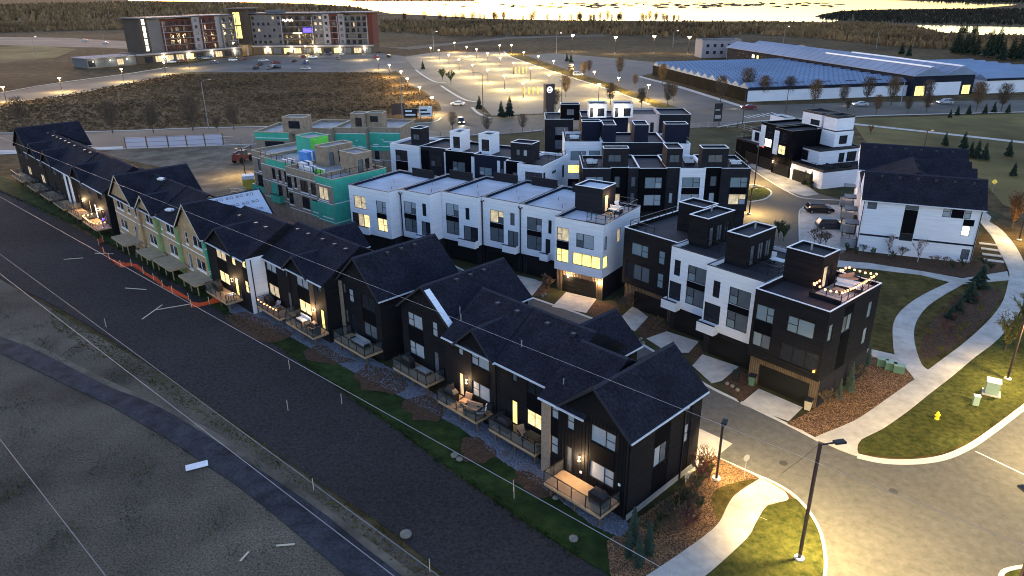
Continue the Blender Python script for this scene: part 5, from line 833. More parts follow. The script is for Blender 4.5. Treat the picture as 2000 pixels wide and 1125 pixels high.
# scribbled lit script sign on the right wing
cu = bpy.data.curves.new('lit_sign', 'CURVE'); cu.dimensions = '3D'; cu.bevel_depth = .16; spl = cu.splines.new('POLY'); P_ = [(i*.28, .55*sin(i*1.9)+.35*sin(i*.7)) for i in range(24)]; spl.points.add(len(P_)-1)
for p, (a, b) in zip(spl.points, P_): p.co = (hr.X(54.6)+a, -1.95, 19.6+b, 1)
cu.materials.append(MATS['bulb_white']); so = bpy.data.objects.new('lit_sign', cu); COL.objects.link(so); bpy.context.view_layer.update(); sm_ = bpy.data.meshes.new_from_object(so); bpy.data.objects.remove(so); link('lit_sign', sm_, hr.root)

# ================================================================== GREENHOUSES
FGH = Frame((80.44, 250.2), -101.0)
gh = Unit(FGH, 'greenhouse', 'wide low greenhouse with saw-tooth blue glass roof and white front wall', 'greenhouse', -63.5, 0)
gh.mass('wall', -63.5, 0, 0, 86, 0, 3.7, 'ghwall'); gh.box('fascia', -63.6, .1, -.25, -.005, 3.72, 4.75, 'ghdark'); gh.box('side_lattice', .01, .3, .2, 86, 0, 4.2, 'ghside')
nb = 14; w = 86/nb
for k in range(nb):
    y0 = k*w; ob('roof_bay', MB().extrude_x([(y0,3.75),(y0+w-.01,3.75),(y0+w-.01,4.5),(y0+w/2,6.0),(y0,4.5)], gh.X(0.1), gh.X(-63.6)), 'ghroof', gh.root)
    mbr = MB()
    for j in range(31):
        x = gh.X(-1.2-j*2.0); mbr.add([(x,y0+.05,4.54),(x+.28,y0+.05,4.54),(x+.28,y0+w/2,6.02),(x,y0+w/2,6.02)], [(0,1,2,3)])
    r = ob('glazing_bars', mbr, 'ghrib', gh.root); r['kind'] = 'stuff'
for k in range(5): gh.box('roof_hatch', -12-k*10, -8-k*10, 2.2, 2.8, 5.35, 5.75, 'ghdark')
FG2 = Frame((165.91, 264.07), -101.0)
g2 = Unit(FG2, 'greenhouse', 'long double-gabled greenhouse with bright ridge caps behind the low one', 'greenhouse', 1, 0)
g2.mass('wall', 1.2, 25.6, 0, 140, 0, 7.1, 'ghdark', F=[(2.2, 5.5, .2, 3.4, 'T', 'y'), (20.5, 24.5, .2, 3.6, 'T', 'y')]); g2.panel(6.5, 20, .1, 4.6, 0, 'ghwall', 'wall_panel', .1)
for uc in (7.4, 19.7):
    x = g2.X(uc); ob('roof_bay', MB().extrude_y([(x-6.4,6.9),(x+6.4,6.9),(x+6.4,7.2),(x,9.95),(x-6.4,7.2)], -.6, 141), 'ghroof', g2.root); ob('ridge_cap', MB().box(x-.5,x+.5,-.4,62,9.75,10.15), 'ghridge', g2.root)
    window(g2.root, (x-4.6, -.03, 7.25), 0, 9.2, 1.0, 'T', 'd') if False else None
    for j in range(22):
        yy = 2+j*6.3; 
    mbr = MB()
    for j in range(28):
        yy = 1+j*5; mbr.add([(x-6.3,yy,7.26),(x-6.3,yy+.35,7.26),(x,yy+.35,9.98),(x,yy,9.98)], [(0,1,2,3)])
    r = ob('glazing_bars', mbr, 'ghrib', g2.root); r['kind'] = 'stuff'
rr = random.Random(5)
for k in range(26): 
    v = 8+k*4.8; g2.sidel = window(g2.root, (g2.X(25.6)-.09, v+rr.uniform(0,1.5), 3.9), -pi/2, rr.uniform(1.4,2.6), 1.6, 'S', rr.choice('wyddwdi') if k > 8 else rr.choice('ddi'), 'frame')
g3 = Unit(FG2, 'greenhouse', 'right-hand low greenhouse continuing beyond the double gables', 'greenhouse', -48, .5)
g3.mass('wall', -48, -4.5, .5, 60, 0, 4.4, 'ghwall'); g3.box('fascia', -48, -4.4, .2, .495, 4.42, 5.2, 'ghdark')
for k in range(9): y0 = k*6.6; ob('roof_bay', MB().extrude_x([(y0,4.45),(y0+6.59,4.45),(y0+6.59,5.0),(y0+3.3,6.4),(y0,5.0)], g3.X(-4.4), g3.X(-48)), 'ghroof', g3.root)
fs = Frame((127.91, 419.07), -95.0); ss = Unit(fs, 'office_building', 'small pale office block by the far corner of the greenhouses', 'building', 0, 0)
ss.mass('wall', 0, 22, 0, 12, 0, 9, 'hotellight', F=[(u, u+1.6, z, z+1.6, 'S', 'd') for u in (2, 6, 10, 14, 18) for z in (2, 5.6)]); ss.flat(0, 22, 0, 12, 9.5, 'hotellight', cap='darktrim')
wsh = Unit(Frame((161.06, 412.54), -101), 'garden_shop', 'long lit shop wall with bright downlights behind the low greenhouse', 'building', 0, 0)
wsh.mass('wall', 0, 42, 0, 8, 0, 6.2, 'hotellight', F=[(2+5*k, 5+5*k, 1.2, 5.2, 'S', 'iwiywidw'[k]) for k in range(8)]); wsh.flat(0, 42, 0, 8, 6.6, 'hoteldark', cap='darktrim')
for k in range(7): lamp('POINT', (wsh.X(3+6*k), -1.5, 5.4), 350, (1, .85, .6), wsh.root, .3)

# ================================================================== STREET LAMPS AND POLES
def lot_lamp(h=5.6):
    o = thing('lot_lamp', 'x', 'street lamp'); ob('pole', MB().tube((0,0,0),(0,0,h-.5),.13,.11,8), 'metalpole', o); ob('base', MB().tube((0,0,0),(0,0,.5),.32,.28,8), 'concretedark', o)
    ob('lantern', MB().box(-.55,.55,-.3,.3,h-.06,h).box(-.12,.12,-.12,.12,h-.6,h-.56), 'metalpole', o); ob('bulb', MB().add([(-.3,-.2,h-.56),(.3,-.2,h-.56),(.3,.2,h-.56),(-.3,.2,h-.56),(-.52,-.28,h-.062),(.52,-.28,h-.062),(.52,.28,h-.062),(-.52,.28,h-.062)], [(0,3,2,1),(4,5,6,7),(0,1,5,4),(1,2,6,5),(2,3,7,6),(3,0,4,7)]), 'head_white', o)
    return o
P0 = lot_lamp(); first = [True]
def put_lamp(p, label, group, e=4300, h=5.6, color=SODIUM, rz=.3):
    o = P0 if first[0] else copy_tree(P0, (0,0,0)); first[0] = False
    o.location = (p[0], p[1], .03); o.rotation_euler = (0,0,rz); o.scale = (h/5.6,)*3; o['label'] = label; o['group'] = group
    lamp('POINT', (0, 0, 4.85), e, color, o, .35)
for p in [(-45.65,436.44),(-39.1,416.3),(-31.43,386.65),(-24.34,358.43),(-16.48,331.75),(-9.29,310.37),(-2.3,286.76),(-25.17,441.25),(-18.62,420.62),(-11.57,393.1),(-4.82,366.34),(-34.8,476),(-6.11,449.98),(1.54,338.58),(8.6,316.32),(4.61,263.65),(15.03,288.68)]:
    put_lamp(p, 'brown lamp post shining among the empty bays of the car park', 'lamps standing inside the car park')
for p in [(0.92,452.91),(7.26,397.03),(13.92,372.2),(20.17,347.91),(27.02,326.4),(33.65,298.67),(40.24,276.49),(47.46,254.64),(30.73,256.91)]: put_lamp(p, 'lamp post on the grass edge of the car park', 'lamps along the car park edge', 4200)
for p in [(-64.18,366.51),(-53.79,334.63),(-44.56,305.91),(-38.69,280.22),(-31.1,254.49),(-24.23,227.82)]: put_lamp(p, 'lamp post on the field side of the entry road', 'lamps beside the entry road', 2600)
for p in [(-180.62,264.71),(-176.4,292.28),(-168.71,325.68),(-163.77,356.09),(-164.19,385.07)]: put_lamp(p, 'lamp post along the west road', 'lamps beside the west road', 3000)
for p in [(-123.71,458.5),(-83.84,423.75)]: put_lamp(p, 'lamp post before the apartment block', 'lamps in the apartment lot', 1300, color=(1,.88,.7))
for p in [(38.69,467.98),(62.1,446.49),(85.72,451.37),(104.4,442.06)]: put_lamp(p, 'tall white lamp beyond the garden shop yard', 'tall lamps beyond the shop yard', 2200, 10, (1, .9, .7))
def tall_pole(p, h, label, arm=True, lit=False, m='greypole', rz=0.):
    o = thing('road_light', label, 'street light', (p[0], p[1], 0), rz, 'tall road lights'); ob('pole', MB().tube((0,0,0),(0,0,h),.14,.08,8), m, o)
    if arm: ob('arm', MB().tube((0,0,h-.1),(1.0,0,h+.5),.06,.05,6).tube((1.0,0,h+.5),(2.2,0,h+.6),.05,.05,6), m, o); ob('luminaire', MB().box(2.0,2.9,-.16,.16,h+.52,h+.66), 'bulb_cool' if lit else m, o)
    return o
tall_pole((-85.62, 206.38), 13, 'tall pale pole at the avenue kerb below the dry field'); tall_pole((-31.15, 210.75), 13, 'tall grey pole beside the unfinished row and avenue'); tall_pole((-303.83, 484.84), 10, 'lit cobra-head light on the verge above the highway', lit=True)
tall_pole((-8.61, 229.96), 12, 'tall curved light at the entry road mouth', rz=pi, m='metalpole'); tall_pole((17.6, 252.78), 11, 'thin tall light at the car park corner', m='metalpole'); tall_pole((-48.96, 485.76), 11, 'lit tall pole beyond the car park', lit=True); tall_pole((28.22, 457.49), 11, 'lit tall pole near the dark field track', lit=True); tall_pole((105.38, 489.7), 10, 'lit tall pole left of the greenhouse ridge', lit=True)
tall_pole((65.89, 206.72), 9.5, 'dark pole at the crossing behind the fence', arm=False, m='metalpole'); tall_pole((191.83, 532.08), 10, 'lit pole above the long greenhouse roof', lit=True); tall_pole((228.24, 471.24), 10, 'leaning light beyond the long greenhouse'); tall_pole((263.84, 439.69), 10, 'light pole before the pond spruces'); tall_pole((125.94, 237.13), 8, 'pole between the street trees opposite the greenhouse', arm=False); tall_pole((84.53, 224.87), 8, 'dark pole by the white greenhouse wall', arm=False, m='metalpole'); tall_pole((-282.13, 529.8), 9, 'pole by the highway cars', arm=False)
def shoebox(p, h, label, rz, e, color=SODIUM, arm=.7, tilt=0., cone=150):
    o = thing('street_lamp', label, 'street lamp', (p[0], p[1], .1), rz); ob('base', MB().tube((0,0,0),(0,0,.12),.34,.34,12), 'kerb', o); ob('pole', MB().box(-.085,.085,-.085,.085,.12,h), 'metalpole', o)
    hd = ob('lamp_head', MB().box(.05,arm,-.04,.04,h-.14,h-.06).box(arm,arm+.75,-.2,.2,h-.16,h-.02), 'blackgear', o); ob('lens', MB().box(arm+.08,arm+.68,-.15,.15,h-.19,h-.162), 'bulb_warm', hd)
    l = lamp('SPOT', (arm+.4, 0, h-.24), e, color, o, .25, cone); l.rotation_euler = (0, radians(-tilt), 0); return o
shoebox((19.36, 38.13), 9.3, 'tall brown lamp post on the corner lawn by the wide intersection', radians(12), 16500, arm=1.0, tilt=32, cone=158)
shoebox((16.04, 46.82), 5.0, 'shorter brown lamp post in the bark bed by the end townhouse', radians(62), 2300, arm=.25, cone=150, tilt=38)
shoebox((48.78, 62.03), 7.6, 'dark lamp post on the far corner lawn beside the path', radians(-60), 6500, tilt=20)
shoebox((46.11, 46.85), 9.3, 'assumed brown lamp post across the wide street, at the right edge', radians(170), 14000, arm=1.0, tilt=15); shoebox((29.53, 32.21), 9.3, 'assumed brown lamp post on the near island of the wide street, below the edge', radians(100), 3500, arm=1.0, tilt=10); shoebox((47.81, 138.45), 7.5, 'lamp post on the back lane island with a red beacon below', radians(80), 6500); shoebox((40.76, 118.79), 4.6, 'short lamp post at the back lane bend', radians(20), 4200, arm=.3)  # both wide-street posts are assumed, added from the light on the road
shoebox((77.3, 103.91), 6.5, 'lamp post beside the curved road near the orange tree', radians(-60), 5500); shoebox((95.59, 166.11), 5.5, 'twin-armed dark lamp standing in the meadow', 0, 20); shoebox((-55.88, 149.35), 6.0, 'black site lamp post beside the yellow bin', radians(180), 3500)
ob('beacon', MB().ball((0,0,0), .14), 'bulb_red', None, (52.01, 147.97, 5.6)); tag(bpy.data.objects['beacon'], 'small red beacon light by the stepped townhouses', 'light')

# ================================================================== PLANTS
def branchy(seed, h, spread, levels=4, leaves=0, trunk=.1, leaf=.12, lift=.8, sides=4, rmin=.012, bole=.2):
    r = random.Random(seed); tb, lb, seg = MB(), MB(), {}
    def grow(p, d, L, rad, lv):
        q = p+d*L; tb.tube(p, q, max(rmin, rad), max(rmin, rad*.62), sides if lv > 1 else 3, False); seg.setdefault(lv, []).append((p, q))
        if lv == 0: return
        n = r.choice((4, 5)) if lv == levels else r.choice((2, 3, 3))
        for i in range(n):
            a = 2*pi*(i+r.uniform(-.3, .3))/n if lv == levels else r.uniform(0, 2*pi); s = r.uniform(.45, .95)*spread
            nd = (d+Vector((cos(a)*s, sin(a)*s, r.uniform(.0, .4)*lift))).normalized(); grow(q, nd, L*r.uniform(.68, .92)*(1.25 if lv == levels else 1), rad*.6, lv-1)
    grow(Vector((0,0,0)), Vector((r.uniform(-.05,.05), r.uniform(-.05,.05), 1)).normalized(), h*bole, trunk, levels)
    lv_ = [k for k in seg if k < levels]
    for k in range(leaves):
        p, q = r.choice(seg[r.choice(lv_)]); t = r.random(); c = p+(q-p)*t+Vector((r.gauss(0,.3), r.gauss(0,.3), r.gauss(0,.3)))*h*.06; a = Vector((r.gauss(0,1), r.gauss(0,1), r.gauss(0,1))).normalized(); b = a.cross(Vector((r.gauss(0,1), r.gauss(0,1), r.gauss(0,1)))).normalized(); s = leaf*r.uniform(.5,1.3)
        lb.add([tuple(c-a*s),tuple(c+b*s*.45),tuple(c+a*s),tuple(c-b*s*.45)], [(0,1,2,3)])
    return tb, lb
TREE = {}
def tree_proto(key, tm, lm, tb, lb):
    TREE[key] = (tb.mesh('trunk', tm), lb.mesh('crown', lm) if lb.f else None, max(v[2] for v in tb.v+lb.v))
def vase(seed, h, w, n, tm, lm, key, wid=.03, gap=.35):
    """leafless street tree: forked trunk and a rounded haze of upswept twigs"""
    r = random.Random(seed); tb, lb = MB(), MB(); top = Vector((r.uniform(-.1,.1), r.uniform(-.1,.1), h*.24)); tb.tube((0,0,0), top, .13*h/7, .10*h/7, 6, False); limbs = []
    for i in range(7):
        a = 2*pi*(i+r.uniform(-.3,.3))/7; q = top+Vector((cos(a)*w*r.uniform(.25,.5), sin(a)*w*r.uniform(.25,.5), h*r.uniform(.22,.38))); tb.tube(top, q, .06*h/7, .035*h/7, 4, False)
        for j in range(3):
            b = a+r.uniform(-.7,.7); e = q+Vector((cos(b)*w*r.uniform(.15,.5), sin(b)*w*r.uniform(.15,.5), h*r.uniform(.1,.32))); tb.tube(q, e, .035*h/7, .014*h/7, 3, False); limbs.append((q, e))
    c = Vector((0, 0, h*.62)); holes = [Vector((r.uniform(-w,w), r.uniform(-w,w), h*r.uniform(.35,.95))) for _ in range(7)]
    k = 0
    while k < n:
        p = Vector((r.gauss(0,.45)*w, r.gauss(0,.45)*w, h*r.uniform(.26, 1.0))); t = (p.z/h-.26)/.74; lim = w*(.25+1.15*t**.6)*(1 if t < .75 else (1-(t-.75)*2.2))
        if hypot(p.x, p.y) > lim*r.uniform(.75,1.1) or any((p-q).length < gap*h*.2*r.uniform(.4,1) for q in holes): continue
        k += 1; d = (p-Vector((0,0,h*.12))).normalized()+Vector((r.gauss(0,.25), r.gauss(0,.25), r.gauss(0,.2))); d.normalize(); s_ = d.cross(Vector((r.gauss(0,1), r.gauss(0,1), r.gauss(0,1)))).normalized()*wid*h/7; L = d*h*r.uniform(.03,.075)
        lb.add([tuple(p-L), tuple(p+s_), tuple(p+L), tuple(p-s_)], [(0,1,2,3)])
    tree_proto(key, tm, lm, tb, lb)
for k in range(3): vase(120+k, 7, 2.3, 1300, 'bark', 'twig', 'bare%d' % k, .03)
for k in range(3): vase(140+k, 7, 2.1, 1500, 'bark', 'twigorange' if k == 1 else 'twigbrown', 'fan%d' % k, .036, .5)
for k in range(0): tree_proto('bare%d' % k, 'twig', 'twigorange', *branchy(20+k, 6, .6, 5, 900, .12, .12, .8, 4, .022))
for k in range(0): tree_proto('fan%d' % k, 'twig', 'twigorange', *branchy(40+k, 7, .6, 5, 2600, .15, .15, 1.1, 4, .025))
tree_proto('orange0', 'bark', 'leaforange', *branchy(61, 5, .6, 4, 2200, .09, .10)); tree_proto('yellow0', 'bark', 'leafyellow', *branchy(63, 4.5, .65, 4, 2600, .08, .09)); tree_proto('birch0', 'birchbark', 'leafred', *branchy(66, 4, .6, 4, 600, .06, .07)); tree_proto('green0', 'bark', 'leafgreen', *branchy(67, 3.4, .7, 4, 2600, .07, .08))
tree_proto('stalk0', 'bark', 'leafgreen', *branchy(71, 1.9, .5, 4, 420, .03, .07)); tree_proto('redbush0', 'twig', 'leafred', *branchy(73, 1.9, .8, 4, 1500, .03, .035)); tree_proto('twigbush0', 'twig', 'twigorange', *branchy(75, 1.7, .9, 5, 700, .025, .035)); tree_proto('greenbush0', 'twig', 'leafgreen', *branchy(77, 1.5, .9, 4, 2200, .03, .04)); tree_proto('yellowbush0', 'twig', 'leafyellow', *branchy(79, 1.1, .95, 4, 1400, .025, .04))
def conifer(seed, h, w, m, key):
    r = random.Random(seed); tb, lb = MB(), MB(); tb.tube((0,0,0),(0,0,h*.95),.1*h/5,.02,5)
    n = 46
    for i in range(n):
        z = h*(.08+.9*i/n); R = w*(1-i/n)**.8*r.uniform(.5,1.15)+.05
        for j in range(8):
            a = r.uniform(0,2*pi); L = R*r.uniform(.7,1.1); c, s = cos(a), sin(a); wd = .16*L+.05; dz = -.22*L
            lb.add([(0,0,z),(c*L*.55-s*wd,s*L*.55+c*wd,z+dz*.3),(c*L,s*L,z+dz),(c*L*.55+s*wd,s*L*.55-c*wd,z+dz*.3)], [(0,1,2,3)])
            lb.add([(c*L*.2,s*L*.2,z-.05),(c*L*.6,s*L*.6,z+dz*.5+.12*L),(c*L*.95,s*L*.95,z+dz-.03),(c*L*.6,s*L*.6,z+dz*.5-.14*L)], [(0,1,2,3)])
    tree_proto(key, 'bark', m, tb, lb)
conifer(1, 5, 1.5, 'needle', 'pine0'); conifer(2, 3.2, .55, 'bluespruce', 'spruce0'); conifer(3, 2.6, .35, 'needle', 'column0')
CNT = [0]
def plant(key, p, h, ref, name, label, cat, group, z=.05, sx=1.):
    CNT[0] += 1; r = random.Random(CNT[0]*17); tm, lm, zm = TREE[key]; o = thing(name, label, cat, (p[0], p[1], z), r.uniform(0, 6.28), group); f = h/zm*r.uniform(.92, 1.08); o.scale = (f*sx, f*sx, f)
    link('trunk', tm, o)
    if lm: link('crown', lm, o)
    return o
for i, p in enumerate([(-142.97,213.77),(-110.53,201.65),(-99.26,201.89),(-89.38,204.56),(-81.74,202.61),(-77.94,204.8)]): plant('bare%d' % (i % 3), p, (8.5, 9, 8, 9.5, 4, 7)[i], 7.2, 'bare_tree', 'bare street tree on the field side of the avenue', 'tree', 'bare trees along the dry field')
for i, p in enumerate([(-16.12,201.81),(-6.4,195.23),(3.3,197.78)]): plant('bare%d' % (i % 3), p, 5.5, 7.2, 'bare_tree', 'small leafless tree on the near kerb of the avenue', 'tree', 'small bare trees at the crossing')
for i, p in enumerate([(48.19,328.74),(60.98,298.41),(51.91,242.55),(42.46,238.65),(33.41,245.92),(71.22,249.55),(82.7,258.78),(86.51,252.26),(49.16,292.66),(26.57,326.43),(32.51,329.96),(35.81,340.1)]): plant('fan%d' % (i % 3), p, (8, 8.5, 8.5, 7, 8, 9, 11, 9, 5, 6, 7, 6)[i], 8.5, 'street_tree', 'fan-shaped brown tree near the side road', 'tree', 'brown trees around the side road')
for i, p in enumerate([(95.79,254.17),(97.76,236.57),(108.16,239.27),(118.34,244.37),(124.1,239.46),(137.64,243.22)]): plant('fan%d' % (i % 3), p, (8, 8.5, 7, 9.5, 9.5, 7.5)[i], 8.5, 'street_tree', 'fan-shaped brown tree in front of the white greenhouse wall', 'tree', 'brown trees before the greenhouse')
for i, p in enumerate([(110.81,221.48),(121.47,223.83),(127.62,224.48),(144.12,226.58),(151.63,226.16),(104.83,227.75)]): plant('fan%d' % ((i+1) % 3), p, (6, 5, 6, 8.5, 9, 4)[i], 8.5, 'street_tree', 'brown tree on the meadow side of the avenue', 'tree', 'brown trees beside the meadow')
for i, p in enumerate([(56.2,254.11),(19.92,265.33),(14.56,236.99)]): plant('fan%d' % (i % 3), p, (6, 8, 7)[i], 8.5, 'street_tree', 'brown tree standing near the tall brown sign', 'tree', 'brown trees near the sign')
for i, p in enumerate([(-42.71,367.12),(-10.14,238.39),(-2.81,221.85),(-0.33,222.66),(32.19,397.6),(30.46,403.62)]): plant('pine0', p, (4.5, 4.5, 5, 6, 5, 4.5)[i], 5, 'conifer', 'dark conifer beside the car park', 'tree', 'conifers around the car park')
for p in [(-29.21,321),(-24.62,309.71)]: plant('green0', p, 5, 3.6, 'leafy_tree', 'low leafy tree on the car park island', 'tree', 'leafy trees on the island')
for i, p in enumerate([(133.53,218.34),(137.88,220.01),(147.53,223.38),(151.16,222.2),(143.8,221.62)]): plant('pine0', p, 3.2, 5, 'conifer', 'low dark conifer at the meadow kerb', 'tree', 'conifers at the meadow kerb')
for i, p in enumerate([(105.3,174.57),(107.27,170.25),(103.73,161.38),(104.16,159.77),(105.22,158.68),(112.76,162.09),(101.99,143.61),(129.41,214.84)]): plant('pine0', p, (3.4, 4.2, 3.6, 4.6, 4, 3.8, 3.2, 2.4)[i], 5, 'conifer', 'dark conifer scattered in the meadow', 'tree', 'conifers in the meadow')
for i, p in enumerate([(254.06,429.89),(258.2,433.01),(257.08,426.06),(266.02,435.79),(258.96,419.02),(258.11,406.04),(265.79,411.7),(262.37,393.33),(262.53,387.43),(253.81,388.26),(221.32,426.33),(220.52,416.3)]): plant('pine0', p, (12, 10, 13, 11, 10, 14, 15, 12, 13, 11, 7, 7)[i], 5, 'conifer', 'tall dark spruce beyond the greenhouses', 'tree', 'spruces beyond the greenhouses')
for p in [(355,600.02),(360.59,606.17),(358.71,599.46),(360.53,592.35),(366.11,598.35)]: plant('pine0', p, 8, 5, 'conifer', 'small spruce on the shore of the right pond', 'tree', 'spruces on the pond shore')
plant('orange0', (79.75, 109.41), 6.0, 5.6, 'orange_tree', 'orange-leaved tree beside the curved road on the right', 'tree', None); plant('yellow0', (52.21, 67.83), 4.6, 5.2, 'yellow_tree', 'round yellow-leaved tree on the corner lawn beside the path', 'tree', None); plant('yellow0', (57.82, 73.73), 4, 5.2, 'yellow_tree', 'yellow-green tree cut by the picture edge above the corner lawn', 'tree', None); plant('orange0', (94.42, 189.77), 2.4, 5.6, 'orange_bush', 'bright yellow-orange bush behind the white gabled block', 'bush', None)
for i, p in enumerate([(60.05,85.37),(56.36,81.33),(52.91,77.76),(51.2,76.35)]): plant('pine0', p, (3.4, 2.6, 2.2, 1.8)[i], 5, 'mugo_pine', 'bushy pine in the oval bed between the paths', 'bush', 'pines in the oval bed', sx=1.5)
OVAL = smooth([(42.77,66.63),(47.33,73.94),(54.18,81.07),(59.1,84.54),(62.63,84.97),(58.52,79.43),(52.98,73.83),(47.26,68.87)], 4, True)
for i, p in enumerate(scatter(OVAL, 34, 3)): plant(('twigbush0', 'yellowbush0', 'redbush0')[i % 3], p, RN.uniform(.6, 1.1), 1.9, 'low_shrub', ('twiggy', 'yellow', 'red')[i % 3]+' low shrub in the oval bed', 'bush', 'shrubs in the oval bed')
for i, p in enumerate([(28.77,56.92),(30.69,58.68),(32.26,60.06),(33.79,62.29),(35.14,63.71),(36.48,65.41)]): plant(('twigbush0', 'spruce0', 'spruce0', 'twigbush0', 'column0', 'spruce0')[i], p, (2.2, 2.4, 3.0, 1.8, 3.0, 2.6)[i], (1.9, 3.2, 3.2, 1.9, 2.6, 3.2)[i], 'young_tree', 'young tree in the bark beside the corner house', 'tree', 'young trees in the side bed')
for i, p in enumerate([(9.19,38.64),(8.24,39.49),(8.31,37.56),(7.82,38.41)]): plant('column0', p, (3.0, 3.2, 2.6, 2.2)[i], 2.6, 'column_juniper', 'dark columnar juniper by the end townhouse', 'tree', 'junipers at the end wall', sx=1.2)
for i, p in enumerate([(11.54,42.51),(11.63,41.14),(12.49,42.05),(12.99,43.05),(12.61,43.92),(14.78,46.14),(15.51,46.96),(14.09,45.28),(13.55,44.32),(15.27,47.61),(10.74,40.37),(10.5,41.43),(12.86,41.4),(13.74,43.04),(12.11,43.06),(10.96,41.85),(12.3,40.87),(13.02,42.38),(9.83,40.38),(14.66,46.65)]): plant(('greenbush0', 'twigbush0', 'redbush0', 'twigbush0', 'greenbush0', 'redbush0', 'greenbush0')[i % 7], p, RN.uniform(1.4, 2.2), 1.9, 'garden_shrub', ('green', 'bare brown', 'red-leaved', 'bare brown', 'green', 'red-leaved', 'green')[i % 7]+' shrub in the bed along the end wall', 'bush', 'shrubs along the end wall')
for p in [(15.99,73.24),(13.69,79.17),(14.45,80.06),(12.99,78.59),(4.61,85.43),(4.32,86.29)]: plant('twigbush0', p, 2.0, 1.9, 'garden_shrub', 'upright brown shrub between two garage driveways', 'bush', 'shrubs between driveways')
for i, p in enumerate([(54.36,97.65),(57.21,95.04),(55.66,96.55),(58.69,93.38)]): plant('birch0' if i < 2 else 'twigbush0', p, (3.6, 3.4, 1.8, 1.6)[i], 4.4, 'young_birch', 'young sparse tree against the white wall', 'tree', 'young trees at the white wall')
for i, p in enumerate([(49.27,99.54),(49.76,97.77),(51.2,98.82),(51.97,97.28),(54.26,95.95),(60.09,93.34),(60.26,91.76),(61.98,92.31),(63.02,91.7),(65.34,93.22),(65.2,91.26)]): plant(('greenbush0', 'greenbush0', 'twigbush0')[i % 3], p, 1.4, 1.9, 'garden_shrub', 'low dark shrub at the foot of the white gabled block', 'bush', 'shrubs at the white block')
for p in [(45.86,103.31),(45.89,101.44),(47.17,102.33)]: plant('twigbush0', p, 2.4, 1.9, 'pale_shrub', 'pale twiggy shrub at the end of the parking pads', 'bush', 'shrubs by the parking pads')
for p in [(57.45,138.12),(58.18,136.9),(56.4,146.59),(57.03,147.47)]: plant('column0', p, 3.0, 2.6, 'garden_shrub', 'dark upright shrub before the stepped townhouses', 'bush', 'shrubs by the stepped row', sx=1.5)
for p in [(41.75,104.87),(41.56,106.61)]: plant('green0', p, 2.8, 3.6, 'leafy_tree', 'bushy tree behind the roof of the corner row', 'tree', 'trees behind the corner row')
for p in [(3.73,44.04),(-0.63,49.89),(-7.23,57.5),(-13.35,62.81)]: plant('twigbush0', p, .7, 1.9, 'low_shrub', 'small bare shrub in a bark island beside the decks', 'bush', 'shrubs in the bark islands')
# far woods: one mass of stems and crowns
def woods(name, label, poly, n, h, m, seed, w=1.0):
    r = random.Random(seed); mb = MB()
    for x, y in scatter(poly, n, seed):
        H = h*r.uniform(.45, 1.15); W = w*H*r.uniform(.25, .45)
        for j in range(3):
            a = r.uniform(0, pi); c, s = cos(a)*W, sin(a)*W; k = H*r.uniform(.25,.4); mb.add([(x-c*.3,y-s*.3,0),(x+c*.3,y+s*.3,0),(x+c*r.uniform(.7,1.1),y+s,k),(x+c*.5,y+s*.5,H*r.uniform(.7,.9)),(x,y,H),(x-c*.6,y-s*.6,H*r.uniform(.6,.9)),(x-c,y-s,k)], [(0,1,2,3,4,5,6)])
    o = ob(name, mb, m); tag(o, label, 'woods'); o['kind'] = 'stuff'; return o
woods('woods', 'brown leafless woods behind the apartment block', [(-758.36,1039.52),(-666.95,1005.58),(-462.52,936.47),(-344.22,1002.27),(-135.28,791.32),(-178.5,1070.88),(-300.62,1535.88),(-506.55,1937.42),(-791.74,2326.01),(-1426.93,2901.97),(-1687.28,2331.71)], 4200, 9, 'woods', 1)
woods('woods', 'low brown thicket between the fields and the lake shore', [(-582.55,794.96),(-509.42,764.42),(-460.2,794.88),(-395.75,804.56),(-462.52,936.47),(-666.95,1005.58),(-758.36,1039.52)], 1500, 5, 'woods', 2)
woods('woods', 'dark brown shoreline thicket across the middle distance', [(-121.08,720.93),(-40.54,630.15),(1.84,638.15),(79.4,641.25),(145.67,577.95),(207.23,636.79),(261.94,808.57),(186.83,835.82),(2.72,899.8),(-160.88,963.5)], 3000, 4.2, 'woods', 3)
woods('woods', 'brown scrub between the greenhouse and the lake', [(202.77,622.79),(233.23,554.18),(246.05,482.07),(272.19,454.06),(297.52,415.05),(380.21,534.42),(367.54,571.73),(338.64,588.87),(369.49,693.53),(366.05,776.51),(265.63,820.16)], 3600, 3.4, 'woods', 4)
woods('woods', 'dark scrub on the spit of land in the lake', [(391.85,972.26),(377.84,877.98),(414.82,790.49),(513.3,726.55),(821.12,1170.9),(723.26,1202.75),(560.43,1196.42),(488.04,1138.15)], 2600, 4, 'woodsdark', 5)
woods('woods', 'dark far shore along the top of the lake', [(-603.86,2999.77),(-125.66,2715.4),(-149.71,3239.27),(-734.32,3651.46)], 300, 8, 'woodsdark', 6); woods('woods', 'dark far shore beyond the spit on the right', [(1076.01,2046.94),(1014.78,1693.31),(1140.05,1631.3),(1414.76,2027.85),(1156.36,2200.86)], 500, 8, 'woodsdark', 7)
r_ = random.Random(8)
SHORE = [(-158.28,947.63),(-81.07,931.56),(-9.46,916.66),(62.9,901.59),(68.29,893.36),(134.8,879.62),(142.25,871.2),(192.35,860.93)]
for i in range(58):
    k = r_.choice((0, 1, 1, 2, 2, 4, 4, 6)); t = r_.random(); p = [SHORE[k][c]*(1-t)+SHORE[k+1][c]*t+r_.uniform(-6, 6) for c in (0, 1)]
    plant('bare%d' % (i % 3), p, r_.uniform(8, 13), 7.2, 'shore_tree', 'slim bare tree standing against the bright lake', 'tree', 'bare trees on the lake shore', sx=.8)
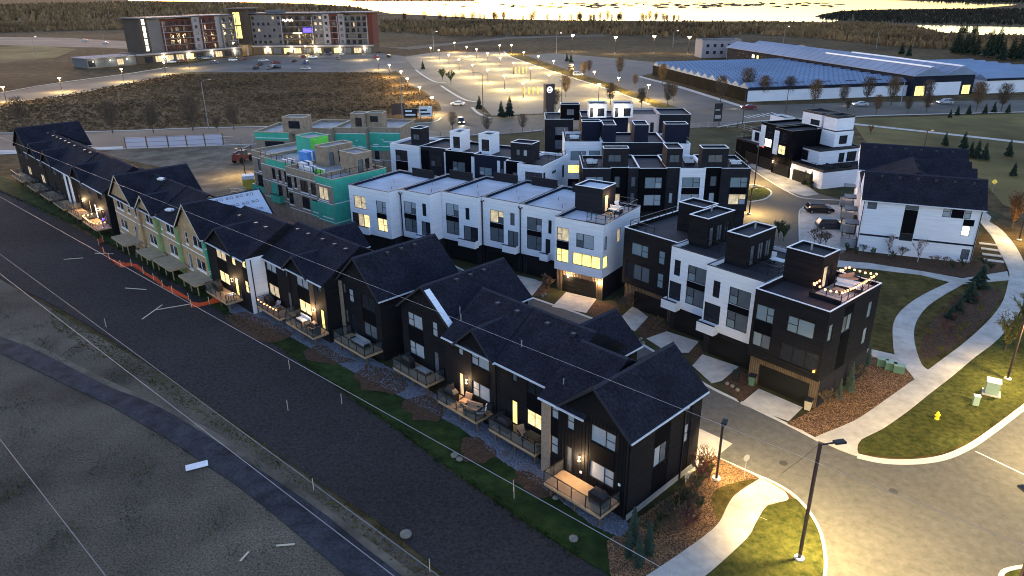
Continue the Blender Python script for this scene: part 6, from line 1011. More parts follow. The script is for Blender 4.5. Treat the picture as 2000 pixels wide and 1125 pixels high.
CL = MB().ball((0,0,0), 1, .5, 7).mesh('reed_clump', 'reed')
for i, p in enumerate(scatter([(-26.49,1985.27),(213.97,2089.72),(536.92,2005.09),(793.44,1802.87),(637.25,1445.18),(381.14,1419.39),(157.87,1538.84),(5.35,1686.17)], 90, 4)+scatter([(169.33,1898.08),(591.54,1769.88),(514.19,1536.63),(149.96,1679.64)], 60, 6)):
    o = link('reed_clump', CL, None, (p[0], p[1], .3), r_.uniform(0, 3), (r_.uniform(2.5, 9), r_.uniform(3, 14), r_.uniform(1.8, 3.6))); tag(o, 'dark reed clump standing out on the bright lake', 'reeds', 'reed clumps on the lake')
for p in [(-657.94,2521.32),(-636.18,2713.79),(-605.67,2697.47),(-369.5,2068.22),(-318.57,2189.16),(-169.6,2049),(-106.31,1780.27),(-198.47,1872.2),(-454.08,2251.59),(-100.39,2332.76)]:
    o = link('reed_clump', CL, None, (p[0], p[1], .3), 0, (9, 9, 2.5)); tag(o, 'dark reed clump near the left end of the bright lake', 'reeds', 'reed clumps at the left of the lake')

# ================================================================== CARS
CARM = {}
def car_meshes(kind, paint):
    key = (kind, paint)
    if key in CARM: return CARM[key]
    L, W, H = dict(suv=(4.6, 1.86, 1.68), sedan=(4.7, 1.82, 1.44), truck=(5.6, 1.95, 1.85))[kind]; a = L/2; w = W/2
    low = [(-a,.45),(-a+.12,.28),(a-.12,.28),(a,.42),(a-.02,.72),(a-.25,.88),(a-1.15,.98),(-a+.1,1.0),(-a,.85)]
    body = MB(); n = len(low)
    def ring(y, ins): return [(x*(1-ins*.02), y, z) for x, z in low]
    rings = [ring(-w+.06, 1), ring(-w, 0), ring(w, 0), ring(w-.06, 1)]; rings[0] = [(x, -w+.08, z if z < .9 else z+.03) for x, y, z in rings[0]]; rings[3] = [(x, w-.08, z if z < .9 else z+.03) for x, y, z in rings[3]]
    for side, y0 in ((-1, -w), (1, w)): pass
    body.v = [p for r in (rings[1], rings[2]) for p in r]; body.f = [tuple(range(n)), tuple(range(2*n-1, n-1, -1))]+[(i, n+i, n+(i+1) % n, (i+1) % n) for i in range(n)]
    if kind == 'truck': cab = [(-.6, 1.0), (-.35, H-.06), (.75, H-.05), (1.35, 1.0)]
    elif kind == 'suv': cab = [(-a+.12, 1.0), (-a+.5, H-.07), (.45, H-.04), (1.15, 1.0)]
    else: cab = [(-a+.55, .99), (-a+1.25, H-.05), (.3, H-.03), (1.1, .98)]
    gl = MB(); rf = MB(); ins = .22
    b = [(x, s*(w-.07), z) for s in (-1, 1) for x, z in (cab[0], cab[3])]; t = [(x, s*(w-ins), z) for s in (-1, 1) for x, z in (cab[1], cab[2])]
    gl.add([b[0], b[1], t[1], t[0], b[2], b[3], t[3], t[2]], [(0,1,2,3),(5,4,7,6),(1,5,6,2),(4,0,3,7)])
    rf.add([(t[0][0]-.04,t[0][1]-.03,t[0][2]-.01),(t[1][0]+.04,t[1][1]-.03,t[1][2]-.01),(t[3][0]+.04,t[3][1]+.03,t[3][2]-.01),(t[2][0]-.04,t[2][1]+.03,t[2][2]-.01)]+[(x*.97,y*.93,H) for x,y,_ in (t[0],t[1],t[3],t[2])], [(4,5,6,7),(0,1,5,4),(1,2,6,5),(2,3,7,6),(3,0,4,7)])
    for s in (0, 1):        # pillars
        for p, q in ((b[2*s], t[2*s]), (b[2*s+1], t[2*s+1])): rf.bar(p, q, .07)
        m0 = ((b[2*s][0]+b[2*s+1][0])/2, b[2*s][1], 1.0); m1 = ((t[2*s][0]+t[2*s+1][0])/2, t[2*s][1], H-.06); rf.bar(m0, m1, .06)
    wh = MB().tube((0,-.11,0),(0,.11,0),.34,.34,14); rm = MB().tube((0,-.115,0),(0,.115,0),.2,.2,10)
    CARM[key] = dict(L=L, W=W, body=body.mesh('body', 'paint_'+paint), glass=gl.mesh('windows', 'carglass'), roof=rf.mesh('roof', 'paint_'+paint), wheel=wh.mesh('wheel', 'tyre'), rim=rm.mesh('rim', 'rim')); return CARM[key]
LHT = {}
def car(p, heading, kind, paint, label, group=None, lights=0, z=.04):
    M = car_meshes(kind, paint); a, w = M['L']/2, M['W']/2; o = thing('car', label, 'car', (p[0], p[1], z), heading, group)
    link('body', M['body'], o); link('windows', M['glass'], o); link('roof', M['roof'], o)
    for x in (-a+.85, a-.9):
        for y in (-w+.08, w-.08): wl_ = link('wheel', M['wheel'], o, (x, y, .34)); link('rim', M['rim'], wl_)
    for y in (-.6, .6):
        k = 'on' if lights else 'off'
        if k not in LHT: LHT[k] = (MB().box(-.03,.03,-.2,.2,-.07,.07).mesh('headlight', 'head_white' if lights else 'whitegear'), MB().box(-.03,.03,-.2,.2,-.09,.09).mesh('taillight', 'bulb_red' if lights else 'paint_red'))
        link('headlight', LHT[k][0], o, (a-.01, y, .68)); link('taillight', LHT[k][1], o, (-a+.01, y, .82))
    if lights: 
        l = lamp('SPOT', (a+.1, 0, .7), 500, (1, .93, .8), o, .1, 70); l.rotation_euler = (radians(80), 0, -pi/2)
    return o
car((53.03, 119.64), radians(-4), 'suv', 'black', 'black SUV parked on the upper pad beside the lane'); car((51.41, 110.75), radians(-4), 'suv', 'dark', 'dark SUV parked on the lower pad, nearest the porch stairs')
car((-17.74, 247.77), radians(165), 'sedan', 'white', 'pale car with headlights on turning out of the car park', lights=1); car((-14.51, 212.49), radians(-80), 'suv', 'dark', 'dark car with bright headlights coming down to the crossing', lights=1); car((30.4, 334.22), 0, 'suv', 'white', 'white van parked under a lamp at the car park edge')
car((113.85, 238.94), radians(175), 'sedan', 'silver', 'silver car with red tail lights passing the greenhouse', lights=1); car((142.92, 241.75), radians(175), 'suv', 'silver', 'silver SUV with red tail lights before the lit greenhouse doors', lights=1); car((76.17, 234.57), radians(175), 'sedan', 'red', 'car with red tail lights at the crossing', lights=1)
cols = ['black', 'white', 'silver', 'dark', 'grey', 'red', 'blue']
for i, (p, lb) in enumerate(zip([(-137.2,419.44),(-126.47,406.46),(-120.5,383.89),(-120.5,376.21),(-117.85,378.51),(-118.77,414.65),(-109.26,402),(-101.45,372.1),(-120.52,440.5),(-114.12,436.49),(-97.8,428.31),(-127.63,376.82),(-131.58,395.59)], ['silver pickup parked', 'red SUV parked', 'white sedan parked', 'grey pickup parked', 'black SUV parked', 'dark sedan parked', 'blue pickup parked', 'silver SUV parked', 'red sedan parked', 'white pickup parked', 'grey SUV parked', 'black sedan parked', 'dark pickup parked'])):
    car(p, RN.choice((0, pi/2, .2, 2.9)), ('truck', 'suv', 'sedan')[i % 3], cols[(i*3+2) % 7], lb+' in the open gravel lot before the apartments', 'cars in the gravel lot')
for i, p in enumerate([(-186.59,414.94),(-184.99,417.8),(-183.07,420.67),(-178.79,432.9),(-176.45,435.95),(-174.08,439.03),(-160.58,409.59),(-156.05,424.34),(-153.91,427.29),(-152.34,430.35)]): car(p, .6, ('sedan', 'suv')[i % 2], cols[(i*2+1) % 7], 'car parked along the left apartment wing', 'cars by the left wing')
for i, p in enumerate([(-120.36,460),(-116.2,459.57),(-112.69,459.2),(-109.18,458.84),(-101.86,458.08),(-135.36,463.41),(-77.32,436.21),(-70.34,438.91)]): car(p, 1.5, ('sedan', 'suv')[i % 2], cols[(i*2) % 7], 'car parked along the right apartment wing', 'cars by the right wing')
for p in [(-345.88,619.22),(-311.02,584.89)]: car(p, 3.0, 'sedan', 'white', 'car with lights on the distant highway', 'cars on the highway', lights=1)

# ================================================================== STREET FURNITURE, SIGNS, SITE GEAR
o = thing('fire_hydrant', 'yellow fire hydrant on the corner lawn', 'hydrant', (*(37.99, 55.07), .09)); ob('barrel', MB().tube((0,0,0),(0,0,.08),.2,.2,12).tube((0,0,.08),(0,0,.55),.13,.12,12), 'hydrant', o); ob('cap', MB().ball((0,0,.58),.15,.16,10).tube((0,0,.7),(0,0,.78),.04,.04,6), 'hydrant', o); ob('nozzle', MB().tube((-.24,0,.42),(.24,0,.42),.06,.06,8).tube((0,-.22,.38),(0,0,.38),.075,.075,8), 'hydrant', o)
o = thing('transformer_box', 'green utility cabinet on a concrete pad at the corner lawn', 'utility box', (*(45.51, 59.36), .09), radians(-32)); ob('pad', MB().box(-.75,.75,-.65,.65,0,.12), 'concrete', o); ob('cabinet', MB().box(-.55,.55,-.5,.5,.12,1.35), 'palegreen', o); ob('lid', MB().box(-.6,.6,-.55,.55,1.35,1.43), 'trim', o)
o = thing('utility_pedestal', 'small pale green utility pedestal near the hydrant', 'utility box', (*(42.83, 57.4), .09), radians(-20)); ob('cabinet', MB().box(-.25,.25,-.2,.2,0,.95), 'palegreen', o); ob('lid', MB().box(-.28,.28,-.23,.23,.95,1.0), 'trim', o)
for i, (p, lb) in enumerate(zip([(37.84,65.05),(38.31,64.29),(38.82,63.65)], ('dark green utility box farthest left of three by the side bed', 'dark green utility box with a pale label, middle of three', 'dark green utility box on a pad, rightmost of three'))):
    o = thing('utility_box', lb, 'utility box', (*p, .08), radians(-25), 'green utility boxes'); ob('cabinet', MB().box(-.5,.5,-.35,.35,0,.8), 'green_box', o); ob('lid', MB().box(-.53,.53,-.38,.38,.8,.86), 'palegreen', o)
def bin_(p, m, label):
    o = thing('wheeled_bin', label, 'bin', (*p, .07), radians(-35)); ob('tub', MB().add([(-.24,-.26,0),(.24,-.26,0),(.24,.26,0),(-.24,.26,0),(-.31,-.34,.95),(.31,-.34,.95),(.31,.34,.95),(-.31,.34,.95)], [(0,3,2,1),(0,1,5,4),(1,2,6,5),(2,3,7,6),(3,0,4,7)]), m, o); ob('lid', MB().box(-.34,.34,-.37,.37,.95,1.03), 'blackgear', o)
    for s in (-.22, .22): ob('wheel', MB().tube((s-.04,.3,.1),(s+.04,.3,.1),.1,.1,8), 'tyre', o)
bin_((27.13, 56.95), 'bin_tan', 'tan wheeled bin beside the corner garage'); bin_((22, 62.2), 'blackgear', 'dark wheeled bin on the bark between garages'); bin_((23.39, 61.47), 'green_box', 'green wheeled bin against the wood-clad garage wall')
o = thing('street_sign', 'round-topped street sign at the lane mouth, seen from behind', 'sign', (*(18.28, 46.98), .08), .4); ob('post', MB().tube((0,0,0),(0,0,1.9),.03,.03,6), 'greypole', o); ob('plate', MB().tube((0,-.02,1.85),(0,.02,1.85),.3,.3,16), 'greypole', o)
o = thing('warning_sign', 'yellow diamond warning sign beyond the white gabled block', 'sign', (*(89.86, 130.9), .05), -.5); ob('post', MB().tube((0,0,0),(0,0,2.4),.04,.04,6), 'greypole', o); ob('plate', MB().add([(0,-.03,1.7),(.5,-.03,2.2),(0,-.03,2.7),(-.5,-.03,2.2),(0,.0,1.7),(.5,.0,2.2),(0,.0,2.7),(-.5,.0,2.2)], [(0,1,2,3),(7,6,5,4),(0,4,5,1),(1,5,6,2),(2,6,7,3),(3,7,4,0)]), 'sign_yellow', o)
# brown pylon sign with a round white emblem
o = thing('pylon_sign', 'tall brown pylon sign with round white emblem at the car park corner', 'sign', (*(11.9, 226.85), .05), radians(20)); ob('slab', MB().box(-1.5,1.5,-.9,.9,0,9.2), 'brownsign', o)
e_ = ob('emblem', MB().tube((-.2,-.94,7.6),(-.2,-.90,7.6),.95,.95,22), 'emblem_white', o); ob('emblem_mark', MB().tube((-.2,-.97,7.95),(-.2,-.942,7.95),.26,.26,12).box(-.75,.3,-.97,-.942,7.0,7.25), 'brownsign', e_)
o = thing('board_sign', 'tall black marketing board on posts behind the fence', 'sign', (*(58.05, 204.62), .05), .2); ob('board', MB().box(-1.2,1.2,-.08,.08,1.2,6.2), 'blackgear', o); [ob('post', MB().box(x-.08,x+.08,.09,.25,0,5.6), 'metalpole', o) for x in (-.9, .9)]; ob('print', MB().box(-.9,.9,-.1,-.081,2.0,3.0).box(-.9,.5,-.1,-.081,4.2,4.6), 'fencegrey', o)
for i, (p, m, lb) in enumerate(zip([(-29.88,219.54),(-25.59,221.17),(-34.57,225.45)], ('blackgear', 'whitegear', 'brownsign'), ('dark sales board at the field corner by the crossing', 'white sales board tilted at the field corner', 'plain brown panel standing alone by the field corner'))):
    o = thing('sales_board', lb, 'sign', (*p, .05), .15*i, 'boards at the field corner'); ob('panel', MB().box(-2,2,-.08,.08,.6,3.2+i*.4), m, o); [ob('post', MB().box(x-.08,x+.08,.085,.2,0,3), 'metalpole', o) for x in (-1.6, 1.6)]
    if i < 2: ob('print', MB().box(-1.6,.4,-.1,-.081,2.3,2.8).box(-1.6,1.4,-.1,-.081,1.2,1.7), 'trim' if i == 0 else 'blackgear', o)
for i, p in enumerate([(5.32,271.69),(2.77,347.11)]):
    o = thing('cart_corral', 'yellow-railed cart shelter in the %s part of the car park' % ('near', 'far')[i], 'corral', (*p, .05), .2); [ob('hoop', MB().bar((x,0,0),(x,0,2.6),.12).bar((x,0,2.6),(x,1.6,2.6),.12).bar((x,1.6,2.6),(x,1.6,0),.12), 'bulb_orange' if False else 'hydrant', o) for x in (0, 1.7, 3.4, 5.1)]
# fences
def fence(pts, label, h=1.6, m='fencegrey', post=3.0, panels=None, rails=3):
    o = thing('fence', label, 'fence', (*pts[0], 0)); L0 = Vector((*pts[0], 0)); mb = MB(); k = 0
    for a, b in zip(pts[:-1], pts[1:]):
        a, b = Vector((*a, 0))-L0, Vector((*b, 0))-L0; n = max(1, round((b-a).length/post))
        for i in range(n+1): q = a+(b-a)*i/n; ob('post', MB().box(q.x-.06,q.x+.06,q.y-.06,q.y+.06,0,h), m, o)
        for j in range(rails): z = h*(j+.6)/rails; ob('rail', MB().bar((a.x,a.y,z),(b.x,b.y,z),.06), m, o)
        if panels:
            for i in range(n): q, w_ = a+(b-a)*(i+.04)/n, a+(b-a)*(i+.96)/n; ob('panel', MB().bar((q.x,q.y,h*.5),(w_.x,w_.y,h*.5),.02,h*.82), panels, o)
    return o
fence([(-95.5,178.86),(-85.57,180.31),(-72.83,182.96)], 'black-railed fence with pale mesh panels between the yard and avenue', 3.2, 'rail', 4.2, 'mesh_panel', 3)
fence([(-72.67,183.6),(-63.15,186.5),(-53.16,188.78),(-32.04,190.62),(-18.75,192.87),(0.36,195.65),(8.74,197.52)], 'low wire fence along the avenue in front of the middle row', 1.5, 'fencegrey', 3.2); fence([(49.11,200.23),(57.91,202.99),(62.8,201.14),(65.52,191.85),(66.79,187.49)], 'pale fence around the grass behind the square-on row', 1.6, 'fencegrey', 3)
# orange safety netting beside the raw decks
NET = [FA.pt(u, v)[:2] for u, v in ((97, -6.0), (95.7, -7.0), (91, -7.7), (87.6, -8.0), (83, -7.9), (82.3, -6.7), (78, -6.6), (74.4, -6.5), (71, -6.6), (68, -6.5), (64, -6.0), (61.7, -6.6), (61.0, -4.7), (60.6, -3.0))]
o = thing('safety_netting', 'sagging orange safety netting below the raw wooden decks', 'netting', (*NET[0], 0)); n0 = NET[0]; NS = smooth(NET, 4); rr = random.Random(3)
mb = MB(); tops = [.7+.18*sin(k*.9)+rr.uniform(-.12, .12) for k in range(len(NS))]
for i in range(len(NS)-1):
    a, b = NS[i], NS[i+1]; dx = 0.; mb.add([(a[0]-n0[0],a[1]-n0[1],.05),(b[0]-n0[0],b[1]-n0[1],.05),(b[0]-n0[0]+dx,b[1]-n0[1],tops[i+1]),(a[0]-n0[0],a[1]-n0[1],tops[i])], [(0,1,2,3)])
ob('net', mb, 'netting', o)
for q in NS[::4]: ob('stake', MB().box(q[0]-n0[0]-.03,q[0]-n0[0]+.03,q[1]-n0[1]-.03,q[1]-n0[1]+.03,0,1.1), 'lumber', o)
# loose lumber and stakes on the topsoil
for i, (a, b, lb) in enumerate(((*((-65.38, 98.96), (-62.86, 99.54)), 'short pale plank lying alone on the topsoil, upper left'), (*((-50.88, 87.72), (-47.84, 87.13)), 'pale plank lying level on the topsoil below the netting'), (*((-44.03, 77.89), (-43.52, 82.08)), 'pale plank lying steeply against a longer one'), (*((-43.71, 80.54), (-39.98, 82.32)), 'long pale plank whose end touches the netting'), (*((-62.18, 101.52), (-59.28, 101.22)), 'pale plank at the edge of grass and topsoil'), (*((-16.68, 39.79), (-15.43, 39.93)), 'short plank on the bare earth near the trail'), (*((-18.7, 38.35), (-18.43, 39.22)), 'small plank on the dark patch of bare earth'))):
    o = ob('plank', MB().bar((0,0,.05),(b[0]-a[0],b[1]-a[1],.05),.14,.05), 'lumber', None, (*a, .06)); tag(o, lb, 'plank', 'loose planks on the soil')
for i, p in enumerate([(-22.96,65.39),(-20.87,57.46),(0.02,44.68),(-0.02,45.47),(-47.24,75.84),(-15.6,45.93),(-5.65,37.26),(-16.11,58.54),(10.26,36.31)]): o = ob('survey_stake', MB().box(-.025,.025,-.025,.025,0,1.1), 'lumber', None, (*p, .05)); tag(o, 'thin pale survey stake standing in the soil strip', 'stake', 'survey stakes')
o = ob('white_panel', MB().box(-.85,.85,-.4,.4,0,.05), 'whitegear', None, (*(-25.97, 49.07), .12), .45); tag(o, 'white foam panel lying at the edge of the asphalt trail', 'panel')
# site machine, bin, stacks
o = thing('telehandler', 'rusty red lifting machine parked behind the unfinished house', 'machine', (*(-61.32, 163.71), .03), radians(70)); ob('chassis', MB().box(-2.4,2.4,-1.0,1.0,.7,1.5), 'machine', o); ob('cab', MB().box(-.8,.7,-1.0,.0,1.5,2.7), 'machinegrey', o); ob('engine_cover', MB().box(-2.4,-.9,-.95,.95,1.5,2.1), 'machine', o); ob('boom', MB().bar((-2.2,.5,2.2),(3.6,.5,2.9),.4).bar((3.6,.5,2.9),(4.4,.5,1.4),.25), 'machinegrey', o); [ob('wheel', MB().tube((x,y-.2,.65),(x,y+.2,.65),.65,.65,14), 'tyre', o) for x in (-1.6, 1.6) for y in (-1.05, 1.05)]
o = thing('site_bin', 'yellow site bin with a white lid beside the unfinished house', 'bin', (*(-51.73, 139.49), .03), .3); ob('tub', MB().box(-1.1,1.1,-1.0,1.0,0,2.0), 'yellowbin', o); ob('lid', MB().box(-1.15,1.15,-1.05,1.05,2.0,2.7), 'whitegear', o)
rr = random.Random(9); o = thing('lumber_pile', 'heap of pale offcuts below the yellow site bin', 'pile', (*(-52.23, 135.63), .03)); [ob('plank', MB().bar((rr.uniform(-2,2),rr.uniform(-1.5,1.5),.1+.12*k),(rr.uniform(-2,2),rr.uniform(-1.5,1.5),.1+.1*k+rr.uniform(0,.3)),.2,.06), 'lumber', o) for k in range(9)]
def bundle(s, u, v, w, d, h, m, label, z=9.54):
    o = thing('wrapped_bundle', label, 'bundle', s.fr.pt(u, v, z), s.fr.rz, 'wrapped bundles on the unfinished roof'); r = random.Random(int(u*10)); mb = MB().box(-w/2,w/2,-d/2,d/2,0,h); mb.v = [(x+r.uniform(-.08,.08),y+r.uniform(-.08,.08),z_*(1+r.uniform(-.1,.1))) for x,y,z_ in mb.v]; ob('wrap', mb, m, o); ob('strap', MB().box(-w/2-.1,w/2+.1,-.12,.12,.05,h*1.06+.05), 'ink' if m == 'whitegear' else 'tape', o)
bundle(c2, 15.5, 6.2, 2.4, 1.8, 1.7, 'bluewrap', 'large blue-tarped bundle on the unfinished roof'); bundle(c1, 11.0, 2.8, 1.6, 1.6, 1.1, 'whitegear', 'white wrapped bundle beside the blue tarp'); bundle(c1, 8.8, 2.0, 2.0, 1.3, .9, 'whitegear', 'white wrapped bundle nearest the roof edge'); bundle(c2, 17.5, 3.6, 2.2, 1.4, .5, 'whitegear', 'flat pale bundle behind the guard rail'); bundle(c1, 6.4, 2.2, 2.6, .3, .8, 'limewrap', 'lime-green wrapped upstand on the unfinished roof')
for q, s_, lb in (((94.0, 2.2, 10.2), 1.0, 'torn white shingle wrap lying on the roof of the tall unfinished gable'), ((88.0, 1.4, 10.3), .7, 'white shingle bundle left on the unfinished ridge'), ((78.0, -1.6, 8.2), .7, 'white wrapper lying low on the unfinished roof')):
    o = thing('shingle_bundle', lb, 'bundle', FA.pt(*q), FA.rz+.5); ob('wrap', MB().box(-.7*s_,.7*s_,-.5*s_,.5*s_,-.15,.12), 'whitegear', o); ob('wrap_flap', MB().box(.72*s_,1.2*s_,-.3*s_,.35*s_,-.1,.04), 'underlay', o)
lx = FA.pt(85.8, -4.9); lt = FA.pt(85.4, -3.15, 8.6); o = thing('ladder', 'long extension ladder leaning on the unfinished eave', 'ladder', (lx[0], lx[1], 0)); d_ = Vector(lt)-Vector((lx[0], lx[1], 0)); sd = Vector((FA.u[0], FA.u[1], 0))*.22
for sg in (-1, 1): ob('rail', MB().bar(tuple(sd*sg), tuple(d_+sd*sg), .07), 'rim', o)
rm_ = MB()
for k in range(26): rm_.bar(tuple(d_*((k+.5)/26)-sd), tuple(d_*((k+.5)/26)+sd), .04)
ob('rungs', rm_, 'rim', o)
# overhead wires
def wire(a, b, z, label, r=.03, sag=.8):
    o = ob('overhead_wire', MB(), 'wire'); bpy.data.objects.remove(o); mb = MB(); n = 24
    pts = [Vector((a[0]+(b[0]-a[0])*i/n, a[1]+(b[1]-a[1])*i/n, z-sag*4*(i/n)*(1-i/n))) for i in range(n+1)]
    for p, q in zip(pts[:-1], pts[1:]): mb.tube(p, q, r, r, 5, False)
    o = ob('overhead_wire', mb, 'wire'); tag(o, label, 'wire', 'overhead wires')
wire((-93.64, 128.38), (22.97, 22.83), 14, 'thin overhead wire crossing above the gabled roofs', .010, 0)
wire((-84.19, 111.9), (11.98, 25.32), 8, 'pale overhead wire running just outside the decks', .015, 0); wire((-65.78, 84.82), (-0.63, 25.75), 8, 'thin overhead wire over the dark topsoil', .010, 0); wire((-61.08, 77.9), (-2.58, 25.47), 8, 'pale overhead wire over the asphalt trail', .014, 0); wire((-40.66, 46.71), (-17.82, 25.79), 8, 'overhead wire in the lower left corner', .011, 0)

# ================================================================== DECK AND TERRACE FURNITURE
def grill(s, u, v, z, label):
    o = thing('covered_grill', label, 'grill', s.fr.pt(u, v, z), s.fr.rz, 'covered grills'); mb = MB(); mb.add([(-.7,-.32,0),(.7,-.32,0),(.7,.32,0),(-.7,.32,0),(-.72,-.34,.85),(.72,-.34,.85),(.72,.34,.85),(-.72,.34,.85),(-.42,-.2,1.2),(.42,-.2,1.2),(.42,.22,1.2),(-.42,.22,1.2)], [(0,1,5,4),(1,2,6,5),(2,3,7,6),(3,0,4,7),(4,5,9,8),(5,6,10,9),(6,7,11,10),(7,4,8,11),(8,9,10,11)]); ob('cover', mb, 'blackgear', o)
def chair(s, u, v, z, rz, m, label, w=.75):
    o = thing('deck_chair', label, 'chair', s.fr.pt(u, v, z), s.fr.rz+rz, 'chairs on decks'); ob('seat', MB().box(-w/2,w/2,-.35,.35,.32,.45), m, o); ob('backrest', MB().add([(-w/2,.3,.45),(w/2,.3,.45),(w/2,.48,1.0),(-w/2,.48,1.0),(-w/2,.38,.45),(w/2,.38,.45),(w/2,.56,1.0),(-w/2,.56,1.0)], [(0,1,2,3),(7,6,5,4),(0,4,5,1),(1,5,6,2),(2,6,7,3),(3,7,4,0)]), m, o)
    for x in (-w/2+.04, w/2-.04):
        for y in (-.3, .3): ob('leg', MB().box(x-.03,x+.03,y-.03,y+.03,0,.32), 'blackgear', o)
    for x in (-w/2-.05, w/2+.05): ob('armrest', MB().box(x-.05,x+.05,-.35,.4,.58,.64), 'blackgear', o)
def table(s, u, v, z, w, d, m, label, h=.72):
    o = thing('deck_table', label, 'table', s.fr.pt(u, v, z), s.fr.rz, 'tables on decks'); ob('tabletop', MB().box(-w/2,w/2,-d/2,d/2,h-.05,h), m, o); [ob('leg', MB().box(x-.03,x+.03,y-.03,y+.03,0,h-.05), 'blackgear', o) for x in (-w/2+.08, w/2-.08) for y in (-d/2+.08, d/2-.08)]
def sofa(s, u, v, z, w, m, label, rz=0.):
    o = thing('outdoor_sofa', label, 'sofa', s.fr.pt(u, v, z), s.fr.rz+rz, 'sofas outdoors'); ob('base', MB().box(-w/2,w/2,-.4,.4,.1,.42), 'blackgear', o); ob('cushion', MB().box(-w/2+.08,w/2-.08,-.38,.25,.42,.55), m, o); ob('backrest', MB().box(-w/2,w/2,.26,.42,.42,.9), m, o); [ob('armrest', MB().box(x-.06,x+.06,-.4,.25,.42,.66), 'blackgear', o) for x in (-w/2+.02, w/2-.02)]
grill(h1, 1.9, -1.2, 1.4, 'black covered grill on the bare lit deck of the end house'); sofa(h3, 17.5, .5, 1.4, 1.6, 'tancushion', 'tan cushioned sofa on the lit deck', .3); chair(h3, 18.9, .9, 1.4, .2, 'tancushion', 'brown armchair by the lit wall lamp'); grill(h3, 20.6, .6, 1.4, 'black covered grill at the dark end of the armchair deck'); chair(h3, 16.7, .7, 1.4, -.8, 'whitegear', 'pale lounge chair at the deck corner')
table(h2, 10.6, .9, 1.4, 1.4, .9, 'blackgear', 'dark patio table on the wicker-chair deck'); chair(h2, 11.6, .8, 1.4, 1.2, 'tancushion', 'wicker chair beside the dark patio table', .6); chair(h2, 9.7, 1.0, 1.4, -1.2, 'tancushion', 'wicker chair under the striped lit blind', .6); grill(h2, 13.6, .6, 1.4, 'covered grill below the bright patio door')
grill(h4, 28.4, 1.6, 1.4, 'covered grill at the far end of the white-raked house deck'); table(h4, 26.2, 1.8, 1.4, 1.6, .7, 'concretedark', 'low grey bench table on the white-raked house deck', .45); sofa(h5, 35.6, .8, 1.4, 2.6, 'concretedark', 'long grey bench on the empty pale deck')
sofa(h6, 44.9, -.6, 1.4, 2.0, 'whitegear', 'pale sofa on the party deck'); table(h6, 43.4, -1.0, 1.4, 1.0, .8, 'blackgear', 'small dark table on the party deck'); grill(h6, 41.9, -.9, 1.4, 'covered grill beside the glowing doorway'); chair(h6, 42.9, -1.2, 1.4, 2.6, 'tancushion', 'chair at the rail of the party deck', .6); grill(h7, 52.4, -.8, 1.4, 'covered grill behind the string of globe lights'); chair(h7, 50.6, -.9, 1.4, .3, 'concretedark', 'grey chair behind the globe lights', .6); table(h8, 57.3, -3.2, 1.4, .9, .8, 'whitegear', 'white side table on the lit deck next to the white wall'); grill(h8, 61.5, -3.1, 1.4, 'covered grill on the deck next to the raw frames')
sofa(d0, 1.6, 6.6, 9.73, 2.4, 'whitegear', 'white sofa inside the ring of string lights', .2); sofa(d0, 2.4, 8.2, 9.73, 1.8, 'tancushion', 'dark sofa at the back of the string-lit terrace', 1.2); table(d0, 1.9, 5.2, 9.73, .9, .9, 'tancushion', 'low table glowing in the string lights', .4); table(d1, 9.4, 7.6, 9.7, 1.5, .9, 'whitegear', 'white table on the roof terrace between dark penthouses'); chair(d1, 10.3, 8.2, 9.7, .4, 'whitegear', 'white chair beside the roof terrace table', .5); sofa(b0, 1.6, 6.0, 9.73, 1.8, 'whitegear', 'white lounger on the lit white-row terrace'); table(b0, 1.4, 4.3, 9.73, .9, .9, 'blackgear', 'dark table on the white-row terrace', .5); chair(b0, 2.1, 7.8, 9.73, 1.0, 'whitegear', 'white chair by the penthouse door', .6)
lamp('POINT', (b0.X(2.3), b0.Y(6.2), 11.8), 60, WARM, b0.root, .2)
for s, q in ((ff0, (1.6, 3.0)), (ff7, (24.4, 3.5)), (gg2, (26.2, 3.4)), (ff2, (8.8, 4.0))):
    sofa(s, q[0], q[1], 9.66, 1.8, 'whitegear', 'pale roof sofa on the '+{ff0: 'terrace nearest the back lane', ff7: 'cluttered terrace at the left end', gg2: 'terrace above the bright yellow window', ff2: 'roof of the white-fronted house'}[s]); table(s, q[0]+.2, q[1]+1.8, 9.66, 1.0, .8, 'concretedark', 'grey roof table on the '+{ff0: 'terrace nearest the back lane', ff7: 'cluttered terrace at the left end', gg2: 'terrace above the bright yellow window', ff2: 'roof of the white-fronted house'}[s])
sofa(t0, 2.0, 3.0, 3.3, 2.4, 'blackgear', 'dark sofa on the stepped house terrace'); sofa(t0, 1.8, 7.0, 3.3, 2.2, 'blackgear', 'dark lounger farther along the stepped house terrace', 1.4)
# string lights
BULB = MB().ball((0,0,0), .115, n=6).mesh('bulb', 'bulb_string')
def string_lights(s, pts, z, label, n, e, k=3, sag=.15):
    o = thing('string_lights', label, 'string lights', s.fr.pt(s.u0, s.v0, z), s.fr.rz); tot = [hypot(b[0]-a[0], b[1]-a[1]) for a, b in zip(pts[:-1], pts[1:])]; S = sum(tot); L = []
    for i in range(n):
        t = S*(i+.5)/n; j = 0
        while t > tot[j]: t -= tot[j]; j += 1
        a, b = pts[j], pts[j+1]; f = t/tot[j]; L.append((s.X(a[0]+(b[0]-a[0])*f), s.Y(a[1]+(b[1]-a[1])*f), -sag*sin(pi*f)+RN.uniform(-.04, .04)))
    mb = MB(); [mb.tube(p, q, .012, .012, 4, False) for p, q in zip(L[:-1], L[1:])]; ob('cable', mb, 'rail', o)
    for p in L: link('bulb', BULB, o, (p[0], p[1], p[2]-.08))
    for i in range(k): p = L[int(len(L)*(i+.5)/k)]; lamp('POINT', (p[0], p[1], p[2]-.1), e, (1, .5, .22), o, .15)
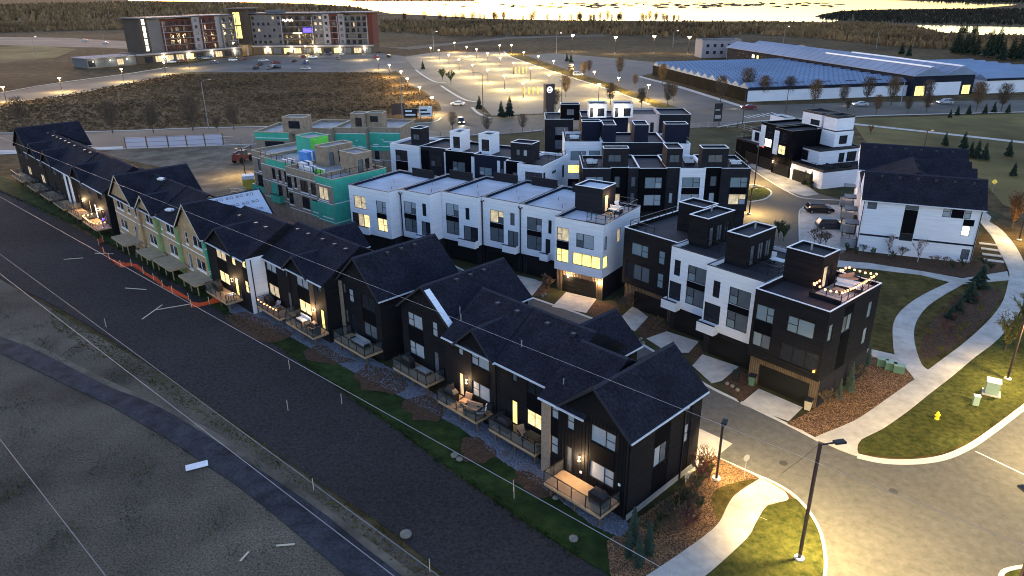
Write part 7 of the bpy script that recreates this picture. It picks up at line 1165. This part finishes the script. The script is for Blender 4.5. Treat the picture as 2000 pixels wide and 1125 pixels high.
string_lights(d0, [(3.3, 4.5), (3.3, 2.9), (.5, 2.9), (.5, 9.6), (3.3, 9.6), (3.3, 8.0)], 10.95, 'ring of glowing bulbs around the corner roof terrace', 30, 34, 6); string_lights(h7, [(53.3, -1.9), (48.2, -1.9)], 2.45, 'row of globe lights along a dark deck rail', 7, 3, 2); string_lights(f1, [(106.4, -4.2), (106.4, -5.9), (99.8, -5.9), (99.8, -4.2)], 2.45, 'glowing bulbs around the distant corner deck', 18, 14, 4)
o = ob('blue_lantern', MB().ball((0,0,0), .2), 'bulb_blue', None, FA.pt(100.6, -4.4, 2.6)); tag(o, 'blue glowing lantern on the distant corner deck', 'lantern'); lamp('POINT', FA.pt(100.6, -4.8, 2.7), 30, (.1, .08, 1)); lamp('POINT', tuple(FHR.pt(39, -3.5, 14)), 60, (.1, .08, 1))
o = ob('orange_lamp', MB().ball((0,0,0), .13), 'bulb_orange', None, FD.pt(.5, -.08, 4.0)); tag(o, 'small orange lamp on the corner house balcony sill', 'lamp')

# ================================================================== LOOSE STONES, LEAVES AND CLODS
def pebbles(name, label, poly, n, s0, s1, m, seed, z=.1, flat=.6):
    r = random.Random(seed); mb = MB()
    for x, y in scatter(poly, n, seed):
        s = r.uniform(s0, s1); a = r.uniform(0, 6.3); c, d = cos(a)*s, sin(a)*s; h = s*flat*r.uniform(.6, 1.2)
        mb.add([(x+c,y+d,z),(x-d,y+c,z),(x-c*.9,y-d*.9,z),(x+d,y-c,z),(x+c*.15,y+d*.2,z+h)], [(0,1,4),(1,2,4),(2,3,4),(3,0,4)])
    o = ob(name, mb, m); tag(o, label, 'ground cover'); o['kind'] = 'stuff'
pebbles('gravel', 'grey river rock along the foot of the decks', ROCK, 9000, .05, .13, 'rockgrain', 1, .105)
pebbles('leaf_litter', 'fallen leaves over the bed beside the end wall', END_BED, 9000, .025, .065, 'leaflitter', 2, .095, .25); pebbles('leaf_litter', 'fallen leaves in the bed beside the corner house', SIDE_BED, 6000, .03, .07, 'leaflitter', 3, .085, .25)
for i, p in enumerate(MULCH): pebbles('bark_chips', 'bark chips in the islands beside the decks', smooth(p, 3, True), 260, .04, .09, 'mulch', 10+i, .13, .3)
pebbles('soil_clods', 'dark clods scattered over the topsoil strip', SOIL, 5200, .05, .17, 'soil', 5, .055, .35); pebbles('earth_clods', 'earth clods over the bare ground by the trail', [(-60.33,68.53),(-53.3,66.15),(-37.94,57.12),(-23.78,47.18),(-12.5,37.25),(-16.46,34.69),(-32.87,34.87),(-49.33,50.24)], 4000, .03, .10, 'dirt', 6, .02, .4); pebbles('grass_tufts', 'rough tufts between topsoil and trail shoulder', [(-57.7,82.7),(-37.71,66.98),(-19.03,50.52),(-9.07,41.67),(-4.95,37.16),(-6.98,36.96),(-14.07,43.98),(-24.13,52.82),(-35.52,62.19),(-53.75,75.97)], 1500, .05, .13, 'lawndry', 7, .03, 1.0)
WEED = random.Random(21); WC = scatter([(-72.26,88.92),(-36.46,64.25),(-14.27,44.87),(-7.07,37.65),(-10.39,37),(-25.12,48.52),(-47.92,66.05),(-63.43,76.17)], 40, 22)+scatter([(-50.56,61.95),(-29.95,49.97),(-15.65,38.7),(-24.1,37.16),(-34.44,37.28)], 26, 23)
wm = MB()
for cx, cy in WC:
    for k in range(70):
        x, y = cx+WEED.gauss(0, .6), cy+WEED.gauss(0, .9); a = WEED.uniform(0, 6.3); h = WEED.uniform(.06, .22); w = .04; wm.add([(x-cos(a)*w,y-sin(a)*w,.03),(x+cos(a)*w,y+sin(a)*w,.03),(x+WEED.uniform(-.1,.1),y+WEED.uniform(-.1,.1),h)], [(0,1,2)])
o = ob('weeds', wm, 'lawndry'); tag(o, 'scattered weeds over the bare earth and soil edge', 'weeds'); o['kind'] = 'stuff'
em = MB(); SE = [(-107.17,143.83),(-88.63,128.91),(-72.8,115.69),(-58.57,102.56),(-46.53,90.88),(-35.69,80.37),(-27.65,72.67),(-17.16,61.58),(-11.15,55.17),(-5.12,48.37),(0.23,42.65),(4.4,38.5)]
for (x0, y0), (x1, y1) in zip(SE[:-1], SE[1:]):
    for k in range(150):
        t = WEED.random(); x, y = x0+(x1-x0)*t+WEED.gauss(0, .25), y0+(y1-y0)*t+WEED.gauss(0, .25); h = WEED.uniform(.12, .3); em.add([(x-.08,y,.05),(x+.08,y+.05,.05),(x+WEED.uniform(-.15,.15),y+WEED.uniform(-.15,.15),h)], [(0,1,2)])
o = ob('edge_grass', em, 'lawngreen'); tag(o, 'ragged grass along the edge of the topsoil', 'grass'); o['kind'] = 'stuff'
pebbles('field_tufts', 'tufts of dead grass over the dry field', [(-178.08,257.16),(-165.39,318.07),(-161.25,353.67),(-62.58,356.95),(-31.78,275.48),(-23.25,238.06),(-88.28,210.22),(-143.87,204.79)], 9000, .25, .7, 'fielddark', 8, .0, .9)
for i, (p, s) in enumerate(zip([(-4.9,50.1),(-4.45,49.6),(4.18,40.14),(-7.71,40.7),(3.18,44.64)], (.35, .3, .35, .45, .25))): o = ob('boulder', MB().ball((0,0,s*.4), s, s*.6, 8), 'boulder', None, (*p, .06)); tag(o, 'pale boulder resting at the edge of the grass strip', 'boulder', 'boulders on the strip')
for i, p in enumerate([(14.3,70.47),(13.93,70.97),(14.24,71.47),(20.99,61.52),(21.65,60.34),(21.35,61.02),(3.88,83.78),(4.29,84.26)]): o = ob('boulder', MB().ball((0,0,.1), .22, .2, 7), 'boulder', None, (*p, .06)); tag(o, 'small pale rock in a bed between garage driveways', 'boulder', 'rocks between the driveways')

# ================================================================== ordinals for look-alikes, so that each label points to one thing
ORD = 'first second third fourth fifth sixth seventh eighth ninth tenth eleventh twelfth'.split()
same = {}
for o in list(bpy.data.objects):
    if o.parent is None and 'label' in o: same.setdefault(o['label'], []).append(o)
def seen_x(o):
    p = o.location; c = [p.x*ax_r[k]+p.y*ax_h[k]+(p.z-CAM_H)*ax_u[k] for k in range(3)]; return c[0]/c[2]
for lb, L in same.items():
    if 1 < len(L) <= 12:
        for i, o in enumerate(sorted(L, key=seen_x)): o['label'] = lb+', '+ORD[i]+' from the left'
